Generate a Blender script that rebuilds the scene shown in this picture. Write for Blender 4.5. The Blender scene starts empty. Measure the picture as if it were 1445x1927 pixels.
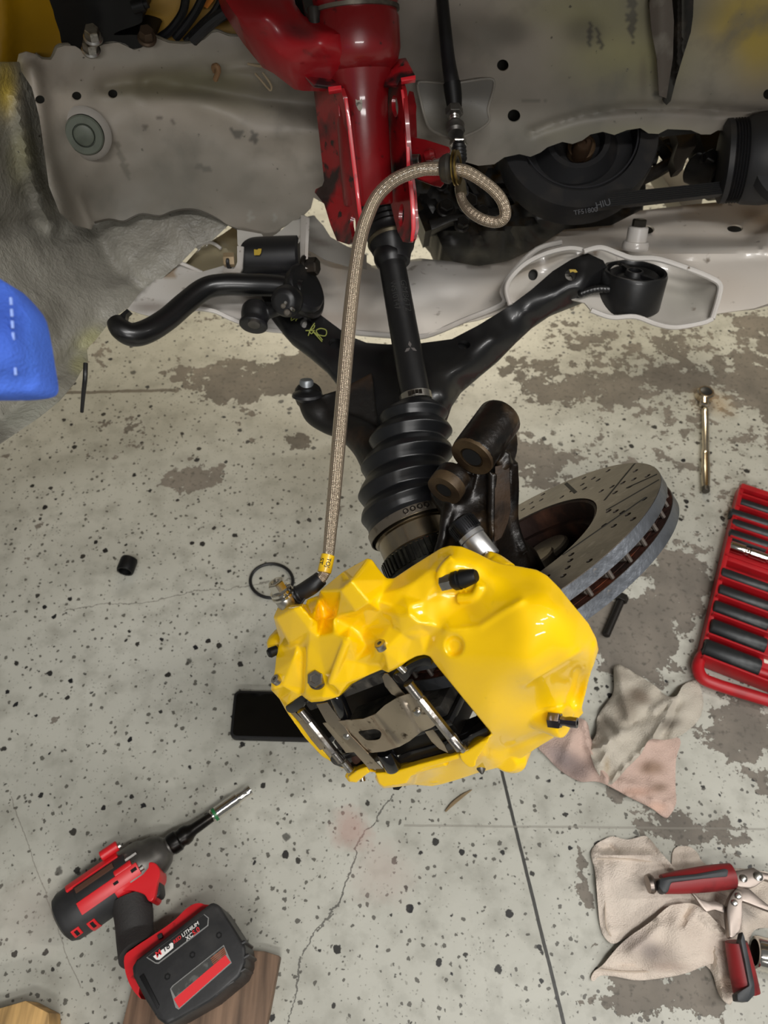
import bpy, bmesh, math, random
import numpy as np
from mathutils import Vector, Matrix, noise as mnoise
from mathutils.geometry import delaunay_2d_cdt
random.seed(7)
SC = bpy.context.scene
COL = SC.collection
PI = math.pi
# ------------------------------------------------------------------ camera, world, lights, exposure
W_PX, H_PX, F_PX = 1445.0, 1927.0, 1400.0
TH = math.radians(54.5)
CAM = Vector((0, 0, 1.055))
FW = Vector((0, math.cos(TH), -math.sin(TH)))
UP = Vector((0, math.sin(TH), math.cos(TH)))
RT = Vector((1, 0, 0))
cd = bpy.data.cameras.new('camera'); cam = bpy.data.objects.new('camera', cd); COL.objects.link(cam)
cam.location = CAM
cam.rotation_euler = (PI/2 - TH, 0, 0)
cd.sensor_fit = 'VERTICAL'; cd.sensor_height = 24.0; cd.lens = 24.0*F_PX/H_PX
cd.clip_start = 0.02; cd.clip_end = 60
cd.dof.use_dof = True; cd.dof.focus_distance = 0.66; cd.dof.aperture_fstop = 7.0
SC.camera = cam
SC.view_settings.view_transform = 'Standard'; SC.view_settings.look = 'None'
SC.view_settings.gamma = 1.0; SC.view_settings.use_curve_mapping = False
SC.view_settings.exposure = 0.0
wd = bpy.data.worlds.new('workshop_air'); SC.world = wd; wd.use_nodes = True
wd.node_tree.nodes['Background'].inputs[0].default_value = (0.80, 0.80, 0.78, 1)
wd.node_tree.nodes['Background'].inputs[1].default_value = 0.17
def area_light(name, loc, aim, sx, sy, power, col):
    l = bpy.data.lights.new(name, 'AREA'); l.shape = 'RECTANGLE'; l.size = sx; l.size_y = sy
    l.energy = power; l.color = col
    o = bpy.data.objects.new(name, l); COL.objects.link(o); o.location = loc
    o.rotation_euler = (Vector(aim)-Vector(loc)).to_track_quat('-Z', 'Y').to_euler()
    return o
# fluorescent tubes and one added fill lamp over the bay (behind and above the photographer) and over the far side of the car
area_light('tube_or_fill_lamp', (0.9, -0.55, 2.9), (0.5, 0.3, 0.3), 1.2, 0.07, 32, (1.0, 0.98, 0.95))
area_light('tube_or_fill_lamp', (0.1, -1.3, 2.8), (0.2, 0.3, 0.3), 1.2, 0.07, 25, (1.0, 0.98, 0.95))
area_light('tube_or_fill_lamp', (0.5, -3.0, 2.35), (0.1, 0.8, 0.6), 1.6, 0.12, 34, (1.0, 0.98, 0.95))  # added low lamp that brightens the wheelhouse, not a known tube
area_light('tube_or_fill_lamp', (2.2, 0.2, 2.7), (0.5, 0.5, 0.2), 0.10, 1.2, 26, (1.0, 0.97, 0.93))
area_light('far_lamp', (0.2, 3.6, 2.4), (0.2, 1.7, 0.0), 1.6, 0.5, 105, (1.0, 0.90, 0.70))

def ray(u, v):
    return FW + RT*((u-722.5)/F_PX) + UP*((963.5-v)/F_PX)
def P(u, v, d): return CAM + ray(u, v)*d
def PY(u, v, y): r = ray(u, v); return CAM + r*((y-CAM.y)/r.y)
def PZ(u, v, z=0.0): r = ray(u, v); return CAM + r*((z-CAM.z)/r.z)
def PP(u, v, O, N, h=0.0): r = ray(u, v); return CAM + r*(((O-CAM).dot(N)+h)/r.dot(N))
def CV(x, y, z): return RT*x + UP*y - FW*z                 # camera axes (x right, y up, z to viewer) to world direction
def pxm(w, d): return w*d/F_PX                                # pixel width at a distance to metres
# ------------------------------------------------------------------ materials
def lin(c):
    if isinstance(c, str): c = [int(c[i:i+2], 16)/255 for i in (0, 2, 4)]
    return tuple([(x/12.92 if x <= 0.04045 else ((x+0.055)/1.055)**2.4) for x in c[:3]] + [1.0])
MATS = {}
def mat(name, col, rough=0.5, metal=0.0, coat=0.0, noise=(), bump=(), attr=False, emit=None, spec=0.5, coord='Object', aniso=0):
    """noise: (scale, colour, lo, hi[, detail]) mixes towards colour; bump: (scale, strength[, detail])"""
    m = bpy.data.materials.new(name); m.use_nodes = True; MATS[name] = m
    nt = m.node_tree; N = nt.nodes; L = nt.links; b = N['Principled BSDF']
    b.inputs['Roughness'].default_value = rough; b.inputs['Metallic'].default_value = metal
    b.inputs['Coat Weight'].default_value = coat; b.inputs['Coat Roughness'].default_value = 0.06
    b.inputs['Specular IOR Level'].default_value = spec
    tc = N.new('ShaderNodeTexCoord').outputs[coord]
    cur = None
    if attr:
        a = N.new('ShaderNodeAttribute'); a.attribute_name = 'paint'; cur = a.outputs['Color']
    def mix(fac, c1, c2):
        x = N.new('ShaderNodeMix'); x.data_type = 'RGBA'
        L.new(fac, x.inputs[0])
        if isinstance(c1, tuple): x.inputs[6].default_value = c1
        else: L.new(c1, x.inputs[6])
        x.inputs[7].default_value = c2
        return x.outputs[2]
    if cur is None: cur = lin(col)
    for nz in noise:
        t = N.new('ShaderNodeTexNoise'); t.inputs['Scale'].default_value = nz[0]
        t.inputs['Detail'].default_value = nz[4] if len(nz) > 4 else 5
        L.new(tc, t.inputs['Vector'])
        r = N.new('ShaderNodeMapRange'); r.inputs[1].default_value = nz[2]; r.inputs[2].default_value = nz[3]
        L.new(t.outputs[0], r.inputs[0]); cur = mix(r.outputs[0], cur, lin(nz[1]))
    if isinstance(cur, tuple): b.inputs['Base Color'].default_value = cur
    else: L.new(cur, b.inputs['Base Color'])
    prev = None
    for bp in bump:
        t = N.new('ShaderNodeTexNoise'); t.inputs['Scale'].default_value = bp[0]
        t.inputs['Detail'].default_value = bp[2] if len(bp) > 2 else 4
        L.new(tc, t.inputs['Vector'])
        q = N.new('ShaderNodeBump'); q.inputs['Strength'].default_value = bp[1]; q.inputs['Distance'].default_value = 0.002
        L.new(t.outputs[0], q.inputs['Height'])
        if prev: L.new(prev, q.inputs['Normal'])
        prev = q.outputs[0]
    if prev: L.new(prev, b.inputs['Normal'])
    if emit: b.inputs['Emission Color'].default_value = lin(emit[0]); b.inputs['Emission Strength'].default_value = emit[1]
    return m
# ------------------------------------------------------------------ objects
def wl(o):
    p = Vector((0, 0, 0))
    while o is not None: p += o.location; o = o.parent
    return p
def tag(o, label=None, cat=None, group=None, kind=None):
    if label: o['label'] = label
    if cat: o['category'] = cat
    if group: o['group'] = group
    if kind: o['kind'] = kind
    return o
def thing(name, label, cat, loc, group=None):
    o = bpy.data.objects.new(name, None); COL.objects.link(o); o.location = loc; o.empty_display_size = 0.03
    return tag(o, label, cat, group)
class MB:
    """collects closed shapes in world space"""
    def __init__(s): s.v = []; s.f = []; s.uv = {}
    def add(s, v, f):
        k = len(s.v); s.v += [Vector(a) for a in v]; s.f += [tuple(i+k for i in q) for q in f]; return s
    def build(s, name, m, parent=None, sharp=35, bevel=0, label=None, kind=None, seg=2):
        v, f = s.v, s.f
        if not v: return None
        c = sum(v, Vector())/len(v)
        me = bpy.data.meshes.new(name)
        me.from_pydata([tuple(a-c) for a in v], [], f); me.validate()
        if bevel:
            bm = bmesh.new(); bm.from_mesh(me); bmesh.ops.recalc_face_normals(bm, faces=bm.faces)
            es = [e for e in bm.edges if len(e.link_faces) == 2 and e.calc_face_angle(0) > 0.55]
            bmesh.ops.bevel(bm, geom=es, offset=bevel, segments=seg, affect='EDGES', profile=0.6, clamp_overlap=True)
            bm.to_mesh(me); bm.free()
        else:
            bm = bmesh.new(); bm.from_mesh(me); bmesh.ops.recalc_face_normals(bm, faces=bm.faces); bm.to_mesh(me); bm.free()
        me.shade_smooth()
        try: me.set_sharp_from_angle(angle=math.radians(sharp))
        except Exception: pass
        me.materials.append(m)
        o = bpy.data.objects.new(name, me); COL.objects.link(o)
        if parent: o.parent = parent; o.location = c - wl(parent)
        else: o.location = c
        if label: o['label'] = label
        if kind: o['kind'] = kind
        return o
    def fuse(s, name, m, parent=None, voxel=0.0015, it=3, fac=0.5, label=None):
        """melt the collected shapes into one cast body"""
        o = s.build(name, m, parent, label=label)
        md = o.modifiers.new('r', 'REMESH'); md.mode = 'VOXEL'; md.voxel_size = voxel; md.use_smooth_shade = True
        if it:
            sm = o.modifiers.new('s', 'SMOOTH'); sm.iterations = it; sm.factor = fac
        dg = bpy.context.evaluated_depsgraph_get(); dg.update()
        me = bpy.data.meshes.new_from_object(o.evaluated_get(dg)); o.modifiers.clear()
        old = o.data; o.data = me; bpy.data.meshes.remove(old); me.name = name
        me.shade_smooth()
        if not me.materials: me.materials.append(m)
        return o
def basis(d):
    d = Vector(d).normalized()
    a = Vector((0, 0, 1)) if abs(d.z) < 0.9 else Vector((1, 0, 0))
    x = a.cross(d).normalized(); y = d.cross(x)
    return x, y, d
def lathe(mb, A, D, prof, seg=32, closed=True, start=0.0):
    """profile [(t, r)] along unit D from A; ends capped"""
    x, y, d = basis(D); A = Vector(A); v = []; f = []
    for t, r in prof:
        for k in range(seg):
            a = start + 2*PI*k/seg; v.append(A + d*t + (x*math.cos(a)+y*math.sin(a))*max(r, 1e-5))
    n = len(prof)
    for i in range(n-1):
        for k in range(seg):
            k2 = (k+1) % seg; f.append((i*seg+k, i*seg+k2, (i+1)*seg+k2, (i+1)*seg+k))
    if closed:
        f.append(tuple(reversed(range(seg)))); f.append(tuple((n-1)*seg+k for k in range(seg)))
    return mb.add(v, f)
def ring(mb, A, D, prof, seg=40):
    """closed profile loop (t, r) revolved: a hollow ring"""
    x, y, d = basis(D); A = Vector(A); v = []; f = []
    for t, r in prof:
        for k in range(seg):
            a = 2*PI*k/seg; v.append(A + d*t + (x*math.cos(a)+y*math.sin(a))*r)
    n = len(prof)
    for i in range(n):
        j = (i+1) % n
        for k in range(seg):
            k2 = (k+1) % seg; f.append((i*seg+k, i*seg+k2, j*seg+k2, j*seg+k))
    return mb.add(v, f)
def cyl(mb, A, B, r, seg=20, r2=None):
    A = Vector(A); B = Vector(B); L = (B-A).length; c = min(r*0.12, L*0.2); r2 = r if r2 is None else r2
    return lathe(mb, A, B-A, [(0, r-c), (c, r), (L-c, r2), (L, r2-c)], seg)
def hexbolt(mb, A, D, r, h, washer=True):
    if washer: lathe(mb, A, D, [(0, r*1.25), (h*0.15, r*1.3), (h*0.28, r*1.1)], 24)
    lathe(mb, Vector(A)+Vector(D).normalized()*h*0.2, D, [(0, r), (h*0.7, r), (h*0.8, r*0.86)], 6)
    return mb
def catmull(pts, n=8, closed=False):
    pts = [Vector(p) for p in pts]; out = []; m = len(pts)
    rng = range(m) if closed else range(m-1)
    for i in rng:
        if closed: p0, p1, p2, p3 = pts[i-1], pts[i], pts[(i+1) % m], pts[(i+2) % m]
        else: p0, p1, p2, p3 = pts[max(i-1, 0)], pts[i], pts[i+1], pts[min(i+2, m-1)]
        for k in range(n):
            t = k/n
            out.append(0.5*((2*p1)+(p2-p0)*t+(2*p0-5*p1+4*p2-p3)*t*t+(3*p1-p0-3*p2+p3)*t**3))
    if not closed: out.append(pts[-1])
    return out
def tube(mb, pts, r, seg=14, smooth=6, sx=1.0):
    """swept tube; r number or list per control point"""
    pts = [Vector(p) for p in pts]
    rs = r if isinstance(r, (list, tuple)) else [r]*len(pts)
    if smooth:
        q = catmull(pts, smooth); rr = [x.x for x in catmull([Vector((a, 0, 0)) for a in rs], smooth)]
    else: q, rr = pts, list(rs)
    n = len(q); v = []; f = []; x = None
    for i in range(n):
        d = (q[min(i+1, n-1)]-q[max(i-1, 0)]).normalized()
        if x is None: x = basis(d)[0]
        x = (x - d*x.dot(d)).normalized(); y = d.cross(x)
        for k in range(seg):
            a = 2*PI*k/seg; v.append(q[i]+(x*math.cos(a)*sx+y*math.sin(a))*rr[i])
    for i in range(n-1):
        for k in range(seg):
            k2 = (k+1) % seg; f.append((i*seg+k, i*seg+k2, (i+1)*seg+k2, (i+1)*seg+k))
    f.append(tuple(reversed(range(seg)))); f.append(tuple((n-1)*seg+k for k in range(seg)))
    return mb.add(v, f)
def tube_obj(name, pts, r, m, parent=None, seg=14, smooth=6, label=None):
    """tube with lengthwise UVs (for braid patterns)"""
    mb = MB(); tube(mb, pts, r, seg, smooth); o = mb.build(name, m, parent, 60, label=label)
    me = o.data; n = len(me.vertices)//seg
    uvl = me.uv_layers.new(name='UVMap'); L = [0.0]
    cen = [sum((me.vertices[i*seg+k].co for k in range(seg)), Vector())/seg for i in range(n)]
    for i in range(1, n): L.append(L[-1]+(cen[i]-cen[i-1]).length)
    for p in me.polygons:
        ks = [me.loops[l].vertex_index % seg for l in p.loop_indices]
        wrap = (0 in ks) and (seg-1 in ks)
        for l in p.loop_indices:
            vi = me.loops[l].vertex_index; k = vi % seg
            uvl.data[l].uv = ((k+(seg if wrap and k == 0 else 0))/seg, L[vi//seg])
    return o
def box(mb, c, ax, ay, az):
    """centre and three half-axis vectors"""
    c = Vector(c); v = [c+ax*i+ay*j+az*k for i in (-1, 1) for j in (-1, 1) for k in (-1, 1)]
    return mb.add(v, [(0, 1, 3, 2), (4, 6, 7, 5), (0, 4, 5, 1), (2, 3, 7, 6), (0, 2, 6, 4), (1, 5, 7, 3)])
def prism(mb, pts, back, holes=None):
    """closed 3-D polygon and an offset vector"""
    pts = [Vector(p) for p in pts]; n = len(pts); b = Vector(back)
    v = pts + [p+b for p in pts]
    f = [tuple(range(n)), tuple(reversed(range(n, 2*n)))] + [(i, i+n, (i+1) % n+n, (i+1) % n) for i in range(n)]
    return mb.add(v, f)
# ------------------------------------------------------------------ sheets: outlines filled and given relief
def inpoly(x, y, poly):
    c = np.zeros(len(x), bool); n = len(poly)
    for i in range(n):
        x1, y1 = poly[i]; x2, y2 = poly[(i+1) % n]
        if y1 == y2: continue
        m = ((y1 > y) != (y2 > y)); c ^= m & (x < (x2-x1)*(y-y1)/(y2-y1)+x1)
    return c
def resample(poly, s, closed=True):
    out = []; n = len(poly)
    for i in range(n if closed else n-1):
        a = np.array(poly[i], float); b = np.array(poly[(i+1) % n], float)
        k = max(1, int(round(np.linalg.norm(b-a)/s)))
        for j in range(k): out.append(tuple(a+(b-a)*j/k))
    return out
def smooth2(poly, n=5, closed=True):
    return [(p.x, p.y) for p in catmull([Vector((a, b, 0)) for a, b in poly], n, closed)]
def ell(u, v, ru, rv=None, n=18, rot=0):
    rv = rv or ru; c, s = math.cos(rot), math.sin(rot)
    return [(u+ru*math.cos(2*PI*k/n)*c-rv*math.sin(2*PI*k/n)*s, v+ru*math.cos(2*PI*k/n)*s+rv*math.sin(2*PI*k/n)*c) for k in range(n)]
class TPS:
    """thin-plate interpolation of control values over the outline's own coordinates"""
    def __init__(s, ctl, lam=0.0):
        c = np.array(ctl, float); s.x = c[:, :2]/500; z = c[:, 2]; n = len(z)
        K = s.k(s.x, s.x)+lam*np.eye(n); Q = np.hstack([np.ones((n, 1)), s.x])
        A = np.zeros((n+3, n+3)); A[:n, :n] = K; A[:n, n:] = Q; A[n:, :n] = Q.T
        s.w = np.linalg.lstsq(A, np.concatenate([z, [0, 0, 0]]), rcond=None)[0]
    def k(s, a, b):
        r2 = ((a[:, None]-b[None])**2).sum(2); return 0.5*r2*np.log(r2+1e-12)
    def __call__(s, uv):
        uv = np.array(uv, float)/500
        return s.k(uv, s.x)@s.w[:-3]+s.w[-3]+uv@s.w[-2:]
def linedist(uv, line):
    best = np.full(len(uv), 1e9)
    for i in range(len(line)-1):
        a = np.array(line[i], float); b = np.array(line[i+1], float); d = b-a; L = d@d+1e-9
        t = np.clip(((uv-a)@d)/L, 0, 1); q = a+t[:, None]*d
        best = np.minimum(best, np.sqrt(((uv-q)**2).sum(1)))
    return best
def relief(uv, h, grooves=(), bumps=()):
    for g in grooves: h = h + g[2]*np.exp(-(linedist(uv, g[0])/g[1])**2)
    for b in bumps:
        r = ((uv[:, 0]-b[0])/b[2])**2+((uv[:, 1]-b[1])/b[3])**2; h = h + b[4]*np.exp(-r)
    return h
def sheet(mb, outline, fn, back, sp=10, holes=(), extra=None, edges=None, grid=True):
    """fill a 2-D outline, place points with fn(Nx2)->list of world points, thicken by back"""
    ol = resample(outline, sp) if grid else list(outline)
    loops = [ol]+[resample(h, sp) if grid else list(h) for h in holes]
    pts = []; ed = []
    for lp in loops:
        k = len(pts); pts += lp; n = len(lp); ed += [(k+i, k+(i+1) % n) for i in range(n)]
    nb = len(pts)
    if extra:
        k = len(pts); pts += [tuple(e) for e in extra]
        if edges: ed += [(k+a, k+b) for a, b in edges]
    if grid:
        A = np.array(ol); x0, y0 = A.min(0); x1, y1 = A.max(0)
        gx, gy = np.meshgrid(np.arange(x0, x1, sp), np.arange(y0, y1, sp*0.87))
        gx = gx+(np.arange(gx.shape[0]) % 2)[:, None]*sp*0.5; g = np.stack([gx.ravel(), gy.ravel()], 1)
        ok = inpoly(g[:, 0], g[:, 1], ol)
        for h in loops[1:]: ok &= ~inpoly(g[:, 0], g[:, 1], h)
        g = g[ok]
        for lp in loops: g = g[linedist(g, list(lp)+[lp[0]]) > sp*0.45]
        pts += [tuple(q) for q in g]
    r = delaunay_2d_cdt([Vector(p) for p in pts], ed, [], 0, 1e-4)
    V = np.array([(a.x, a.y) for a in r[0]]); F = [tuple(t) for t in r[2]]
    cen = np.array([V[list(t)].mean(0) for t in F])
    ok = inpoly(cen[:, 0], cen[:, 1], loops[0])
    for h in loops[1:]: ok &= ~inpoly(cen[:, 0], cen[:, 1], h)
    F = [F[i] for i in range(len(F)) if ok[i]]
    used = sorted({i for t in F for i in t}); mp = {a: i for i, a in enumerate(used)}
    V = V[used]; F = [tuple(mp[i] for i in t) for t in F]
    top = fn(V); n = len(top)
    back = back(V, top) if callable(back) else [t+Vector(back) for t in top]
    cnt = {}
    for t in F:
        for a, b in ((t[0], t[1]), (t[1], t[2]), (t[2], t[0])): cnt[(a, b)] = 1
    walls = [(a, b) for (a, b) in cnt if (b, a) not in cnt]
    mb.add(list(top)+list(back), F+[tuple(i+n for i in reversed(t)) for t in F]+[(b, a, a+n, b+n) for a, b in walls])
    mb.last_uv = V
    return V
def vec(fn2): return lambda V: [fn2(a, b) for a, b in V]
def paint(o, V, base, marks, nback=2):
    """paint/dirt colours of the thing's own: marks (u, v, ru, rv, colour, strength, rot)"""
    c = np.tile(np.array(lin(base)[:3]), (len(V), 1))
    for mk in marks:
        u, v, ru, rv, col, st = mk[:6]; rot = mk[6] if len(mk) > 6 else 0
        dx = V[:, 0]-u; dy = V[:, 1]-v; cx = dx*math.cos(rot)+dy*math.sin(rot); cy = -dx*math.sin(rot)+dy*math.cos(rot)
        w = st*np.exp(-((cx/ru)**2+(cy/rv)**2)**1.5)
        if st >= .7 and ru*rv < 900:      # scuffs and chips have ragged edges
            idx = np.nonzero(w > .02)[0]
            for i in idx: w[i] = st if w[i]/st+mnoise.noise(Vector((V[i, 0]/7, V[i, 1]/7, u)))*.75 > .5 else w[i]*.15
        c = c*(1-w[:, None])+np.array(lin(col)[:3])*w[:, None]
    me = o.data; a = me.color_attributes.new('paint', 'FLOAT_COLOR', 'POINT')
    full = np.ones((len(me.vertices), 4), np.float32); full[:, :3] = np.vstack([c]*nback)[:len(me.vertices)]
    a.data.foreach_set('color', full.ravel())
def text_obj(s, name, O, X, Yd, size, m, parent, depth=0.0002, label=None, bold=0.0, shear=0.0, fn=None):
    cu = bpy.data.curves.new('t', 'FONT'); cu.body = s; cu.size = 1.0; cu.offset = bold; cu.shear = shear; cu.extrude = 0.0
    t = bpy.data.objects.new('t', cu); COL.objects.link(t)
    dg = bpy.context.evaluated_depsgraph_get(); dg.update()
    me = bpy.data.meshes.new_from_object(t.evaluated_get(dg)); bpy.data.objects.remove(t); bpy.data.curves.remove(cu)
    X = Vector(X).normalized(); Yd = Vector(Yd).normalized(); Z = X.cross(Yd).normalized(); O = Vector(O)
    mb = MB(); mb.add([fn(v.co.x*size, v.co.y*size) if fn else O+X*v.co.x*size+Yd*v.co.y*size+Z*depth for v in me.vertices], [tuple(p.vertices) for p in me.polygons])
    bpy.data.meshes.remove(me)
    return mb.build(name, m, parent, label=label)
def copy_tree(o, parent=None):
    c = o.copy(); COL.objects.link(c); c.parent = parent
    for ch in list(o.children): copy_tree(ch, c)
    return c
# ------------------------------------------------------------------ materials used by several things
BLACK = mat('satin_black_steel', '131314', 0.38, 0.0, bump=[(180, 0.08)], noise=[(9, '24211e', 0.55, 0.75)])
BLACKP = mat('black_plastic', '0b0b0c', 0.5, spec=.3)
RUBBER = mat('black_rubber', '151516', 0.42, bump=[(60, 0.05)], noise=[(14, '26252a', 0.5, 0.8)])
DARKIRON = mat('oily_cast_iron', '17120e', 0.32, 0.2, noise=[(22, '4a3a28', 0.52, 0.72), (60, '0b0a09', 0.5, 0.7)], bump=[(90, 0.5, 8), (28, 0.5)])
BARE = mat('worn_machined_face', '54442f', 0.5, 0.35, noise=[(40, '382a1c', 0.45, 0.65)], bump=[(200, 0.15)])
STEEL = mat('bright_zinc_steel', 'b9b6b0', 0.28, 1.0, noise=[(120, '6b665e', 0.55, 0.75)], bump=[(250, 0.06)])
DULLSTEEL = mat('dull_stainless_plate', 'b8ab99', 0.34, 1.0, noise=[(26, '7b6e5e', 0.55, 0.8), (90, '4a3f34', 0.62, 0.7)], bump=[(160, 0.07)])
CHROME = mat('polished_chrome', 'd8d4cc', 0.12, 1.0)
GUNMETAL = mat('dark_chrome', '6a6468', 0.12, 1.0)
GREYMET = mat('grey_die_cast_metal', '6d6a66', 0.42, 0.8, noise=[(30, '4a4845', 0.45, 0.7)], bump=[(70, 0.15)])
REDP = mat('strut_red_paint', '800e15', 0.34, 0.0, coat=0.3, noise=[(8, '6a1014', 0.5, 0.72), (70, '2c1414', 0.64, 0.72)], bump=[(40, 0.12)])
YEL = mat('caliper_yellow_gloss', 'fccb00', 0.42, 0.0, coat=0.9, spec=.2, noise=[(34, 'c79a04', 0.68, 0.78)], bump=[(7, 0.10, 2)])
WHITE = mat('subframe_white_paint', 'cfcac4', 0.3, 0.0, coat=0.35, noise=[(7, 'a59a90', 0.5, 0.75), (60, '6a5a4a', 0.68, 0.75)], bump=[(20, 0.08)])
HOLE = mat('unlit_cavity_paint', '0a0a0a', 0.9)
RUST = mat('rusty_cast_iron', '4a2415', 0.85, 0.1, noise=[(60, '7a3a1c', 0.5, 0.7), (18, '1f120d', 0.45, 0.65)], bump=[(120, 0.6)])
REDT = mat('red_tool_plastic', 'b0161e', 0.42, 0.0, noise=[(20, '8e141a', 0.55, 0.75)])
BRASS = mat('yellow_passivated_steel', 'b59a55', 0.3, 1.0)
YELBODY = mat('yellow_body_paint', 'a67d08', 0.4, 0.0, coat=0.3, noise=[(6, '7a5c08', 0.45, 0.7)])
INK = mat('pale_print_ink', 'c9c9c6', 0.6)
# ------------------------------------------------------------------ floor
def Pf(u, v, z=0.0): return PZ(u, v, z)
def floor_material():
    m = bpy.data.materials.new('flecked_epoxy_floor'); m.use_nodes = True; nt = m.node_tree; N = nt.nodes; L = nt.links
    b = N['Principled BSDF']; b.inputs['Roughness'].default_value = 0.45
    geo = N.new('ShaderNodeTexCoord').outputs['Object']
    def math_(op, a, c=None, clamp=False):
        x = N.new('ShaderNodeMath'); x.operation = op; x.use_clamp = clamp
        for i, q in enumerate((a, c)):
            if q is None: continue
            if isinstance(q, (int, float)): x.inputs[i].default_value = q
            else: L.new(q, x.inputs[i])
        return x.outputs[0]
    def noise(scale, detail=5, rough=0.55, vecin=None):
        t = N.new('ShaderNodeTexNoise'); t.inputs['Scale'].default_value = scale; t.inputs['Detail'].default_value = detail
        t.inputs['Roughness'].default_value = rough; L.new(vecin or geo, t.inputs['Vector']); return t
    def ramp(x, lo, hi):
        r = N.new('ShaderNodeMapRange'); r.inputs[1].default_value = lo; r.inputs[2].default_value = hi; L.new(x, r.inputs[0]); return r.outputs[0]
    def mix(fac, c1, c2):
        x = N.new('ShaderNodeMix'); x.data_type = 'RGBA'; L.new(fac, x.inputs[0]) if not isinstance(fac, float) else None
        for i, c in ((6, c1), (7, c2)):
            if isinstance(c, str): x.inputs[i].default_value = lin(c)
            elif isinstance(c, tuple): x.inputs[i].default_value = c
            else: L.new(c, x.inputs[i])
        return x.outputs[2]
    # warped coordinates for ragged flecks
    w = noise(150, 3); vs = N.new('ShaderNodeVectorMath'); vs.operation = 'SCALE'; vs.inputs['Scale'].default_value = 0.007; L.new(w.outputs['Color'], vs.inputs[0])
    va = N.new('ShaderNodeVectorMath'); va.operation = 'ADD'; L.new(geo, va.inputs[0]); L.new(vs.outputs[0], va.inputs[1])
    def flecks(scale, size, share):
        t = N.new('ShaderNodeTexVoronoi'); t.inputs['Scale'].default_value = scale; t.inputs['Randomness'].default_value = 1; L.new(va.outputs[0], t.inputs['Vector'])
        sp = N.new('ShaderNodeSeparateColor'); L.new(t.outputs['Color'], sp.inputs[0])
        rad = math_('MULTIPLY', ramp(sp.outputs[0], 1-share, 1.0), size)
        d = math_('SUBTRACT', rad, t.outputs['Distance'])
        return ramp(d, 0.0, 0.04), sp
    wr = N.new('ShaderNodeAttribute'); wr.attribute_name = 'wear'
    n1 = noise(9, 9, 0.66); n2 = noise(45, 5, 0.65)
    fld = math_('ADD', wr.outputs['Fac'], math_('ADD', math_('MULTIPLY', math_('SUBTRACT', n1.outputs[0], 0.5), 2.3), math_('MULTIPLY', math_('SUBTRACT', n2.outputs[0], 0.5), 1.5)))
    peel = ramp(fld, 0.5, 0.52)
    cloud = noise(3.0, 4); basec = mix(ramp(cloud.outputs[0], 0.35, 0.7), 'c2c1b6', 'a6a59a')
    basec = mix(math_('MULTIPLY', ramp(noise(26, 6).outputs[0], 0.48, 0.72), 0.6), basec, '8b897e')
    f1, s1 = flecks(56, 0.30, 0.50); f4, s4 = flecks(230, 0.36, 0.6); f2, s2 = flecks(115, 0.36, 0.7); f3, s3 = flecks(24, 0.17, 0.25)
    dark = mix(s1.outputs[1], '3a3833', '17181c')
    basec = mix(math_('MULTIPLY', f4, 0.5), basec, '6d6a60'); basec = mix(math_('MULTIPLY', f2, 0.85), basec, '47443d'); basec = mix(f1, basec, dark); basec = mix(math_('MULTIPLY', f3, 0.8), basec, '35342f')
    conc = mix(ramp(noise(14, 6).outputs[0], 0.35, 0.7), '6d675e', '857d72')
    conc = mix(ramp(noise(120, 3).outputs[0], 0.55, 0.7), conc, '5c574f')
    col = mix(peel, basec, conc)
    # hairline crack and saw joint, each a distance to a segment in the floor's own metres
    sep = N.new('ShaderNodeSeparateXYZ'); L.new(geo, sep.inputs[0])
    wob = math_('MULTIPLY', math_('SUBTRACT', noise(14, 5, 0.7).outputs[0], 0.5), 0.05)
    def seg(A, B, width, wobble):
        dx, dy = B[0]-A[0], B[1]-A[1]; ln = math.hypot(dx, dy); dx /= ln; dy /= ln
        px = math_('SUBTRACT', sep.outputs[0], A[0]); py = math_('SUBTRACT', sep.outputs[1], A[1])
        along = math_('ADD', math_('MULTIPLY', px, dx), math_('MULTIPLY', py, dy))
        side = math_('SUBTRACT', math_('MULTIPLY', px, dy), math_('MULTIPLY', py, dx))
        if wobble: side = math_('ADD', side, math_('MULTIPLY', wob, wobble))
        k = math_('MULTIPLY', math_('LESS_THAN', math_('ABSOLUTE', side), width), math_('MULTIPLY', math_('GREATER_THAN', along, 0.0), math_('LESS_THAN', along, ln)))
        return k
    J = [((940, 1435), (1062, 1930), 0.0022, 0.06, '2b2a28', 0.95), ((738, 1492), (668, 1600), 0.0011, 0.8, '4c4a45', 0.85), ((672, 1596), (640, 1700), 0.0011, 0.8, '4c4a45', 0.85),
         ((642, 1692), (570, 1800), 0.0011, 0.9, '4c4a45', 0.8), ((566, 1800), (540, 1930), 0.0011, 0.9, '4c4a45', 0.8), ((120, 1150), (560, 1090), 0.0009, 0.8, '6a665e', 0.7),
         ((760, 1553), (1440, 1560), 0.0014, 0.05, '8a867c', 0.6), ((20, 1500), (150, 1860), 0.0006, 0.3, '6a6259', 0.5), ((610, 640), (1000, 200), 0.001, 0.5, '5a554c', 0.6), ((0, 742), (330, 735), 0.004, 0.3, '6a6358', 0.9)]
    masks = None
    for a, c, wd_, wo, cc, st in J:
        k = math_('MULTIPLY', seg(Pf(*a), Pf(*c), wd_, wo), st); col = mix(k, col, cc); masks = k if masks is None else math_('MAXIMUM', masks, k)
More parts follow.
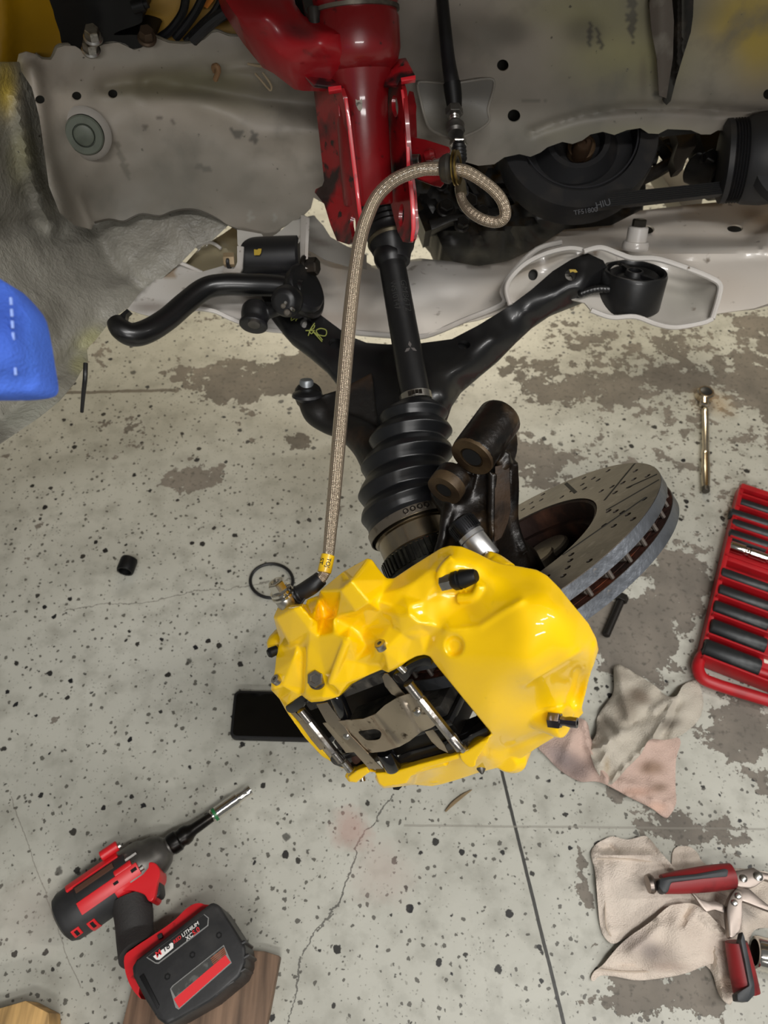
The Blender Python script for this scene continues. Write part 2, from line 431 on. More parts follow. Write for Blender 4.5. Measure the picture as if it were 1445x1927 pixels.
    # pinkish and brown spill stains of their own shape
    for (u, v, r, cc, st) in [(660, 1560, 0.035, 'b08a80', 0.55), (720, 1640, 0.05, 'b7a399', 0.4), (1345, 760, 0.05, 'a98d66', 0.5), (60, 1720, 0.06, 'b5a79c', 0.3)]:
        q = N.new('ShaderNodeVectorMath'); q.operation = 'DISTANCE'; L.new(geo, q.inputs[0]); q.inputs[1].default_value = Pf(u, v)
        k = math_('MULTIPLY', math_('SUBTRACT', 1.0, ramp(math_('ADD', q.outputs['Value'], math_('MULTIPLY', wob, 1.5)), r*0.2, r), True), st); col = mix(k, col, cc)
    L.new(col, b.inputs['Base Color'])
    bp = N.new('ShaderNodeBump'); bp.inputs['Strength'].default_value = 0.6; bp.inputs['Distance'].default_value = 0.0015
    hh = math_('SUBTRACT', math_('SUBTRACT', math_('MULTIPLY', noise(60, 5).outputs[0], 0.35), math_('MULTIPLY', peel, 0.8)), math_('MULTIPLY', masks, 1.2))
    L.new(hh, bp.inputs['Height']); L.new(bp.outputs[0], b.inputs['Normal'])
    L.new(math_('ADD', 0.42, math_('MULTIPLY', peel, 0.25)), b.inputs['Roughness'])
    return m
WEAR = [(470, 712, 190, 40, .55), (640, 700, 90, 60, .5), (355, 895, 75, 26, .62), (465, 828, 30, 14, .65), (570, 828, 25, 12, .55), (190, 797, 24, 14, .5),
        (600, 690, 60, 40, .3), (1200, 728, 120, 34, .28), (1010, 705, 90, 30, .25), (1010, 860, 60, 45, .55), (1290, 690, 60, 40, .2), (1420, 720, 50, 60, .3),
        (1200, 1185, 90, 60, .6), (1290, 1120, 50, 60, .4), (1260, 1040, 50, 70, .4), (1400, 1360, 90, 40, .5), (1170, 1200, 80, 90, .35), (1300, 1560, 130, 26, .5), (1400, 1400, 80, 24, .45),
        (1095, 1640, 18, 60, .5), (1230, 1870, 160, 50, .62), (1160, 1790, 60, 60, .35), (975, 1492, 40, 12, .4), (1430, 640, 50, 40, .4), (420, 740, 90, 26, .3), (1130, 560, 80, 30, .3),
        (1050, 730, 90, 30, .2), (540, 1005, 20, 12, .3), (460, 560, 60, 40, .25), (60, 940, 20, 12, .2), (1190, 1500, 60, 40, .35), (1130, 1450, 60, 40, .3), (900, 300, 60, 60, .2)]
def make_floor():
    xs = np.concatenate([np.linspace(-5, -1.3, 8), np.arange(-1.2, 1.7, 0.014), np.linspace(1.8, 5, 8)])
    ys = np.concatenate([np.linspace(-4, -0.3, 8), np.arange(-0.2, 2.3, 0.014), np.linspace(2.4, 7, 8)])
    X, Y = np.meshgrid(xs, ys); nx, ny = len(xs), len(ys)
    wear = np.zeros_like(X)+0.02 + 0.25*np.clip((X-0.15)/0.3, 0, 1) + 0.15*np.clip((Y-0.6)/0.4, 0, 1)
    for u, v, ru, rv, s in WEAR:
        c = Pf(u, v); rx = (Pf(u+ru, v)-c).length; ry = (Pf(u, v-rv)-c).length
        wear += s*np.exp(-(((X-c.x)/rx)**2+((Y-c.y)/ry)**2)**1.6)
    wear -= 0.25*np.exp(-(((X+0.05)/0.35)**2+((Y-0.25)/0.22)**2)**2)
    me = bpy.data.meshes.new('floor')
    v = np.stack([X.ravel(), Y.ravel(), np.zeros(X.size)], 1)
    idx = np.arange(nx*ny).reshape(ny, nx)
    q = np.stack([idx[:-1, :-1].ravel(), idx[:-1, 1:].ravel(), idx[1:, 1:].ravel(), idx[1:, :-1].ravel()], 1)
    me.from_pydata(v.tolist(), [], q.tolist())
    a = me.attributes.new('wear', 'FLOAT', 'POINT'); a.data.foreach_set('value', wear.ravel().astype(np.float32))
    me.materials.append(floor_material()); o = bpy.data.objects.new('floor', me); COL.objects.link(o); o['kind'] = 'structure'
    return o
make_floor()
# ------------------------------------------------------------------ the car: wheelhouse, rail, engine bay
UNDER = mat('dusty_wheelhouse_paint', '8a877f', 0.55, attr=True, noise=[(16, '6a655c', 0.55, 0.8), (130, '4a443a', 0.7, 0.76), (4, '77746b', 0.4, 0.7)], bump=[(30, 0.12), (110, 0.12)])
COARSE = mat('textured_underseal_paint', '8a877f', 0.42, attr=True, noise=[(18, '66635b', 0.5, 0.75), (150, '3a362f', 0.7, 0.75)], bump=[(120, 0.9, 3), (330, 0.5)])
UNDERP = mat('plain_wheelhouse_paint', '96918a', 0.55, noise=[(16, '6a655c', 0.55, 0.8)], bump=[(30, 0.12)])
GREASE = mat('black_sealant', '15120f', 0.22, noise=[(30, '3a322b', 0.5, 0.7)], bump=[(40, 0.3)])
car = thing('car', 'yellow car raised over the floor, front wheelhouse open and grey white inside', 'car', (0.0, 1.3, 0.0))
BK = Vector((0, 0.0016, 0.0))
def body_sheet(name, outline, ctl, m, base, marks=(), sp=9, holes=(), grooves=(), bumps=(), thick=0.0018, parent=car, label=None, sm=0, fnoise=0):
    t = TPS(ctl)
    if sm: outline = smooth2(outline, sm)
    def fn(V):
        y = relief(V, t(V), grooves, bumps)
        if fnoise: y = y + np.array([mnoise.noise(Vector((a/40, b/40, 3)))*fnoise for a, b in V])
        return [PY(a, b, q) for (a, b), q in zip(V, y)]
    mb = MB(); V = sheet(mb, outline, fn, Vector((0, thick, 0)), sp, holes)
    o = mb.build(name, m, parent, 50, label=label); paint(o, V, base, marks); return o
top_edge = [(30, 124), (35, 102), (48, 98), (66, 103), (78, 112), (96, 113), (102, 104), (108, 90), (122, 86), (143, 87), (158, 99), (172, 100), (180, 90), (196, 83), (222, 80), (238, 87),
            (252, 94), (266, 90), (275, 77), (290, 70), (318, 81), (345, 83), (372, 80), (385, 74), (398, 62), (410, 60), (430, 68), (470, 70), (520, 66), (600, 60), (668, 60)]
apron = top_edge + [(668, 300), (640, 400), (590, 372), (585, 392), (572, 405), (545, 422), (530, 430), (522, 442), (505, 452), (490, 452), (470, 443), (450, 434), (430, 424),
                    (400, 408), (372, 397), (348, 395), (322, 400), (300, 408), (268, 404), (250, 410), (232, 417), (205, 414), (178, 420), (172, 432), (140, 424), (112, 400), (92, 350), (84, 290), (74, 220), (60, 165), (36, 128)]
a_ctl = [(30, 110, .82), (60, 250, .79), (100, 400, .74), (160, 100, .86), (160, 250, .835), (170, 400, .80), (400, 70, .87), (400, 250, .85), (400, 400, .83), (600, 60, .88), (620, 250, .86), (600, 380, .84), (500, 440, .83), (10, 200, .78)]
body_sheet('apron_panel', apron, a_ctl, UNDER, '9f968a',
           [(330, 155, 150, 30, '6f6a45', .6, -.1), (420, 170, 120, 40, '6d6a50', .5, .25), (560, 180, 90, 60, '5a5750', .5), (15, 150, 25, 60, 'a89530', .8), (30, 260, 22, 60, '96925e', .6),  # first three marks paint in the shade of the fold
            (230, 300, 8, 40, '5e584c', .7, -.35), (445, 250, 14, 9, '55514c', .9, .5), (478, 258, 8, 14, '55514c', .9), (380, 316, 18, 6, '3a3430', .8, .2), (300, 222, 5, 6, '4a4038', .8), (272, 238, 6, 5, '4a4038', .8, .5), (325, 230, 4, 8, '4a4038', .7),
            (500, 90, 150, 25, '7c776c', .5), (300, 110, 180, 20, 'a8a59b', .4), (470, 405, 6, 14, 'b5b2a8', .9, -.2), (517, 410, 3, 8, 'b5b2a8', .9), (90, 330, 60, 90, '7f7c72', .5), (400, 360, 160, 40, '948e83', .4)],
           sp=6, holes=[ell(75, 188, 9, 8.5), ell(144, 181, 9, 8.5), ell(212, 177, 9, 8.5)],
           grooves=[([(60, 130), (75, 200), (85, 290), (130, 440)], 16, -.012), ([(30, 130), (45, 250), (60, 400)], 14, .010), ([(200, 160), (330, 135), (480, 120)], 18, .008), ([(290, 170), (400, 200), (480, 250), (600, 250)], 22, -.006), ([(280, 160), (400, 168), (500, 185), (620, 195)], 24, .016), ([(150, 370), (172, 425)], 6, -.003)],
           bumps=[(160, 252, 52, 48, -.006), (160, 252, 34, 32, .008), (450, 320, 60, 60, -.004)], fnoise=.002)
# lower, coarse coated part of the wheelhouse running down to the sill
low = [(0, 118), (50, 118), (62, 180), (88, 270), (110, 355), (150, 405), (260, 380), (420, 390), (436, 418), (400, 452), (372, 462), (345, 490), (310, 520), (280, 545), (262, 560), (248, 575), (222, 592), (202, 612), (180, 640), (163, 657),
       (165, 680), (152, 700), (140, 722), (112, 755), (75, 785), (35, 812), (0, 836), (-60, 870), (-480, 880), (-480, 118)]
l_ctl = [(0, 120, .79), (40, 200, .80), (50, 300, .785), (84, 180, .84), (104, 290, .835), (60, 130, .84), (118, 360, .83), (150, 410, .825), (0, 420, .70), (300, 400, .845), (420, 400, .85), (340, 490, .80), (250, 570, .74), (120, 560, .69), (200, 612, .70), (160, 660, .65), (60, 600, .62), (60, 700, .56), (0, 700, .54), (0, 830, .44), (110, 750, .53), (-100, 500, .58), (-250, 860, .36), (-480, 870, .30), (-480, 200, .55), (-250, 200, .62)]
body_sheet('wheelhouse_liner_panel', low, l_ctl, COARSE, '8f8c82',
           [(8, 160, 25, 60, 'b39a2a', .85), (40, 300, 26, 60, '8f8b5e', .55), (30, 520, 70, 60, 'a3a096', .5), (140, 470, 50, 60, '6b6860', .6), (90, 350, 30, 80, '6e6b62', .5), (190, 500, 40, 90, '77746b', .5), (120, 640, 60, 30, 'a6a49b', .5),
            (170, 640, 34, 22, 'a3a068', .6, -.6), (150, 690, 20, 20, 'a9a670', .6), (60, 780, 80, 30, '9a9c90', .6, -.4), (20, 420, 40, 50, '8d897f', .5), (330, 430, 90, 40, '8b867c', .5)],
           sp=10, grooves=[([(30, 180), (60, 330), (95, 430)], 14, -.018), ([(0, 430), (60, 420), (110, 445)], 20, .014), ([(175, 420), (215, 500), (290, 560)], 16, .008), ([(60, 500), (120, 520), (190, 500)], 30, .008), ([(150, 655), (60, 740), (0, 790)], 14, .010)], fnoise=.004)
# frame rail on the right
rail = [(600, -40), (1800, -40), (1800, 262), (1480, 250), (1445, 251), (1428, 247), (1413, 255), (1390, 256), (1368, 247), (1351, 245), (1337, 253), (1319, 253), (1300, 245), (1256, 243), (1239, 252), (1220, 251), (1205, 241), (1179, 245), (1156, 254), (1134, 248), (1111, 253),
        (1096, 264), (1077, 271), (1058, 267), (1030, 277), (1017, 287), (998, 295), (977, 290), (949, 296), (930, 309), (900, 312), (880, 306), (862, 303), (838, 314), (815, 330), (780, 330), (700, 320), (640, 250), (600, 120)]
r_ctl = [(620, 0, .87), (620, 250, .875), (800, 0, .87), (800, 300, .875), (1000, 0, .89), (1000, 250, .885), (1250, 0, .90), (1250, 200, .90), (1445, 0, .91), (1445, 240, .905), (1800, 0, .92), (1800, 260, .92)]
body_sheet('frame_rail_panel', rail, r_ctl, UNDER, '999086',
           [(1430, 60, 110, 95, 'b3992a', .85, .25), (1400, 30, 90, 40, 'b39a30', .5), (1180, 110, 130, 70, '98945e', .75), (1150, 20, 180, 50, '84805a', .8), (1100, 60, 40, 30, '3f3a30', .55), (1190, 20, 9, 60, '2f2a26', .8), (1110, 65, 5, 26, '2f2a26', .8, .1), (1128, 70, 5, 24, '2f2a26', .8, -.2),
            (1160, 255, 160, 22, '96946a', .55), (960, 60, 40, 30, '514b42', .7), (880, 60, 70, 50, '5d564c', .7), (820, 100, 50, 80, '4f4b46', .75), (700, 100, 100, 160, '4e4b46', .6), (1000, 190, 25, 4, '55504a', .7), (1210, 150, 8, 40, '6b5f4a', .6),
            (1340, 130, 60, 60, '9b9686', .5), (1280, 20, 90, 40, '6c675e', .5), (1240, 180, 14, 10, '55524d', .8), (940, 250, 60, 30, 'a09b93', .5)],
           sp=6, holes=[ell(946, 123, 11, 11), ell(967, 218, 12, 12), ell(1445, 178, 9, 10)],
           grooves=[([(1000, 248), (1040, 232), (1100, 215), (1180, 203), (1260, 201), (1445, 214)], 9, .007), ([(1240, 0), (1250, 190)], 16, -.004)],
           fnoise=.0015)
# closed back of the rail and bay wall, painted dark for the shade behind the holes
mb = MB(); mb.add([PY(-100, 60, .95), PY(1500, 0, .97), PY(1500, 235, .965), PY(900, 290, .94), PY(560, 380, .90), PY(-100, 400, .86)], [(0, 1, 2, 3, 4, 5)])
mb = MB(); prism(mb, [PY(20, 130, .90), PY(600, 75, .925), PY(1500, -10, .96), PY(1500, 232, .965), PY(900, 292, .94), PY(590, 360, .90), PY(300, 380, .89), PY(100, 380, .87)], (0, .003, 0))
mb.build('rail_inner_plate', mat('box_shade_paint', '2a2926', 0.7), car)
# folded lip along the top edge of the apron
mb = MB(); t = TPS(a_ctl); e = top_edge[3:]
lip = [PY(a, b-1, float(t([(a, b)])[0])+.004) for a, b in e]; tube(mb, lip, .0024, 8, 3)
mb.build('flange_lip', mat('seam_sealer', '7b7565', 0.5, noise=[(40, '4a4236', .5, .7)]), car)
mb = MB(); e2 = [(178, 419), (205, 413), (232, 417), (250, 409), (268, 403), (300, 407), (322, 399), (348, 394), (372, 396), (400, 407), (430, 423), (470, 442), (505, 452)]
tube(mb, [PY(a, b, float(t([(a, b)])[0])-.0004) for a, b in e2], .0011, 6, 3); mb.build('seam', mat('dark_seam', '4b463d', .6), car)
# plug
plc = PY(160, 253, .826); nrm = (CAM-plc); nrm = Vector((.12, -1, .28)).normalized()
mb = MB(); lathe(mb, plc+nrm*-.004, nrm, [(0, .0200), (.008, .0205), (.0095, .0190), (.0095, .0125), (.006, .0120), (.006, .0112), (.010, .0105), (.011, .0085), (.0105, .001)], 40)
mb.build('rubber_plug', mat('grey_green_plug', '5b6156', .5, noise=[(40, '474c43', .5, .7)]), car)
mb = MB(); ring(mb, plc+nrm*-.004, nrm, [(0, .0208), (.006, .0212), (.003, .026), (0, .028)], 40); mb.build('plug_seat', UNDERP, car)
# small hooks and scars on the apron
mb = MB(); tube(mb, [PY(404, 134, .84), PY(402, 126, .835), PY(408, 124, .83), PY(411, 133, .83), PY(405, 150, .834)], .0028, 8, 4); mb.build('stud_clip', mat('rusty_clip', '8a6a4a', .7), car)
mb = MB(); tube(mb, [PY(466, 120, .845), PY(490, 124, .84), PY(508, 122, .838), PY(518, 118, .836), (PY(528, 132, .838)), PY(552, 146, .85)], [.0012, .0018, .003, .0034, .0022, .0008], 8, 4)
tube(mb, [PY(480, 138, .845), PY(492, 152, .84), PY(508, 170, .842), PY(510, 160, .842), PY(494, 136, .845)], .0011, 8, 4); mb.build('cut_tie_wire', mat('cream_cord', 'a8977c', .7), car)
# sealant strip and taped seam
mb = MB(); ol = [(1218, -30), (1306, -30), (1304, 30), (1300, 60), (1284, 110), (1272, 150), (1262, 190), (1254, 198), (1248, 192), (1262, 140), (1256, 100), (1240, 60), (1222, 20)]
V = sheet(mb, ol, lambda V: [PY(a, b, .893-.008*math.exp(-((a-1285)/14)**2)-.004*math.exp(-((a-1245)/10)**2)) for a, b in V], Vector((0, .006, 0)), 8); mb.build('sealant_strip', GREASE, car)
mb = MB(); ol = [(1228, -30), (1262, -30), (1268, 40), (1266, 110), (1254, 185), (1240, 180), (1236, 110), (1226, 60), (1222, 10)]
V = sheet(mb, ol, lambda V: [PY(a, b, .884-.003*math.cos((a-1245)/9)) for a, b in V], Vector((0, .004, 0)), 8); mb.build('bare_primer_strip', mat('brown_grey_primer', '5f5750', .5, noise=[(24, '8a857c', .5, .7)]), car)
# yellow tower, dark bay, black plastic box, wires and bolts at the top left
body_sheet('yellow_shock_tower', [(-260, -60), (560, -60), (560, 90), (300, 100), (140, 110), (60, 120), (20, 140), (-260, 200)], [(0, 0, .86), (60, 110, .87), (300, 0, .93), (300, 90, .92), (560, 0, .95), (-200, 0, .78), (-200, 180, .72)], YELBODY, 'c79a0a', [], sp=16, grooves=[([(0, -40), (10, 120)], 20, -.01)])
mb = MB(); sheet(mb, smooth2([(98, -40), (262, -40), (268, 30), (262, 45), (226, 58), (215, 66), (262, 66), (290, 78), (250, 92), (235, 82), (200, 78), (165, 98), (140, 86), (118, 84), (112, 60), (100, 20)], 3), lambda V: [PY(a, b, .865-.012*math.exp(-((a-180)/60)**2)) for a, b in V], Vector((0, .05, 0)), 9)
mb.build('plastic_bracket', BLACKP, car)
mb = MB(); lathe(mb, PY(250, 14, .84), (1, .1, .2), [(0, .006), (.012, .006), (.012, .004), (.016, .004)], 16); mb.build('plastic_clip', BLACKP, car)
for (u, v, y) in ((172, 60, .835), (168, 84, .845), (274, 62, .845)):
    mb = MB(); c = PY(u, v, y); hexbolt(mb, c-Vector((0, 0, .006)), Vector((.25, -.5, 1)), .0075, .013); mb.build('flange_bolt', STEEL if u < 200 else mat('rusty_bolt', '5a4a3c', .5, .7), car)
for k, (pts, r) in enumerate([([(352, -30), (345, 20), (322, 55), (300, 72)], .0045), ([(392, -30), (372, 15), (352, 45), (330, 72)], .0045), ([(430, -30), (405, 20), (378, 48), (350, 78)], .004), ([(520, -30), (450, 8), (400, 40), (362, 76)], .006)]):
    mb = MB(); tube(mb, [PY(a, b, .90-.01*k) for a, b in pts], r, 10, 5); mb.build('wire', RUBBER, car)
mb = MB(); prism(mb, [PY(380, -20, .91), PY(410, -20, .91), PY(402, 2, .91), PY(390, 17, .91), (PY(379, 10, .91))], (0, .006, 0)); mb.build('orange_marker', mat('orange_marker', 'e08a3a', .5), car, bevel=.001)
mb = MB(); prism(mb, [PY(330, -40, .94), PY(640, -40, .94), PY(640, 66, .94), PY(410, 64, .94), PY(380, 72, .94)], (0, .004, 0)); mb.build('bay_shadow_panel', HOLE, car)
# brake pipe bracket welded to the rail
mb = MB(); ol = smooth2([(786, 158), (800, 154), (850, 157), (905, 149), (928, 150), (928, 170), (918, 205), (921, 226), (908, 240), (890, 250), (858, 262), (835, 256), (810, 243), (800, 222), (792, 190)], 3)
bt = TPS([(786, 158, .858), (928, 150, .862), (858, 200, .862), (858, 160, .864), (800, 240, .835), (905, 238, .84), (858, 262, .80), (858, 235, .825)])
V = sheet(mb, ol, lambda V: [PY(a, b, q) for (a, b), q in zip(V, bt(V))], Vector((0, .0025, 0)), 7); o = mb.build('hose_bracket', UNDER, car, 50); paint(o, V, '6e6b66', [(858, 245, 50, 14, '4a433a', .6)])
mb = MB(); tube(mb, [PY(a, b, float(bt([(a, b)])[0])) for a, b in ol] + [PY(*ol[0], float(bt([ol[0]])[0]))], .0015, 8, 0); mb.build('bracket_rim', mat('worn_edge_paint', '827d75', .45), car)
# hanging end of a cable tie at the sill
mb = MB(); tube(mb, [PY(161, 684, .60), PY(160, 712, .585), PY(157, 740, .58), PY(154, 775, .575)], [.0026, .0026, .0024, .002], 8, 4); o = mb.build('cable_end', RUBBER, None)
tag(o, 'short black cable end dangling from the pale wheelhouse corner', 'cable')
# unseen outer bodywork, added above the frame to shade the wheelhouse
mb = MB(); prism(mb, [Vector((-1.6, .50, .97)), Vector((-.75, .50, .97)), Vector((-.55, .50, 1.0)), Vector((.9, .50, 1.0)), Vector((1.6, .55, .98)), Vector((1.6, .55, 1.14)), Vector((-1.6, .50, 1.14))], (0, .03, 0)); mb.build('fender', YELBODY, car, bevel=.006)
mb = MB(); prism(mb, [Vector((-1.6, .52, 1.13)), Vector((1.6, .56, 1.13)), Vector((1.6, 2.2, 1.16)), Vector((-1.6, 2.2, 1.16))], (0, 0, .02)); mb.build('hood', YELBODY, car)
mb = MB(); prism(mb, [Vector((-1.3, .52, 1.02)), Vector((1.3, .56, 1.02)), Vector((1.3, .95, 1.05)), Vector((-1.3, .95, 1.05))], (0, 0, .01)); mb.build('wheelhouse_roof', UNDERP, car)
mb = MB(); prism(mb, [Vector((-1.3, .945, .758)), Vector((1.5, .955, .758)), Vector((1.5, .94, 1.04)), Vector((-1.3, .93, 1.04))], (0, .004, 0)); mb.build('upper_wing_panel', UNDERP, car)
# ------------------------------------------------------------------ white subframe
sub = thing('subframe', 'white painted steel front subframe spanning behind the black control arm', 'subframe', P(900, 520, .97))
def dsheet(name, outline, ctl, m, parent, thick=.003, sp=9, holes=(), grooves=(), bumps=(), sm=0, label=None, base=None, marks=(), back=None, nz=0, kind=None):
    t = TPS(ctl)
    if sm: outline = smooth2(outline, sm)
    def fn(V):
        d = relief(V, t(V), grooves, bumps)
        if nz: d = d+np.array([mnoise.noise(Vector((a/25, b/25, 7)))*nz for a, b in V])
        return [P(a, b, q) for (a, b), q in zip(V, d)]
    mb = MB(); V = sheet(mb, outline, fn, back if back is not None else FW*thick, sp, holes)
    o = mb.build(name, m, parent, 50, label=label, kind=kind)
    if base: paint(o, V, base, marks)
    return o
WH = mat('subframe_white_gloss', 'd6cfc6', 0.28, attr=True, coat=.4, noise=[(45, '8a7f74', 0.66, 0.75)], bump=[(14, .15)])
beam = [(560, 470), (592, 405), (612, 440), (650, 468), (700, 500), (790, 486), (850, 492), (900, 501), (955, 492), (1010, 466), (1062, 432), (1150, 424), (1205, 396), (1300, 385), (1480, 368), (1480, 560), (1420, 580), (1365, 588), (1290, 600), (1200, 570), (1100, 560), (1000, 570), (955, 585), (900, 602), (850, 612), (792, 634), (740, 632), (640, 622), (560, 600), (545, 560)]
dsheet('front_beam', beam, [(560, 470, .99), (600, 410, 1.06), (650, 600, .94), (700, 500, 1.03), (760, 625, .93), (850, 495, 1.02), (850, 600, .93), (950, 500, 1.01), (950, 580, .93), (1060, 440, 1.03), (1060, 540, .93), (1200, 400, 1.06), (1200, 560, .95), (1400, 380, 1.06), (1400, 570, .94), (1300, 470, .965), (1470, 460, .96), (760, 560, .935)],
       WH, sub, .004, 9, holes=[ell(1217, 432, 14, 8), ell(1383, 430, 15, 7)], grooves=[([(620, 500), (640, 560), (700, 590), (850, 560)], 22, .012), ([(560, 560), (600, 610)], 14, .010), ([(1150, 470), (1300, 475), (1445, 470)], 10, -.012), ([(1240, 445), (1400, 445), (1445, 420)], 12, .012), ([(850, 540), (960, 520)], 20, -.008)],
       bumps=[(700, 540, 60, 40, -.012)], base='dcd4ca', marks=[(800, 520, 120, 60, 'dadada', .5), (1430, 410, 40, 14, '7a5a32', .6, .3), (1350, 545, 90, 40, 'b9ada0', .6), (1120, 450, 60, 12, '9a8a78', .6), (1230, 500, 60, 30, 'a5988a', .5), (640, 600, 60, 14, 'b5a394', .5), (600, 450, 30, 12, '7a6a5c', .5), (1000, 480, 40, 20, 'ada296', .5)])
mb = MB(); prism(mb, [P(a, b, 1.085) for a, b in ((1150, 428), (1205, 404), (1300, 392), (1480, 378), (1480, 470), (1150, 470))], FW*.003); mb.build('beam_hole_shade', MATS['box_shade_paint'], sub)  # dark plate that paints in the shade behind the beam holes
mb = MB(); prism(mb, [P(a, b, .935) for a, b in ((990, 505), (1018, 500), (1020, 530), (990, 535))], FW*.003); mb.build('pocket_hole_shade', MATS['box_shade_paint'], sub)  # small dark plate standing in for shade inside the pocket hole
# rolled lips of the pressed pockets
def lip_tube(pts, ds, r, name='flange_lip', parent=sub, m=None, seg=8):
    mb = MB(); tube(mb, [P(a, b, d) for (a, b), d in zip(pts, ds)], r, seg, 5); return mb.build(name, m or WHITE, parent)
pk = [(958, 520), (985, 495), (1020, 478), (1060, 468), (1092, 464), (1098, 474), (1130, 466), (1190, 484), (1232, 488), (1280, 500), (1330, 520), (1352, 532), (1356, 545), (1345, 590), (1330, 606), (1270, 616), (1235, 610), (1195, 596), (1150, 596), (1112, 584), (1100, 570), (1060, 560), (1000, 575), (968, 574), (955, 560), (952, 535)]
dsheet('pocket_panel', pk, [(958, 540, .90), (1092, 464, .90), (1350, 540, .885), (1270, 612, .885), (1112, 584, .895), (1200, 540, .935), (1020, 520, .925), (1290, 560, .925), (1350, 590, .885)], WH, sub, .003, 8, base='c9c3ba',
       marks=[(1290, 560, 60, 40, 'a9a69c', .6), (1010, 500, 60, 10, '8a7a66', .6, -.4), (1000, 560, 40, 12, '8d8074', .6), (1110, 470, 22, 8, '7a6654', .8)], holes=[ell(1003, 517, 9, 11, rot=.3)])
lip_tube([(960, 574), (953, 545), (962, 522), (990, 495), (1030, 476), (1070, 467), (1096, 470)], [.888]*7, .0030)
lip_tube([(1098, 473), (1130, 466), (1165, 478), (1190, 486), (1235, 487), (1290, 504), (1335, 522), (1354, 536), (1352, 560), (1340, 600)], [.882]*10, .0034)
lip_tube([(1340, 600), (1320, 608), (1270, 616), (1235, 610), (1195, 596), (1150, 597), (1112, 584)], [.882]*7, .0030)
lip_tube([(1056, 456), (1010, 470), (968, 510), (946, 545), (950, 566), (930, 580), (880, 600), (800, 632), (740, 632), (640, 622), (575, 604)], [.95, .945, .93, .92, .92, .925, .925, .925, .925, .935, .95], .0036)
lip_tube([(1356, 554), (1400, 553), (1445, 553), (1480, 550)], [.95]*4, .004)
dsheet('rear_flange', [(1352, 556), (1445, 553), (1480, 552), (1480, 566), (1420, 582), (1350, 588)], [(1352, 556, .95), (1480, 556, .95), (1420, 582, .94)], WH, sub, .003, 9, base='c5beb5')
# spacer with bolt on the beam
a = P(1194, 470, .93); dd = CV(.02, .9, .5).normalized()
mb = MB(); lathe(mb, a, dd, [(0, .016), (.006, .0165), (.010, .0150), (.0105, .0125), (.026, .0122), (.0275, .0105)], 28); mb.build('spacer', WHITE, sub)
mb = MB(); hexbolt(mb, a+dd*.024, dd, .0085, .012, False); mb.build('bolt', mat('greasy_bolt', '4a463e', .3, .8), sub)
# bush bracket at the left end and arm running to the left
br = [(446, 432), (492, 440), (500, 452), (520, 440), (545, 420), (560, 408), (572, 410), (572, 430), (566, 452), (556, 462), (452, 466), (447, 460)]
dsheet('bush_bracket_top', br, [(446, 435, .90), (560, 410, .93), (450, 466, .90), (560, 460, .90), (500, 440, .92)], WH, sub, .003, 8, base='c2bfb8', marks=[(500, 455, 60, 8, '9a958c', .6)])
mb = MB(); prism(mb, [P(566, 404, .915), P(577, 410, .905), P(574, 462, .885), P(573, 506, .88), P(565, 503, .885), P(564, 455, .9)], CV(.004, 0, 0)); mb.build('bush_bracket_side', WHITE, sub, bevel=.0008)
mb = MB(); prism(mb, [P(446, 462, .90), P(459, 464, .895), P(456, 506, .89), P(452, 513, .885), P(418, 512, .89), P(420, 504, .90), P(440, 506, .90), P(446, 496, .90)], CV(0, 0, -.004)); mb.build('bush_bracket_side', WHITE, sub, bevel=.0008)
dsheet('left_arm_panel', [(240, 582), (262, 552), (300, 518), (333, 492), (350, 500), (378, 512), (420, 500), (460, 500), (575, 505), (575, 560), (600, 600), (590, 622), (560, 626), (520, 624), (490, 620), (455, 608), (430, 600), (405, 588), (370, 584), (345, 590), (300, 596), (282, 595), (262, 590)],
       [(240, 582, .90), (333, 492, .95), (460, 510, .95), (575, 505, .96), (570, 620, .92), (450, 605, .91), (370, 584, .90), (282, 595, .89), (420, 550, .93)], WH, sub, .003, 8, base='cfcbc5',
       marks=[(322, 515, 12, 12, '8a6a3a', .7), (285, 578, 40, 10, '6a5a50', .6), (480, 590, 60, 14, 'a59a92', .5), (350, 540, 40, 20, 'c4bdb2', .4)], grooves=[([(440, 545), (500, 590), (570, 605)], 10, -.008)])
lip_tube([(346, 586), (372, 581), (404, 586), (435, 600), (470, 613), (515, 622), (570, 624)], [.895, .895, .9, .905, .91, .915, .92], .0028)
lip_tube([(333, 492), (352, 500), (380, 513)], [.94, .94, .945], .0024)
dsheet('upper_arm_panel', [(345, 500), (372, 470), (400, 452), (420, 440), (448, 420), (452, 510), (420, 520), (385, 516)], [(345, 500, .97), (448, 425, 1.0), (450, 510, .96), (400, 460, .98)], WH, sub, .003, 9, base='93896f', grooves=[([(372, 466), (390, 456), (410, 462), (430, 470)], 6, -.008)], marks=[(400, 500, 40, 14, '7f7660', .6)])
lip_tube([(371, 468), (380, 460), (393, 456), (405, 460), (416, 468)], [.965]*5, .0022)
mb = MB(); hexbolt(mb, P(446, 489, .90), CV(-1, -.05, .1), .0085, .016, False); mb.build('bolt', mat('beige_bolt', '9a8668', .5, .3), sub)
mb = MB(); cyl(mb, P(434, 492, .90), P(427, 492, .90), .009, 18); mb.build('bolt_tip', BLACK, sub)
# gusset right of the bracket
dsheet('gusset_panel', [(576, 408), (590, 405), (608, 424), (622, 446), (650, 462), (690, 480), (690, 506), (650, 500), (610, 488), (580, 470), (576, 440)], [(576, 408, .97), (690, 500, 1.0), (600, 470, .97), (622, 446, .985)], WH, sub, .003, 8, base='b9b5ae', marks=[(600, 455, 30, 8, '5f5046', .6, .3)])
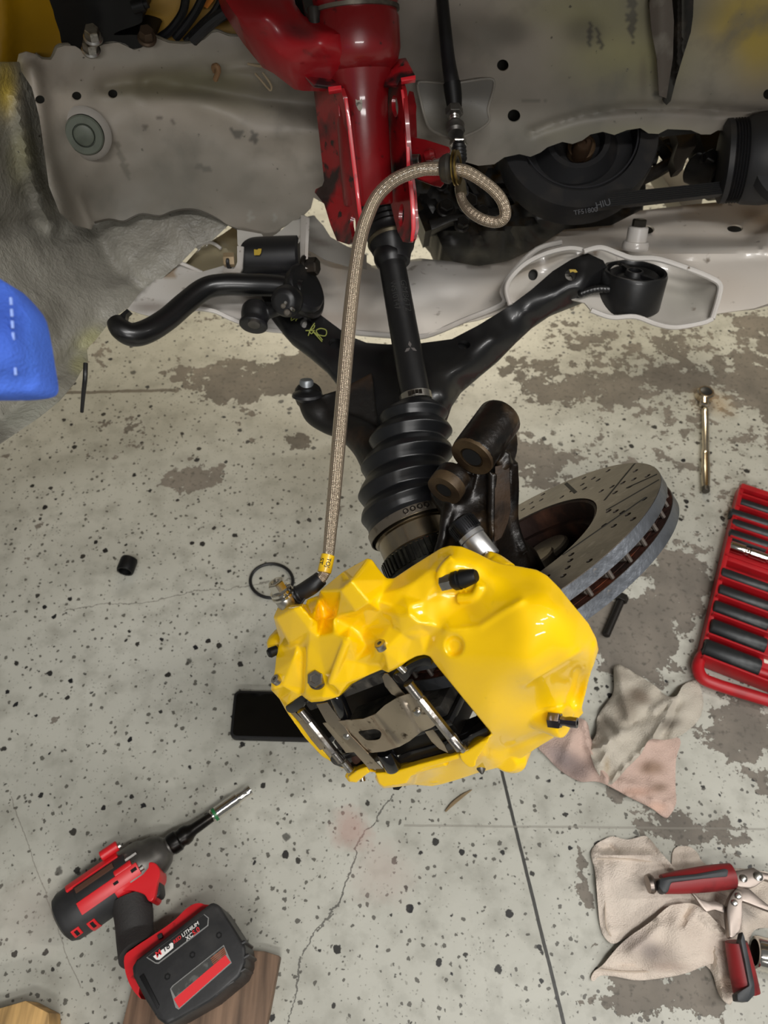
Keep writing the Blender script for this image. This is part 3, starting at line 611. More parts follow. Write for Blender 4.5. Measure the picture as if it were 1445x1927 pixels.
# ------------------------------------------------------------------ engine
eng = thing('engine', 'oily dark engine with ribbed belt and large pulley above the white subframe', 'engine', P(1050, 350, 1.15))
ENG = mat('oily_engine_alloy', '1c1a18', 0.4, 0.3, noise=[(10, '3a332c', .5, .75), (40, '0c0b0a', .5, .7)], bump=[(14, .6), (60, .3)])
PUL = mat('matt_dark_pulley', '242426', 0.55, 0.2, noise=[(30, '34312f', .5, .7)], bump=[(60, .1)])
dsheet('oil_pan', [(800, 410), (830, 398), (850, 402), (900, 396), (1000, 380), (1215, 330), (1210, 395), (1205, 400), (1150, 428), (1062, 436), (1010, 470), (955, 496), (900, 506), (862, 500), (838, 480), (826, 450), (818, 430)],
       [(800, 410, 1.05), (838, 480, 1.05), (900, 500, 1.10), (955, 490, 1.10), (1010, 400, 1.06), (1200, 340, 1.14), (1200, 395, 1.14), (900, 420, 1.03), (900, 460, 1.03)], ENG, eng, .1, 10, grooves=[([(830, 430), (900, 440), (1000, 420)], 8, -.012), ([(900, 400), (905, 480)], 10, .01), ([(960, 400), (970, 470)], 10, -.012)], nz=.012)
dsheet('timing_cover', [(770, 300), (900, 280), (1000, 260), (1480, 230), (1480, 250), (1230, 250), (1215, 340), (1215, 365), (1000, 395), (850, 408), (808, 415), (812, 432), (800, 436), (786, 400), (775, 350)],
       [(780, 330, 1.02), (860, 340, 1.06), (1000, 300, 1.12), (1200, 260, 1.16), (1400, 240, 1.2), (850, 400, 1.02), (1200, 350, 1.15)], ENG, eng, .06, 11, nz=.03, grooves=[([(790, 360), (830, 380), (860, 420)], 6, -.02), ([(870, 300), (900, 400)], 7, -.02), ([(900, 360), (960, 340)], 6, -.02)])
for (u, v, d, r) in ((838, 394, 1.0, .010), (868, 425, 1.0, .008), (905, 405, 1.01, .009), (880, 385, 1.01, .012), (830, 350, 1.0, .007)):
    mb = MB(); hexbolt(mb, P(u, v, d), CV(.1, .2, 1), r, .012); mb.build('cover_bolt', ENG, eng)
mb = MB(); prism(mb, [P(806, 414, .99), P(850, 404, .99), P(902, 400, .99), (P(900, 408, .99)), P(850, 416, .99), P(812, 433, .99)], FW*.02); mb.build('pan_flange', ENG, eng, bevel=.001)
dp = .93; cc = P(1091, 252, dp); ax = CV(-.06, .10, 1).normalized(); R = lambda px: px*dp/F_PX
pul = MB(); lathe(pul, cc-ax*.045, ax, [(0, R(128)), (.004, R(148)), (.040, R(148)), (.045, R(145)), (.045, R(112)), (.040, R(110)), (.018, R(108)), (.018, R(80)), (.030, R(66)), (.036, R(60)), (.036, R(50)), (.024, R(44)), (.020, R(30)), (.020, .001)], 64)
pul.build('crank_pulley', PUL, eng)
mb = MB(); ring(mb, cc+ax*.0005, ax, [(0, R(106)), (.0012, R(106)), (.0012, R(109)), (0, R(109))], 60); mb.build('pulley_ring', mat('pulley_ring_edge', '3c3c40', .4, .5), eng)
mb = MB(); lathe(mb, cc-ax*.02+CV(.004, -.01, 0), ax, [(0, R(26)), (.012, R(26)), (.014, R(22))], 30); mb.build('washer', mat('rusty_brown_washer', '5a4632', .5, .5), eng)
mb = MB(); lathe(mb, cc-ax*.012+CV(.002, -.018, 0), ax, [(0, R(17)), (.022, R(17)), (.026, R(13)), (.026, R(6)), (.023, R(5)), (.023, .001)], 24); mb.build('pulley_bolt', mat('rusty_brown_bolt', '4d3a2b', .45, .6), eng)
text_obj('HIU', 'printed_letters', P(1122, 393, .88), CV(1, .28, 0), CV(-.28, 1, 0), .011, mat('faint_pulley_print', '55565a', .6), eng)
text_obj('TF51800', 'printed_letters', P(1080, 405, .88), CV(1, .16, 0), CV(-.16, 1, 0), .008, MATS['faint_pulley_print'], eng)
# ribbed belt: a flat band with five ribs
b0, b1 = P(1120, 392, .90), P(1470, 352, .905); b0t, b1t = P(1160, 362, .90), P(1470, 330, .905)
mb = MB(); prism(mb, [b0, b1, b1t, b0t], FW*.010)
for k in range(6):
    s = (k+.5)/6.6; p0 = b0t.lerp(b0, s)+FW*-.0008; p1 = b1t.lerp(b1, s)+FW*-.0008; e = (b0-b0t)*.05
    prism(mb, [p0-e, p1-e, p1+e, p0+e], FW*.004)
mb.build('ribbed_belt', mat('belt_rubber', '141415', .4), eng)
# right-hand accessory pulleys, brackets and alternator
c2 = P(1412, 300, .91)
mb = MB(); lathe(mb, c2-CV(1, 0, .2)*.035, CV(1, -.05, .25), [(0, .040), (.004, .048), (.010, .048)]+[(.010+.0016*i, .048-(.003 if i % 2 else 0)) for i in range(1, 11)]+[(.030, .050), (.050, .052), (.075, .050), (.08, .03)], 40)
mb.build('alternator_pulley', PUL, eng)
mb = MB(); lathe(mb, P(1498, 312, .885), CV(-.15, 0, 1), [(0, .052), (.01, .057), (.02, .053), (.025, .02)], 40); mb.build('idler_pulley', PUL, eng)
mb = MB(); prism(mb, [P(1268, 240, .97), P(1312, 240, .97), P(1310, 275, .95), P(1292, 300, .95), P(1286, 318, .95), P(1272, 322, .95), P(1266, 300, .96), P(1276, 270, .97)], FW*.02); mb.build('belt_bracket', mat('brown_grey_bracket', '3a342d', .5, .4, bump=[(60, .3)]), eng, bevel=.002)
mb = MB(); cyl(mb, P(1300, 315, .97), P(1352, 335, .95), .019, 24); mb.build('tensioner_body', ENG, eng)
mb = MB(); hexbolt(mb, P(1332, 305, .95), CV(.1, .2, 1), .010, .014); mb.build('tensioner_bolt', ENG, eng)
for pts in ([(1230, 262), (1260, 300), (1240, 320), (1200, 340)], [(1225, 280), (1265, 268), (1270, 290)], [(1180, 330), (1210, 300), (1235, 300)]):
    mb = MB(); tube(mb, [P(a, b, 1.02) for a, b in pts], .009, 10, 5); mb.build('bracket_rib', ENG, eng)
mb = MB(); prism(mb, [P(1312, 240, 1.05), P(1480, 235, 1.05), P(1480, 340, 1.05), P(1360, 352, 1.05), P(1340, 340, 1.05), (P(1330, 300, 1.05))], FW*.05); mb.build('alternator_housing', ENG, eng, bevel=.004)
mb = MB(); prism(mb, [P(1160, 330, 1.25), P(1207, 330, 1.25), P(1207, 415, 1.25), P(1150, 440, 1.25), P(1100, 440, 1.25)], FW*.08); mb.build('engine_mount', ENG, eng)
# pale far beam seen through the gap
mb = MB(); prism(mb, [P(1232, 310, 1.42), P(1262, 305, 1.42), P(1330, 340, 1.42), P(1320, 392, 1.42), P(1290, 400, 1.42)], FW*.05); mb.build('far_mount_bracket', mat('far_grey_paint', '9c978c', .5), sub, bevel=.004)
# vertical wall of the pan, seen left of the hole
# ------------------------------------------------------------------ strut
st = thing('suspension_strut', 'red painted suspension strut with two bracket plates, hanging from the top edge', 'strut', P(690, 440, .80))
S0, S1 = P(664, -40, .70), P(694, 400, .785); SA = (S1-S0).normalized(); SL = (S1-S0).length
def sp(v): return S0.lerp(S1, (v+40)/440.0)
def tt(v): return (sp(v)-S0).length
mb = MB()
lathe(mb, S0, SA, [(0, .040), (tt(-10), .0405), (tt(4), .0415), (tt(12), .0400), (tt(22), .0400), (tt(30), .0418), (tt(85), .0418), (tt(108), .0385), (tt(118), .034), (tt(122), .0315), (tt(150), .0285), (tt(185), .0262), (tt(380), .0262), (tt(384), .0250)], 56)
mb.build('strut_tube', REDP, st, 40)
mb = MB(); lathe(mb, S0-SA*.01, SA, [(0, .030), (tt(8)+.01, .030), (tt(9)+.011, .0425), (tt(14)+.012, .0425), (tt(18)+.012, .030)], 48); mb.build('lock_ring', mat('dirty_silver_ring', '8f887c', .4, .8, noise=[(30, '3e3a36', .5, .7)]), st)
# thick arm running up to the left
RED2 = mat('strut_red_arm', '96101a', .36, attr=True, coat=.25, noise=[(60, '5a1014', .62, .75)], bump=[(40, .12)])
dsheet('strut_arm', [(398, -40), (545, -40), (556, 8), (572, 30), (600, 40), (640, 44), (672, 60), (672, 118), (600, 121), (560, 120), (543, 117), (500, 84), (480, 74), (440, 24)],
       [(400, -30, .70), (545, -30, .715), (480, 74, .70), (570, 30, .70), (545, 117, .70), (660, 60, .70), (660, 115, .705), (600, 80, .674), (500, 30, .678), (630, 80, .682), (600, 115, .695), (600, 45, .69)], RED2, st, .045, 8, grooves=[([(545, 0), (575, 45), (600, 60), (660, 66)], 7, -.004)],
       base='96101a', marks=[(560, 60, 40, 14, '4a3034', .5, .4), (470, 10, 30, 40, '7a1218', .4)])
mb = MB(); lathe(mb, P(590, 12, .69), SA, [(0, .006), (.03, .006)], 16); prism(mb, [P(566, -10, .70), P(640, -10, .70), P(640, 8, .70), P(610, 30, .69), P(590, 36, .69), (P(574, 22, .69))], FW*.02); mb.build('arm_recess_part', mat('greasy_grey_metal', '4a4744', .4, .6, noise=[(30, '1e1c1a', .5, .7)]), st, bevel=.002)
# two bracket plates with slotted holes
def plate(name, ol, ctl, holes, m=REDP, th=CV(.004, 0, 0), sp_=7):
    t = TPS(ctl); mb = MB()
    V = sheet(mb, ol, lambda V: [P(a, b, q) for (a, b), q in zip(V, t(V))], th, sp_, holes); return mb.build(name, m, st, 45)
REDD = mat('strut_red_scuffed', '92121a', .32, coat=.4, noise=[(26, '241214', .47, .62), (90, '1c1010', .6, .68)], bump=[(60, .2)])
EDGE = mat('lit_red_plate_edge', 'cf2530', .3, coat=.4, noise=[(120, 'd8b8b4', .68, .72), (60, '7a1a20', .6, .7)])  # brighter red puts the light on the plate edges into the colour
plate('bracket_plate', [(588, 152), (640, 166), (646, 184), (655, 250), (664, 330), (674, 408), (671, 440), (664, 456), (655, 460), (634, 453), (622, 424), (610, 384), (600, 372), (592, 362), (594, 356), (606, 350), (610, 340), (600, 250)],
      [(588, 152, .76), (610, 345, .80), (646, 184, .715), (674, 408, .755), (655, 455, .765), (600, 372, .805), (634, 453, .79)],
      [smooth2([(664, 402), (658, 418), (660, 434), (663, 446), (668, 440), (669, 418)], 2), smooth2([(636, 196), (640, 200), (645, 222), (646, 236), (642, 230), (638, 214)], 2)], REDD)
plate('bracket_plate', [(724, 150), (752, 150), (758, 172), (764, 250), (769, 312), (776, 360), (781, 428), (776, 450), (768, 457), (758, 455), (748, 436), (740, 405), (734, 380), (728, 330), (716, 240)],
      [(724, 150, .775), (716, 240, .785), (734, 380, .80), (758, 172, .715), (769, 312, .735), (781, 428, .76), (760, 455, .775)],
      [ell(755, 405, 5, 22, 18, .05), ell(743, 200, 6, 21, 18, -.08)], REDD)
def edge_strip(pts, ds, w0, th=.004):
    mb = MB(); a = [P(u, v, d-.0012) for (u, v), d in zip(pts, ds)]; w = [RT*pxm(x, d) for x, d in zip(w0, ds)]
    v = []; f = []
    for p, q in zip(a, w): v += [p, p+q, p+q+FW*th, p+FW*th]
    n = len(a)
    for i in range(n-1):
        for k in range(4): f.append((i*4+k, i*4+(k+1) % 4, i*4+4+(k+1) % 4, i*4+4+k))
    f += [(0, 1, 2, 3), tuple(n*4-4+k for k in (3, 2, 1, 0))]
    mb.add(v, f); return mb.build('plate_edge', EDGE, st, bevel=.0006)
edge_strip([(647, 184), (650, 210), (656, 260), (662, 310), (667, 350), (673, 400), (677, 420), (675, 436)], [.713, .717, .724, .733, .740, .752, .757, .76], [7, 8, 8, 8, 8, 8, 7, 5])
edge_strip([(754, 168), (758, 200), (761, 240), (764, 280), (765, 314)], [.713, .717, .722, .727, .733], [5, 7, 7, 7, 7])
edge_strip([(768, 340), (771, 370), (773, 400), (774, 430), (772, 454)], [.738, .744, .75, .757, .763], [8, 9, 9, 8, 6])
for ol, d in (([(568, 132), (580, 127), (628, 128), (641, 160), (616, 163), (590, 160), (574, 143)], .735), ([(740, 112), (764, 108), (782, 142), (754, 147), (748, 160), (722, 160), (730, 130)], .735)):
    mb = MB(); prism(mb, [P(a, b, d-(.02 if b > 140 else 0)) for a, b in ol], FW*.005); mb.build('top_tab', REDD, st, bevel=.0012)
for ol in ([(617, 163), (642, 160), (643, 168), (618, 172)], [(754, 146), (782, 141), (782, 149), (755, 153)]):
    mb = MB(); prism(mb, [P(a, b, .712) for a, b in ol], FW*.006); mb.build('tab_edge', EDGE, st, bevel=.0006)
mb = MB(); prism(mb, [P(676, 168, .765), P(683, 166, .765), P(689, 176, .765), P(688, 196, .765), P(684, 202, .765), P(680, 200, .765), P(676, 186, .765)], FW*.002)
# paint chip with bare metal on the tube, lying on its surface
mb = MB(); rr = .0263
def on_tube(px, v): c = sp(v); side = RT-SA*RT.dot(SA); side.normalize(); out = side.cross(SA); out = out if out.dot(FW) < 0 else -out; x = px; return c+side*x+out*math.sqrt(max(rr*rr-x*x, 0))
o_ = [(-.004, 168), (-.001, 164), (.001, 172), (.0015, 184), (.001, 196), (-.001, 201), (-.003, 198), (-.005, 188), (-.0048, 176)]
mb.add([on_tube(a, b) for a, b in o_]+[on_tube(a, b)-FW*-.0005*0+(FW*-.0004) for a, b in o_], [tuple(range(9, 18))]+[(i, (i+1) % 9, (i+1) % 9+9, i+9) for i in range(9)])
mb.build('paint_chip', mat('scraped_bare_metal', '6d675f', .4, .8, noise=[(200, '3d3833', .5, .6)]), st)
# hose tab with bolt
mb = MB(); prism(mb, [P(768, 256, .765), P(800, 262, .76), P(845, 276, .75), P(848, 284, .75), P(842, 292, .75), P(815, 300, .755), P(800, 318, .757), P(772, 312, .765)], FW*.004); mb.build('hose_tab', REDP, st, bevel=.0012)
mb = MB(); prism(mb, [P(766, 216, .765), P(783, 210, .775), P(785, 258, .775), P(768, 262, .765)], FW*.004); prism(mb, [P(764, 190, .765), P(770, 170, .77), P(778, 172, .775), P(784, 200, .775), P(783, 214, .775), P(768, 220, .765)], FW*.004); mb.build('rear_tab', REDP, st, bevel=.001)
mb = MB(); prism(mb, [P(790, 330, .755), P(835, 330, .75), P(836, 344, .748), P(830, 351, .748), P(815, 347, .75), P(782, 334, .757)], FW*.004); mb.build('hose_tab', REDP, st, bevel=.0012)
mb = MB(); cyl(mb, P(770, 301, .752), P(790, 300, .748), .0052, 20); mb.build('tab_bolt', STEEL, st)
mb = MB(); lathe(mb, P(800, 294, .75), CV(.9, .1, .3), [(0, .005), (.006, .006), (.010, .004)], 14); mb.build('weld_bead', REDP, st)
# ------------------------------------------------------------------ drive shaft
ds = thing('drive_shaft', 'black drive shaft between ribbed rubber boots, running down behind the braided hose', 'drive shaft', P(750, 620, .83))
D0, D1 = P(717, 380, .850), P(783, 752, .790); DA = (D1-D0).normalized()
def dpt(v): return D0.lerp(D1, (v-380)/372.0)
def dt(v): return (dpt(v)-D0).length
# inner boot seen between the bracket plates
prof = [(0, .031)]
for i in range(9): prof += [(.003+i*.0042, .0300-(0 if i % 2 else .0022))]
prof += [(dt(425), .0285), (dt(434), .0285)]
I0 = D0 + CV(.004, 0, 0)
mb = MB(); lathe(mb, I0, DA, [(0, .026)]+[(.002+i*.0035, .0285-(0 if i % 2 else .0018)) for i in range(13)]+[(.050, .027)], 44); mb.build('inner_boot', RUBBER, ds)
mb = MB(); lathe(mb, I0+DA*.0495, DA, [(0, .0262), (.003, .0275), (.006, .0262)], 44); mb.build('boot_band', mat('greasy_brass_band', '6a6250', .4, .7), ds)
mb = MB(); lathe(mb, I0+DA*.054, DA, [(0, .026), (.008, .024), (.014, .020), (.022, .0175), (.026, .0165)], 40); mb.build('joint_neck', RUBBER, ds)
def clamp(a, axis, r, h, parent, nub=True, m=None, teeth=5):
    mb = MB(); ring(mb, a, axis, [(0, r), (h, r), (h, r+.0010), (0, r+.0010)], 44)
    x, y, d = basis(axis); tv = (CAM-a); tv = (tv-d*tv.dot(d)).normalized(); sv = d.cross(tv)
    o = mb.build('hose_clamp', m or STEEL, parent)
    m2 = MB()
    for k in range(teeth):
        an = (k-teeth/2)*.22+.1; c = a+axis*h*.5+(tv*math.cos(an)+sv*math.sin(an))*(r+.0012)
        box(m2, c, sv*.0016, axis*h*.28, tv*.0009)
    m2.build('clamp_teeth', DARKIRON, o)
    return o
clamp(dpt(455), DA, .0180, .007, ds)
mb = MB(); lathe(mb, D0, DA, [(dt(462), .0150), (dt(466), .0168), (dt(474), .0175), (dt(480), .0188), (dt(492), .0192), (dt(500), .0178), (dt(506), .0155), (dt(508), .0150), (dt(740), .0160), (dt(752), .0160)], 44); mb.build('shaft', mat('shaft_black_paint', '121213', .36, bump=[(90, .06)], noise=[(20, '1d1d1e', .5, .7)]), ds)
# faded print and a three-lobed mark lying on the shaft
def on_shaft(v0, rad, off=0.0):
    c = D0+DA*0; side = (RT-DA*RT.dot(DA)).normalized(); out = side.cross(DA); out = out if out.dot(FW) < 0 else -out
    def f(x, y):   # x along the shaft downwards, y sideways to the right
        p = dpt(v0)+DA*x; a = y/rad+off; return p+(side*math.sin(a)+out*math.cos(a))*(rad+.0003)
    return f
fs = on_shaft(548, .0156, .25); FADE = mat('faded_grey_print', '2e2e2d', .5)
text_obj('GMB6T2', 'shaft_print', None or (0, 0, 0), (1, 0, 0), (0, 1, 0), .0105, FADE, ds, fn=fs)
text_obj('WS10T47', 'shaft_print', (0, 0, 0), (1, 0, 0), (0, 1, 0), .0085, FADE, ds, fn=on_shaft(548, .0156, -.15-.3))
mb = MB(); fm = on_shaft(672, .0158, .12)
for k in range(3):
    a = PI+k*2*PI/3; q = lambda r, b: fm(r*math.cos(b), r*math.sin(b))
    pts = [q(.0003, a), q(.0042, a-.45), q(.0078, a), q(.0042, a+.45)]; mb.add(pts, [(0, 1, 2, 3)])
mb.build('shaft_mark', mat('grey_mark', '55504e', .5), ds)
# outer boot: six convolutions leaning out towards the joint
B0, B1 = P(784, 762, .785), P(757, 985, .735)
BA0 = (P(783, 752, .79)-P(740, 560, .82)).normalized(); BA1 = CV(-.40*0+.30, -.90, .20).normalized()
cen = [P(783, 758, .787), P(777, 790, .780), P(771, 835, .772), (P(765, 880, .764)), P(763, 925, .756), P(766, 960, .748), P(773, 990, .742)]
def boot_frame(s):
    s = s*6; i = min(int(s), 5); k = s-i; q = catmull(cen, 10); idx = min(int(round(s*10)), len(q)-1); return q[idx]
q = catmull(cen, 10); ax0 = CV(.02, -1, .25).normalized(); ax1 = CV(.36, -.86, .36).normalized()
key = [(0, .0165), (.02, .021), (.05, .0235), (.10, .0325), (.135, .0365), (.17, .0335), (.20, .0318), (.25, .0405), (.285, .0440), (.32, .0400), (.35, .0370), (.41, .0455), (.455, .0490), (.50, .0440), (.53, .0415), (.59, .0475), (.63, .0500), (.68, .0450), (.71, .0425), (.77, .0470), (.81, .0480), (.86, .0445), (.90, .0425), (.96, .0430), (1.0, .0425)]
mb = MB(); v = []; f = []; seg = 64; M = 150
kx = [a for a, b in key]; ky = [b for a, b in key]
for i in range(M+1):
    s = i/M; c = q[min(int(round(s*60)), 60)]; fr = s*60-int(s*60)
    c = q[min(int(s*60), 60)].lerp(q[min(int(s*60)+1, 60)], fr)
    A = ax0.lerp(ax1, s).normalized(); side = (RT-A*RT.dot(A)).normalized(); out = A.cross(side)
    r = float(np.interp(s, kx, ky))
    for k in range(seg):
        a = 2*PI*k/seg; seam = .0006 if k == 18 else 0
        v.append(c+(side*math.cos(a)+out*math.sin(a))*(r+seam))
for i in range(M):
    for k in range(seg): k2 = (k+1) % seg; f.append((i*seg+k, i*seg+k2, (i+1)*seg+k2, (i+1)*seg+k))
f.append(tuple(reversed(range(seg)))); f.append(tuple(M*seg+k for k in range(seg))); mb.add(v, f)
mb.build('outer_boot', mat('boot_rubber', '131416', .36, noise=[(9, '1f1f22', .5, .7)], bump=[(80, .05)]), ds, 60)
clamp(dpt(744), DA, .0165, .008, ds, teeth=4)
J0 = cen[-1]; JA = ax1
o = clamp(J0-JA*.004, JA, .0430, .009, ds, m=mat('worn_steel_band', '8d8478', .35, .9, noise=[(60, '4a4036', .55, .7)]), teeth=0)
m2 = MB(); side = (RT-JA*RT.dot(JA)).normalized(); tv = side.cross(JA); tv = tv if tv.dot(FW) < 0 else -tv
for k in range(4):
    an = -.15+k*.16; c = J0+(side*math.sin(an)+tv*math.cos(an))*.0442; tg = side*math.cos(an)-tv*math.sin(an)
    ring(m2, c, (side*math.sin(an)+tv*math.cos(an)), [(-.0005, .0018), (.0012, .0018), (.0012, .0028), (-.0005, .0028)], 10)
m2.build('clamp_crimp', DARKIRON, o)
mb = MB(); lathe(mb, J0+JA*.004, JA, [(0, .040), (.004, .0405), (.005, .038), (.022, .038), (.024, .0400), (.026, .041)], 56); mb.build('joint_cup', mat('brushed_joint_steel', 'b5a78f', .25, 1.0, noise=[(8, '5a5042', .4, .7)]), ds)
mb = MB(); lathe(mb, J0+JA*.028, JA, [(0, .0405), (.020, .0405), (.03, .038), (.04, .03)], 56)
for k in range(48):
    an = 2*PI*k/48; rd = side*math.cos(an)+JA.cross(side)*math.sin(an); tg = JA.cross(rd); box(mb, J0+JA*.038+rd*.0415, tg*.0013, JA*.008, rd*.0017)
mb.build('tone_ring', mat('dark_tone_ring', '25241f', .35, .6, noise=[(60, '4a483c', .5, .7)]), ds, kind=None)
# ------------------------------------------------------------------ control arm
ca = thing('control_arm', 'black A-shaped lower control arm with yellow chalk marks, under the drive shaft', 'control arm', P(750, 700, .88))
ARM = mat('control_arm_black', '121213', .36, coat=.15, noise=[(14, '1c1b1a', .5, .7), (80, '2c2823', .7, .75)], bump=[(50, .08)])
arm_o = [(500, 580), (512, 572), (540, 568), (575, 580), (600, 590), (640, 620), (662, 634), (690, 645), (730, 648), (790, 646), (850, 638), (900, 612), (960, 575), (1000, 545), (1040, 510), (1075, 488), (1105, 476), (1135, 490), (1150, 520), (1150, 545),
         (1120, 556), (1080, 572), (1040, 588), (1005, 612), (975, 640), (940, 676), (905, 705), (870, 735), (850, 765), (838, 800), (830, 840), (780, 870), (740, 900), (700, 880), (690, 830), (672, 800), (650, 760), (640, 730), (615, 698), (580, 668), (548, 644), (525, 618), (508, 596)]
dsheet('arm_plate', arm_o, [(1100, 548, .893), (1050, 553, .890), (990, 583, .886), (930, 640, .878), (870, 700, .865), (845, 750, .852), (1120, 556, .915), (1080, 572, .915), (1005, 612, .912), (940, 676, .902), (870, 735, .888), (838, 800, .870), (510, 580, .905), (560, 570, .905), (600, 600, .90), (540, 640, .895), (650, 640, .89), (620, 700, .88), (740, 650, .885), (740, 760, .86), (850, 640, .885), (960, 575, .893), (1040, 510, .900), (1140, 500, .90), (760, 880, .84), (700, 870, .845)],
       ARM, ca, .018, 6, holes=[ell(576, 608, 11, 10), ell(631, 646, 13, 10), ell(1074, 517, 11, 11), ell(873, 649, 12, 8)],
       grooves=[([(505, 598), (530, 640), (580, 675), (625, 720), (648, 770)], 12, .012), ([(560, 580), (640, 640), (720, 665), (850, 655), (960, 600), (1060, 510)], 22, .004)], nz=.001)
dsheet('arm_lower_plate', [(530, 590), (575, 590), (640, 630), (690, 655), (790, 660), (850, 650), (905, 625), (960, 585), (1040, 518), (1072, 492), (1105, 480), (1130, 500), (1120, 545), (1040, 575), (975, 625), (905, 690), (850, 740), (780, 840), (700, 840), (670, 770), (625, 695), (560, 640)], [(530, 590, .925), (640, 630, .915), (740, 650, .90), (850, 740, .88), (760, 840, .87), (1040, 575, .92), (1100, 500, .93)], ARM, ca, .003, 14)
mb = MB(); BX = CV(.03, .80, .62).normalized(); bc = P(1190, 530, .905)
ring(mb, bc-BX*.030, BX, [(0, .030), (.001, .0392), (.040, .0392), (.044, .0375), (.044, .034), (.040, .033), (.010, .030)], 48); mb.build('bush_sleeve', ARM, ca)
mb = MB(); ring(mb, bc-BX*.02, BX, [(0, .008), (0, .033), (.026, .033), (.030, .028), (.024, .020), (.028, .012), (.034, .010), (.034, .008)], 40); mb.build('rubber_bush', RUBBER, ca)
for k in (-.9, 1.8):
    mb = MB(); sv = BX.cross(RT).normalized(); rd = RT*math.cos(k)+sv*math.sin(k); box(mb, bc+rd*.02+BX*.008, rd*.013, BX*.004, BX.cross(rd)*.003); mb.build('bush_rib', RUBBER, ca)
for (u, v) in ((1162, 537), (1162, 542)):
    pass
mb = MB(); prism(mb, [P(1157, 535, .887), P(1165, 536, .887), P(1168, 541, .887), P(1160, 545, .887), P(1155, 541, .887)], FW*.001); mb.build('paint_dab', mat('yellow_paint_dab', 'a98d1c', .5), ca)
mb = MB(); prism(mb, [P(1071, 507, .888), P(1083, 507, .888), P(1087, 512, .888), P(1082, 513, .888), P(1078, 511, .888), P(1073, 513, .888)], FW*.001); mb.build('paint_dab', MATS['yellow_paint_dab'], ca)
mb = MB()
for k in range(9):
    a = k/8; lathe(mb, P(1092+52*a, 553-4*math.sin(a*3)-8*a, .893), CV(1, .2, .3), [(-.003, .003), (.001, .0055), (.005, .003)], 12)
mb.fuse('weld_bead', ARM, ca, .0012, 3)
mb = MB(); cyl(mb, P(456, 486, .925), P(566, 482, .920), .0245, 40); mb.build('front_bush', RUBBER, ca)
mb = MB(); prism(mb, [P(484, 470, .893), P(486, 468, .893), P(492, 468, .893), P(491, 476, .893), P(488, 480, .893), P(478, 480, .893), P(478, 469, .893)], FW*.001); mb.build('paint_dab', MATS['yellow_paint_dab'], ca)
mb = MB(); hexbolt(mb, P(572, 502, .89), CV(1, -.05, .3), .0105, .018); mb.build('pivot_bolt', mat('dark_oiled_bolt', '2d2925', .35, .7, noise=[(40, '4a4138', .5, .7)]), ca)
mb = MB(); dsx = [P(470, 515, .915), P(560, 510, .91), P(600, 580, .905), P(540, 600, .905), P(505, 585, .905)]; prism(mb, dsx, FW*.02); mb.build('bush_housing', ARM, ca, bevel=.003)
# chalk writing on the arm
CH = mat('yellow_green_chalk', '8e9348', .8)
mb = MB()
for st_ in ([(607, 640), (599, 630), (595, 622), (604, 618), (614, 622), (612, 632), (599, 630)], [(599, 632), (590, 625), (606, 643)], [(591, 622), (586, 628), (582, 622), (590, 618), (592, 612)], [(580, 632), (584, 620), (592, 608)], [(575, 622), (592, 622)], [(556, 598), (548, 603), (551, 594), (560, 600), (562, 594), (556, 604)]):
    tube(mb, [P(a, b, .8905 if a > 570 else .895) for a, b in st_], .0007, 5, 4)
mb.build('chalk_mark', CH, ca)
# ball joint side: arm end and knuckle steering arm at lower left of the boot
# ------------------------------------------------------------------ anti-roll bar with its bush and drop link
ar = thing('anti_roll_bar', 'bent black anti-roll bar with a scooped end, in front of the white subframe', 'anti-roll bar', P(400, 540, .87))
mb = MB(); bp = [P(568, 548, .872), P(520, 538, .872), P(470, 536, .872), P(420, 536, .868), P(385, 544, .862), P(350, 570, .85), P(315, 600, .835), P(280, 622, .82), P(250, 630, .81), P(228, 620, .806), P(218, 606, .81)]
tube(mb, bp, [.0128]*7+[.0130, .0128, .0118, .0100], 28, 8); mb.build('bar', mat('anti_roll_bar_black', '0f0f10', .33, coat=.15, noise=[(12, '1a1a1b', .5, .7)], bump=[(40, .05)]), ar)
dsheet('flattened_end', [(205, 608), (214, 600), (226, 592), (239, 581), (244, 586), (237, 592), (235, 604), (240, 613), (250, 618), (246, 636), (225, 634), (210, 622)], [(205, 608, .80), (239, 581, .815), (245, 630, .80), (225, 610, .805)], BLACK, ar, .010, 6)
mb = MB(); ax = CV(.55, .30, .55).normalized(); lathe(mb, P(560, 560, .88)-ax*.018, ax, [(0, .014), (.004, .020), (.022, .0235), (.026, .026), (.030, .0265), (.034, .0255), (.036, .024)], 40); mb.build('bar_bush', RUBBER, ar)
mb = MB(); ax2 = CV(.8, .15, .5).normalized(); lathe(mb, P(566, 552, .885), ax2, [(0, .030), (.006, .0325), (.010, .0325), (.012, .030)], 40); mb.build('bush_bracket', BLACK, ar)
lk = thing('drop_link', 'small black drop link with round end and rivets beside the arm bush', 'link', P(520, 590, .87))
mb = MB(); lathe(mb, P(482, 582, .87), CV(-.1, -1, .35), [(-.006, .0130), (0, .0165), (.008, .0165), (.016, .0150), (.020, .0165), (.022, .0170), (.024, .015), (.0242, .008)], 36)
tube(mb, [P(485, 592, .872), P(505, 588, .868), P(525, 580, .862), P(545, 572, .855)], [.010, .0075, .0085, .012], 18, 5)
lathe(mb, P(548, 565, .862), CV(-.3, -.35, 1), [(0, .016), (.014, .0185), (.024, .015), (.027, .010)], 32)
mb.fuse('link_body', RUBBER, lk, .0014, 4)
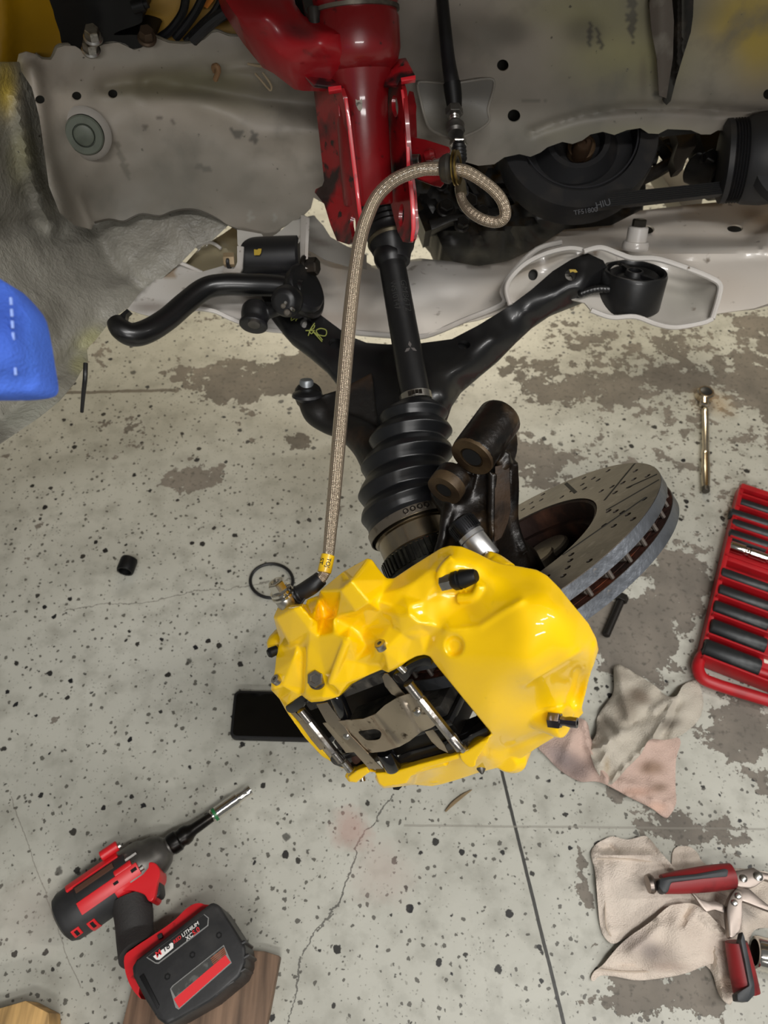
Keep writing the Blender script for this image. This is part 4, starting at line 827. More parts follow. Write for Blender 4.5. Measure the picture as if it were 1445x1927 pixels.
for (u, v, r) in ((538, 570, .0026), (549, 581, .0026), (533, 576, .0030), (540, 588, .0036)):
    mb = MB(); lathe(mb, P(u, v, .838), CV(-.15, -.1, 1), [(-.006, r), (.001, r), (.002, r*.6)], 16); mb.build('rivet', STEEL if u > 535 and v < 585 else mat('dusty_rivet', '5c564e', .5, .3), lk)
mb = MB(); lathe(mb, P(478, 609, .853), CV(-.05, -1, .45), [(-.004, .007), (.002, .007), (.003, .003)], 20); mb.build('centre_pin', GREYMET, lk)
# ------------------------------------------------------------------ steering knuckle
kn = thing('steering_knuckle', 'oily cast iron knuckle with two bare bolt eyes above the yellow caliper', 'knuckle', P(920, 960, .71))
EA = CV(.50, .66, -.45).normalized()            # the eye bores run up and away to the right
def eye(mb, c, r, L, hole):
    return lathe(mb, c, EA, [(0, r*.97), (.002, r), (L-.004, r), (L, r*.86)], 40)
e1c = P(888, 860, .655); e2c = P(836, 922, .660)
n0 = CV(-.5576, .8186, .1376).normalized(); K = MB()
eye(K, e1c, .0205, .058, 0)
eye(K, e2c, .0165, .022, 0)
# web and column down to the hub carrier
def slab(pts, ds_, back): prism(K, [P(a, b, d) for (a, b), d in zip(pts, ds_)], back)
kol = smooth2([(868, 866), (895, 878), (925, 845), (952, 812), (972, 815), (974, 848), (968, 875), (968, 935), (976, 943), (969, 958), (970, 990), (982, 1020), (996, 1062), (990, 1092), (930, 1085), (870, 1060), (815, 1064), (820, 1030), (833, 1000), (836, 980), (828, 958), (812, 930), (822, 900), (850, 888)], 3)
kt = TPS([(868, 866, .672), (962, 850, .676), (955, 812, .690), (900, 900, .674), (870, 950, .668), (850, 1000, .664), (820, 1060, .670), (835, 990, .666), (930, 930, .666), (945, 900, .668), (945, 980, .674), (905, 980, .676), (836, 930, .676), (812, 930, .68), (835, 900, .68), (968, 940, .684), (990, 1060, .69), (930, 1070, .682), (880, 1030, .672), (926, 1000, .668), (964, 985, .686)])
sheet(K, kol, lambda V: [P(a, b, q) for (a, b), q in zip(V, relief(V, kt(V), [([(927, 890), (926, 985), (930, 1050)], 4, -.005), ([(963, 870), (965, 985), (982, 1040)], 4, -.005), ([(944, 885), (942, 990)], 8, .004), ([(842, 960), (838, 1000), (826, 1050)], 5, -.004)]))], FW*.034, 5)
if 0: slab([(862, 888), (880, 898), (905, 905), (930, 900), (945, 960), (955, 1020), (1000, 1062), (985, 1090), (930, 1080), (880, 1050), (850, 1040), (815, 1060), (822, 1010), (835, 985), (833, 965), (835, 950), (812, 930), (832, 880)], [.672]*18, FW*.030)
if 0: slab([(918, 875), (945, 868), (966, 855), (968, 920), (968, 990), (985, 1030), (995, 1062), (950, 1080), (925, 1055), (922, 985)], [.662, .665, .672, .685, .69, .69, .69, .68, .665, .66], FW*.028)
tube(K, [P(868, 892, .672), P(862, 930, .676), P(850, 950, .676), P(840, 975, .668), P(834, 1010, .665), P(822, 1050, .668)], [.012, .012, .009, .006, .005, .005], 12, 5)
tube(K, [P(927, 890, .662), P(926, 930, .664), P(926, 985, .668), P(930, 1050, .672)], .0045, 10, 4)
tube(K, [P(964, 870, .672), P(966, 920, .682), P(966, 985, .688), P(985, 1040, .69)], .0055, 10, 4)
slab([(966, 935), (975, 942), (968, 955), (962, 955)], [.69]*4, FW*.02)
lathe(K, P(950, 1075, .722), -n0, [(-.03, .030), (.0, .036), (.02, .034)], 36)
box(K, P(935, 818, .668), RT*.012, EA*.014, FW*.010)
lathe(K, P(910, 795, .665), CV(-.4, .5, .8), [(-.006, .009), (0, .008), (.002, .005)], 18)
tube(K, [P(905, 862, .648), P(925, 840, .655), P(945, 820, .668), P(962, 805, .682)], [.007, .009, .008, .006], 12, 4)
tube(K, [P(952, 850, .668), P(948, 872, .668), P(938, 890, .667)], [.004, .007, .003], 12, 3)
K.fuse('knuckle_casting', DARKIRON, kn, .0017, 3)
for c, r, hr in ((e1c, .0202, .0112), (e2c, .0165, .0085)):
    mb = MB(); ring(mb, c-EA*.0012, EA, [(0, hr), (0, r*.98), (.0025, r), (.010, r), (.010, hr)], 44); mb.build('bolt_eye_face', BARE, kn)
    mb = MB(); lathe(mb, c-EA*.0004, EA, [(0, hr*1.0), (.0002, hr*1.0)], 40)
    mb = MB(); ring(mb, c-EA*.0006, EA, [(0, hr*.86), (0, hr*1.01), (.009, hr*1.01), (.009, hr*.86)], 40); mb.build('bolt_bore', mat('dark_bore', '2a2218', .45, .5, noise=[(60, '564630', .5, .7)]) if 'dark_bore' not in MATS else MATS['dark_bore'], kn)
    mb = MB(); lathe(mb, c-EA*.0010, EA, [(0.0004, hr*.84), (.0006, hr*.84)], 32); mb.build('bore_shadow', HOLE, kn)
# rusty web panel between the two ribs
dsheet('web_face', [(932, 878), (958, 872), (961, 960), (955, 985), (943, 1012), (930, 1020)], [(932, 878, .660), (958, 872, .665), (930, 1020, .6625), (955, 985, .672), (945, 940, .664)], mat('brown_scaled_web', '382819', .6, .2, noise=[(40, '241a12', .45, .65)], bump=[(90, .5)]), kn, .003, 6)
# steering arm and stud at the lower left of the boot
mb = MB(); tube(mb, [P(578, 748, .86), P(595, 775, .855), P(620, 795, .85), P(655, 806, .84), P(700, 840, .82), P(740, 900, .79)], [.012, .016, .014, .016, .022, .028], 18, 6)
prism(mb, [P(608, 742, .85), P(640, 732, .85), P(700, 700, .86), P(720, 860, .82), P(690, 870, .81), P(655, 812, .83), P(600, 790, .84), P(585, 770, .85)], FW*.015)
lathe(mb, P(580, 742, .862), CV(.05, .6, .6), [(-.012, .014), (0, .0165), (.006, .0155), (.010, .012)], 28)
prism(mb, [P(690, 860, .80), P(712, 850, .80), P(735, 1000, .765), P(760, 1050, .755), P(745, 1072, .755), P(722, 1040, .76), P(694, 1010, .765), P(688, 960, .775)], FW*.02)
mb.fuse('steering_arm', mat('dark_cast_arm', '171513', .42, .1, noise=[(16, '3b2a1c', .58, .75)], bump=[(60, .4)]), kn, .0022, 3)
mb = MB(); lathe(mb, P(577, 730, .862), CV(0, 1, .5), [(-.004, .0085), (.008, .0082), (.010, .0068)], 20)
mb.build('ball_stud', mat('pale_grey_stud', '8b8f92', .4, .7), kn)
mb = MB(); lathe(mb, P(578, 745, .850), CV(0, 1, .5), [(-.006, .010), (0, .0175), (.003, .0165), (.006, .010)], 30); mb.build('dust_boot', RUBBER, kn)
# sensor plug: knurled black collar and silver sleeve
SD = CV(.52, -.70, .25).normalized(); s0 = P(868, 985, .640)
mb = MB(); lathe(mb, s0-SD*.004, SD, [(0, .0095), (.002, .0125), (.010, .0128), (.016, .0120), (.017, .010)], 36)
x, y, _ = basis(SD)
for k in range(36):
    an = 2*PI*k/36; rd = x*math.cos(an)+y*math.sin(an); box(mb, s0+SD*.005+rd*.0126, SD.cross(rd)*.0004, SD*.005, rd*.0006)
mb.build('sensor_collar', mat('dark_knurled_metal', '3a3a3c', .3, .9), kn)
mb = MB(); lathe(mb, s0+SD*.012, SD, [(0, .0118), (.004, .0120), (.005, .0112), (.026, .0112), (.027, .0105)], 36); mb.build('sensor_sleeve', mat('satin_aluminium', 'c8c8c8', .35, .9, bump=[(90, .05)]), kn)
# ------------------------------------------------------------------ brake disc
n_in = CV(-.5576, .8186, .1376).normalized(); e1 = CV(.826, .564, 0); e1 = (e1-n_in*e1.dot(n_in)).normalized(); e2 = n_in.cross(e1)
if e2.dot(FW) > 0: e2 = -e2
RC = CAM + CV(.1185, -.0426, -.7227)
bd = thing('brake_disc', 'drilled and grooved ventilated brake disc with rusty core behind the yellow caliper', 'brake disc', RC-n_in*.016)
DISC = mat('dull_disc_face', '7d756c', .33, .85, noise=[(20, '4d463f', .45, .7), (90, '97908a', .62, .75), (6, '5c554d', .4, .7)], bump=[(14, .12), (120, .1)])
RIM = mat('cast_disc_rim', '70747a', .42, .8, noise=[(30, '4c4e52', .5, .7), (60, '9a8f80', .66, .74)], bump=[(160, .3)])
def dpos(r, a, h): return RC+(e1*math.cos(a)+e2*math.sin(a))*r+n_in*h
def annulus(name, h0, h1, ri, ro, m, holes=True, slots=True):
    """friction ring with real drilled holes, filled in the disc's own plane"""
    hl = []
    if holes:
        for g in range(10):
            a0 = g*2*PI/10
            for j, (r, da) in enumerate([(.112, .0), (.121, .07), (.130, .14), (.139, .21), (.118, .26), (.132, .32), (.148, .06), (.150, .30)]):
                hl.append([(r*math.cos(a0+da)+.0030*math.cos(t), r*math.sin(a0+da)+.0030*math.sin(t)) for t in [2*PI*k/10 for k in range(10)]])
    ol = [(ro*math.cos(2*PI*k/160), ro*math.sin(2*PI*k/160)) for k in range(160)]
    il = [(ri*math.cos(2*PI*k/90), ri*math.sin(2*PI*k/90)) for k in range(90)]
    mb = MB(); V = sheet(mb, ol, lambda V: [RC+e1*a+e2*b+n_in*h1 for a, b in V], n_in*(h0-h1), 1.0, [il]+hl, grid=False)
    return mb.build(name, m, bd, 40)
annulus('inner_friction_ring', -.0115, 0, .098, .160, DISC)
o = annulus('outer_friction_ring', -.032, -.0205, .098, .160, DISC, holes=False)
for h0, h1 in ((-.0113, -.0006), (-.0318, -.0207)):
    mb = MB(); ring(mb, RC, n_in, [(h0, .1597), (h0, .1603), (h1, .1603), (h1, .1597)], 160); mb.build('rim_band', RIM, bd)
mb = MB(); ring(mb, RC, n_in, [(-.0207, .098), (-.0207, .150), (-.0200, .150), (-.0200, .098)], 96); ring(mb, RC, n_in, [(-.0122, .098), (-.0122, .1585), (-.0114, .1585), (-.0114, .098)], 96); mb.build('vent_wall', RUST, bd)
mb = MB(); ring(mb, RC, n_in, [(-.0212, .098), (-.0212, .156), (-.0204, .1595), (-.0204, .098)], 120); mb.build('rust_film', RUST, bd)
vane = MATS['dirty_vane'] if 'dirty_vane' in MATS else mat('dirty_vane', '57504a', .6, .4, noise=[(60, '3a2418', .5, .7)], bump=[(100, .4)])
v0 = None
for k in range(44):
    a = 2*PI*k/44; mb = MB()
    p = [dpos(.104, a+.06, -.0115), dpos(.156, a, -.0115)]; tgo = (e2*math.cos(a)-e1*math.sin(a))*.0016
    tube(mb, [dpos(.1555, a, -.0112), dpos(.1555, a, -.0208)], .0019, 8, 0)
    tube(mb, [dpos(.1535, a+.004, -.0160), dpos(.128, a+.03, -.0160), dpos(.104, a+.06, -.0160)], .0030, 6, 0)
    mb.build('vane', vane, bd)
# grooves cut in the face, as dark inlaid channels
mb = MB()
for (A_, B_) in (((1194, 872), (1137, 941)), ((1064, 909), (1083, 927)), ((1246, 899), (1140, 960)), ((1215, 935), (1058, 1044)), ((1236, 892), (1178, 918))):
    a = PP(*A_, RC, n_in, .0002); b = PP(*B_, RC, n_in, .0002); w = (b-a).cross(n_in).normalized()*(.0011 if A_ != (1064, 909) else .002)
    for p in (a, b): pass
    a = RC+(a-RC)*min(1, .1585/(a-RC).length)
    prism(mb, [a-w, b-w, b+w, a+w], -n_in*.0004)
mb.build('face_groove', mat('dark_groove', '1c1a18', .6), bd)
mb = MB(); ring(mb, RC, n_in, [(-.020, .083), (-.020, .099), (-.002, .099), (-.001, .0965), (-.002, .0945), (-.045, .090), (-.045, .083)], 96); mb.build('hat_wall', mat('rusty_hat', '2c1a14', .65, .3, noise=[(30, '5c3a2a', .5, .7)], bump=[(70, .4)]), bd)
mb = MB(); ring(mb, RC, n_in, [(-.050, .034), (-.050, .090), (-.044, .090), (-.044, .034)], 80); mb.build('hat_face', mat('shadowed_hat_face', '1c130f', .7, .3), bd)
hb = P(1018, 1050, .735)
mb = MB(); lathe(mb, P(1015, 1052, .750), n_in, [(-.012, .0175), (.002, .0175), (.004, .016)], 30); mb.build('wheel_stud', mat('pale_stud', '9b9284', .35, .8, noise=[(60, '6b6254', .5, .7)]), bd)
mb = MB(); lathe(mb, P(1025, 1035, .765), n_in, [(-.004, .026), (.0, .026), (.002, .024)], 40); mb.build('hub_disc', mat('pale_hub_face', '8f887c', .4, .6), bd)
# ------------------------------------------------------------------ pipe from above and braided hose
bh = thing('brake_hose', 'braided steel brake hose looping from the strut bracket down to the caliper', 'brake hose', P(650, 700, .70))
def braid_mat():
    m = bpy.data.materials.new('braided_steel_hose'); m.use_nodes = True; N = m.node_tree.nodes; L = m.node_tree.links; b = N['Principled BSDF']
    b.inputs['Metallic'].default_value = .75; b.inputs['Roughness'].default_value = .28; b.inputs['Coat Weight'].default_value = .6
    uv = N.new('ShaderNodeUVMap'); uv.uv_map = 'UVMap'; s = N.new('ShaderNodeSeparateXYZ'); L.new(uv.outputs[0], s.inputs[0])
    def mt(op, a, c):
        x = N.new('ShaderNodeMath'); x.operation = op
        for i, q in enumerate((a, c)):
            if q is None: continue
            if isinstance(q, (int, float)): x.inputs[i].default_value = q
            else: L.new(q, x.inputs[i])
        return x.outputs[0]
    A = mt('MULTIPLY', s.outputs[0], 2*PI*12); B = mt('MULTIPLY', s.outputs[1], 2*PI*420)
    w1 = mt('SINE', mt('ADD', A, B), None); w2 = mt('SINE', mt('SUBTRACT', A, B), None); h = mt('MULTIPLY', w1, w2)
    w3 = mt('SINE', mt('MULTIPLY', s.outputs[1], 2*PI*640), None)
    r = N.new('ShaderNodeMapRange'); r.inputs[1].default_value = -1; r.inputs[2].default_value = 1; L.new(h, r.inputs[0])
    mx = N.new('ShaderNodeMix'); mx.data_type = 'RGBA'; L.new(r.outputs[0], mx.inputs[0]); mx.inputs[6].default_value = lin('8a7763'); mx.inputs[7].default_value = lin('dccbb4')
    L.new(mx.outputs[2], b.inputs['Base Color'])
    bp = N.new('ShaderNodeBump'); bp.inputs['Strength'].default_value = .5; bp.inputs['Distance'].default_value = .0008; L.new(mt('ADD', h, mt('MULTIPLY', w3, .3)), bp.inputs['Height']); L.new(bp.outputs[0], b.inputs['Normal'])
    return m
BRAID = braid_mat(); MATS['braid'] = BRAID
hp = [(842, 318, .70), (800, 318, .70), (765, 328, .70), (735, 344, .70), (708, 372, .70), (690, 410, .695), (678, 450, .69), (668, 510, .685), (661, 570, .68), (654, 640, .67), (648, 710, .66), (641, 790, .65), (634, 870, .635), (628, 940, .62), (622, 1000, .61), (617, 1050, .60), (611, 1078, .597), (600, 1094, .596), (592, 1102, .598)]
def wr(w, d): return w*d/F_PX/2
hw = [24, 24, 25, 25, 25, 26, 26, 26, 27, 27, 27, 27, 27, 26, 24, 22, 20, 19, 18]
tube_obj('braided_line', [P(*p) for p in hp], [wr(w, p[2]) for w, p in zip(hw, hp)], BRAID, bh, 20, 8)
lp_ = [(864, 352, .76), (870, 378, .757), (885, 398, .75), (908, 413, .742), (935, 418, .735), (950, 407, .728), (948, 385, .722), (935, 364, .716), (912, 344, .71), (880, 324, .703), (852, 318, .70)]
tube_obj('braided_line', [P(*p) for p in lp_], [wr(w, p[2]) for w, p in zip([18, 18, 20, 20, 21, 22, 22, 22, 22, 23, 23], lp_)], BRAID, bh, 20, 8)
gx = CV(1, -.05, .35).normalized(); g = P(848, 317, .70)
mb = MB(); ring(mb, g-gx*.009, gx, [(0, .0075), (0, .0105), (.003, .0125), (.007, .0135), (.010, .0110), (.013, .0120), (.016, .0120), (.016, .0075)], 36); mb.build('grommet', mat('grommet_rubber', '2b2823', .5, noise=[(40, '4a4130', .5, .7)]), bh)
for k, rr_ in ((.0035, .0158), (.0065, .0152)):
    mb = MB(); ring(mb, g+gx*k, gx, [(0, .0105), (0, rr_), (.0012, rr_), (.0012, .0105)], 44); mb.build('retaining_ring', BRASS, bh)
tA, tB = P(617.5, 1044, .600), P(610, 1077, .597)
YT = mat('yellow_hose_tag', 'e2b81a', .35, coat=.3, noise=[(40, 'c79a10', .5, .7)])
mb = MB(); lathe(mb, tA, tB-tA, [(0, .0050), (.0004, .0056), ((tB-tA).length, .0056), ((tB-tA).length+.0004, .005)], 30); tg_ = mb.build('hose_tag', YT, bh)
td = (tB-tA).normalized(); ts = (RT-td*RT.dot(td)).normalized(); to_ = ts.cross(td); to_ = to_ if to_.dot(FW) < 0 else -to_
def on_tag(off, al): return lambda x, y: tA+td*(al+x)+(ts*math.sin((y)/.0057+off)+to_*math.cos((y)/.0057+off))*.0058
INKB = mat('black_print', '1c1810', .6)
text_obj('ST', 'tag_print', (0, 0, 0), RT, UP, .0052, INKB, bh, fn=on_tag(-1.0, .004), bold=.02)
text_obj('TOJ', 'tag_print', (0, 0, 0), RT, UP, .0048, INKB, bh, fn=on_tag(.10, .003), bold=.02)
mb = MB(); tube(mb, [P(604, 1088, .597), P(590, 1100, .598), P(575, 1110, .60), P(560, 1118, .602)], [.0062, .0070, .0070, .0066], 20, 5)
for k in range(4): c = P(563-k*5.5, 1117+k*3.5, .602); lathe(mb, c, P(540, 1130, .602)-P(560, 1118, .602), [(0, .0075), (.0012, .0075)], 24)
mb.build('fitting_sleeve', RUBBER, bh)
bj = P(538, 1127, .600); bjd = CV(-.42, .80, .42).normalized()
mb = MB(); lathe(mb, bj-bjd*.006, bjd, [(0, .008), (.003, .0088), (.009, .0088), (.011, .008)], 30); mb.build('banjo_ring', STEEL, bh)
mb = MB(); lathe(mb, bj+bjd*.004, bjd, [(0, .0098), (.0018, .0098)], 30); lathe(mb, bj+bjd*.0055, bjd, [(0, .0075), (.002, .0092), (.004, .0092), (.005, .007)], 30); lathe(mb, bj+bjd*.010, bjd, [(0, .0072), (.0075, .0072), (.0082, .0062), (.0082, .0045), (.006, .004)], 6); mb.build('banjo_bolt', CHROME, bh)
mb = MB(); lathe(mb, bj-bjd*.010, bjd, [(0, .0070), (.005, .0080)], 28); mb.build('banjo_washer', mat('brass_washer', 'c9b27a', .3, .9), bh)
mb = MB(); tube(mb, [bj+bjd*-.006+CV(-.006, 0, .002), bj+CV(.002, -.011, .004), bj+CV(.010, -.006, .004), (bj+CV(.016, .002, .002))], .0012, 8, 5); mb.build('locating_wire', RUBBER, bh)
# pipe from above through the welded bracket
pp = thing('brake_pipe', 'black sleeved brake pipe coming down through the grey bracket beside the red strut', 'pipe', P(855, 240, .78))
mb = MB(); tube(mb, [P(829, -40, .76), P(836, 40, .765), (P(843, 110, .772)), P(851, 160, .776)], [wr(22, .76), wr(24, .76), wr(26, .77), wr(30, .775)], 20, 4); mb.build('sleeve', RUBBER, pp)
mb = MB(); tube(mb, [P(850, 156, .776), P(853, 180, .779), P(855, 202, .781)], [wr(33, .776), wr(32, .779), wr(28, .781)], 20, 3); mb.build('rubber_end', BLACKP, pp)
pd = CV(.04, -1, .2).normalized(); p0 = P(854, 203, .780)
mb = MB(); lathe(mb, p0, pd, [(0, .0086), (.001, .0092), (.008, .0092), (.0085, .0085)], 6); mb.build('union_nut', GREYMET, pp)
mb = MB(); lathe(mb, p0+pd*.008, pd, [(0, .0045)]+[(.001+i*.0015, .0055 if i % 2 else .0047) for i in range(8)]+[(.014, .0052)], 24); mb.build('threaded_stub', STEEL, pp)
mb = MB(); lathe(mb, p0+pd*.018, pd, [(0, .0075), (.003, .0098), (.006, .0092), (.010, .0098), (.013, .0080)], 28); mb.build('collar', GREYMET, pp)
mb = MB(); lathe(mb, P(862, 262, .79), pd, [(0, .0085), (.006, .0095), (.007, .0088)], 6); mb.build('lock_nut', STEEL, pp)
q0 = P(863, 272, .785)
mb = MB(); lathe(mb, q0, pd, [(0, .0065)]+[(.002+i*.0022, .0078 if i % 2 else .0062) for i in range(9)]+[(.024, .0058), (.05, .0056), (.052, .0072), (.058, .0072)], 26); mb.build('ribbed_boot', RUBBER, pp)
mb = MB(); tube(mb, [q0+pd*.055, P(866, 345, .762), P(868, 366, .758)], [.0052, .0056, .0058], 20, 3); mb.build('hose_ferrule', mat('brass_ferrule', '6f6652', .4, .6), pp)
# ------------------------------------------------------------------ brake caliper
CO = CAM + CV(.037, -.118, -.560); CN = CV(-.389, -.405, .823).normalized()
CT = (e1*.83+e2*.55); CT = (CT-CN*CT.dot(CN)).normalized(); CX = -n_in
cal = thing('brake_caliper', 'glossy yellow four-piston brake caliper with exposed pads and pins', 'brake caliper', CO)
def cp(u, v, h=0.0): return PP(u, v, CO, CN, h*.001)
outl = [(514, 1162, -2), (523, 1141, -10), (545, 1138, -6), (569, 1136, 2), (577, 1128, -22), (598, 1120, -24), (600, 1113, 2), (645, 1076, -12), (691, 1050, -28), (700, 1053, -28), (712, 1070, -24), (727, 1088, -20), (741, 1088, -22), (777, 1064, -26), (812, 1042, -30), (830, 1031, -30), (847, 1026, -29),
        (869, 1028, -29), (888, 1036, -30), (905, 1044, -32), (922, 1053, -33), (941, 1060, -33), (980, 1066, -32), (1010, 1072, -30), (1030, 1083, -28), (1052, 1105, -25), (1077, 1136, -22), (1107, 1172, -22), (1122, 1200, -24), (1127, 1221, -26), (1120, 1245, -27), (1112, 1267, -30), (1104, 1300, -36), (1096, 1330, -40), (1098, 1342, -40), (1081, 1360, -38), (1062, 1375, -36), (1043, 1388, -34),
        (1015, 1405, -34), (985, 1424, -34), (950, 1442, -34), (905, 1453, -34), (870, 1465, -36), (833, 1476, -38), (811, 1480, -38), (780, 1477, -36), (750, 1481, -22), (721, 1484, -20), (712, 1476, -18), (705, 1464, -14), (709, 1454, -12), (694, 1453, -16), (682, 1464, -15), (671, 1473, -14), (656, 1472, -14), (648, 1461, -12), (655, 1449, -10), (644, 1446, -22),
        (605, 1423, -26), (572, 1387, -24), (541, 1343, -20), (525, 1315, -12), (509, 1298, -4), (510, 1285, -3), (516, 1266, -6), (520, 1230, -14), (526, 1205, -16)]
wind = [(536, 1332, -14), (541, 1326, -8), (567, 1308, -2), (572, 1313, 2), (585, 1322, 4), (608, 1320, 6), (637, 1311, 6), (650, 1299, 4), (660, 1288, 3), (690, 1272, 3), (718, 1260, 3), (730, 1266, 6), (752, 1255, 6), (768, 1243, 4), (783, 1235, 4), (798, 1232, 4), (809, 1235, 5), (816, 1246, 6), (926, 1381, -4), (905, 1392, -8), (890, 1402, -10), (880, 1413, -12), (870, 1417, -12),
        (856, 1420, -12), (838, 1419, -14), (800, 1428, -18), (765, 1432, -20), (735, 1448, -14), (712, 1452, -12), (690, 1443, -20), (671, 1441, -18), (655, 1444, -18), (630, 1438, -24), (613, 1418, -26), (585, 1385, -26), (561, 1357, -24)]
inn = [(545, 1212, -1), (552, 1145, 10), (566, 1139, 9), (589, 1166, 7), (582, 1186, 7), (518, 1164, 1), (598, 1170, 2), (577, 1136, -20), (600, 1126, -22), (625, 1158, -20), (608, 1166, -18), (628, 1163, 2), (633, 1165, -2), (604, 1118, 1), (641, 1110, 15), (661, 1093, 16), (690, 1056, -22), (722, 1092, -16), (696, 1135, 15), (670, 1151, 14), (632, 1159, 3), (738, 1094, -18), (708, 1130, 2), (688, 1146, 4),
       (543, 1221, -10), (560, 1213, -5), (528, 1212, -14), (572, 1214, -2), (582, 1208, 3), (598, 1198, 4), (628, 1192, 8), (637, 1196, 9), (652, 1200, 12), (656, 1200, 12), (623, 1284, 11), (614, 1288, 3), (630, 1200, 8), (612, 1270, 4), (577, 1230, 3), (574, 1300, 2), (590, 1250, 3), (605, 1240, 3), (570, 1230, -6), (568, 1296, -6), (552, 1240, 0), (532, 1290, 0), (516, 1296, 0), (550, 1300, -2), (562, 1306, -4), (540, 1322, -8),
       (585, 1316, 6), (606, 1312, 9), (640, 1303, 9), (655, 1284, 8), (650, 1240, 6), (680, 1200, -3), (690, 1215, -4), (660, 1180, -2), (672, 1160, 0), (690, 1180, -4), (668, 1245, 2), (715, 1250, 2), (690, 1250, 0), (700, 1229, 4), (704, 1222, 9), (715, 1208, 10), (722, 1224, 13), (735, 1212, 12), (752, 1222, 9), (750, 1248, 9), (731, 1262, 9), (705, 1234, 8), (762, 1236, 5),
       (735, 1175, 4), (750, 1160, 10), (770, 1157, 12), (787, 1172, 11), (789, 1190, 7), (775, 1200, 6), (755, 1192, 9), (715, 1150, 0), (740, 1140, 3), (768, 1140, 6), (790, 1150, 3), (720, 1115, -6), (750, 1110, -6), (780, 1095, -8), (805, 1075, -12), (820, 1055, -18), (842, 1045, -20), (848, 1052, -8), (857, 1074, -6), (870, 1046, -18), (900, 1062, -16), (903, 1052, -22), (925, 1085, -12), (890, 1110, -12), (862, 1115, -14), (832, 1112, -10), (825, 1088, -8), (838, 1072, -5), (868, 1072, -8), (885, 1085, -10), (893, 1125, -4),
       (830, 1130, -4), (800, 1130, -2), (760, 1120, -3), (808, 1195, 2), (834, 1181, 6), (846, 1174, 7), (870, 1180, 8), (902, 1176, 8), (937, 1152, 7), (978, 1128, 5), (850, 1160, 0), (880, 1160, 0), (930, 1130, 0), (960, 1105, -8), (1000, 1100, -14), (1030, 1115, -8), (1060, 1140, -6), (1085, 1170, -8), (1095, 1200, -8), (1098, 1215, -8), (990, 1090, -20), (1045, 1118, -14), (1090, 1165, -14), (1112, 1205, -14),
       (820, 1215, 8), (840, 1240, 12), (870, 1210, 12), (900, 1240, 16), (950, 1200, 16), (1000, 1160, 12), (1050, 1170, 6), (1040, 1220, 12), (960, 1270, 18), (890, 1290, 12), (920, 1325, 10), (1000, 1275, 16), (1093, 1225, -2), (1075, 1240, 2), (1000, 1285, 6), (925, 1345, 6), (1040, 1290, -8), (1075, 1262, -10), (990, 1320, -6), (940, 1368, -4), (1020, 1330, -16), (1060, 1290, -20), (1090, 1270, -24), (1072, 1312, -30), (1040, 1330, -18), (1062, 1332, -20), (1030, 1352, -18), (1045, 1378, -22), (1000, 1368, -18), (960, 1392, -18), (1000, 1400, -28),
       (880, 1418, -8), (905, 1402, -4), (915, 1422, -6), (895, 1446, -10), (872, 1440, -10), (860, 1430, -14), (866, 1422, -10), (925, 1412, -24), (950, 1405, -28), (910, 1440, -26), (840, 1430, -8), (790, 1441, -9), (752, 1457, -7), (712, 1460, -6), (764, 1468, -10), (770, 1474, -18), (722, 1478, -12), (850, 1436, -14), (800, 1452, -16), (835, 1455, -26), (800, 1470, -32), (680, 1452, -8), (660, 1460, -8), (668, 1446, -12), (560, 1345, -16), (548, 1335, -14)]
allp = np.array([p[:2] for p in outl+wind+inn], float); allh = np.array([p[2] for p in outl+wind+inn], float)
cedges = []
def near(uv): return int(np.argmin(((allp[len(outl)+len(wind):]-np.array(uv))**2).sum(1)))
for a, b in (((545, 1212), (518, 1164)), ((518, 1164), (552, 1145)), ((552, 1145), (582, 1186)), ((566, 1139), (589, 1166)), ((545, 1212), (582, 1186)), ((641, 1110), (661, 1093)), ((661, 1093), (696, 1135)), ((696, 1135), (670, 1151)), ((670, 1151), (641, 1110)), ((661, 1093), (690, 1056)), ((696, 1135), (722, 1092)), ((641, 1110), (604, 1118)), ((670, 1151), (632, 1159)), ((656, 1200), (623, 1284)), ((577, 1230), (574, 1300)), ((570, 1230), (568, 1296)), ((722, 1224), (731, 1262)), ((834, 1181), (808, 1195)), ((870, 1180), (902, 1176)), ((902, 1176), (937, 1152)), ((937, 1152), (978, 1128)), ((1093, 1225), (1000, 1275)),
             ((840, 1430), (790, 1441)), ((790, 1441), (752, 1457))):
    cedges.append((near(a), near(b)))
def calfn(V):
    out = []
    for a, b in V:
        i = int(np.argmin((allp[:, 0]-a)**2+(allp[:, 1]-b)**2)); out.append(cp(a, b, allh[i]))
    return out
def calback(V, top):
    out = []
    for (a, b), t in zip(V, top):
        d = (t-CAM).dot(FW); out.append(P(a+(800-a)*.035, b+(1260-b)*.035, d+.032))
    return out
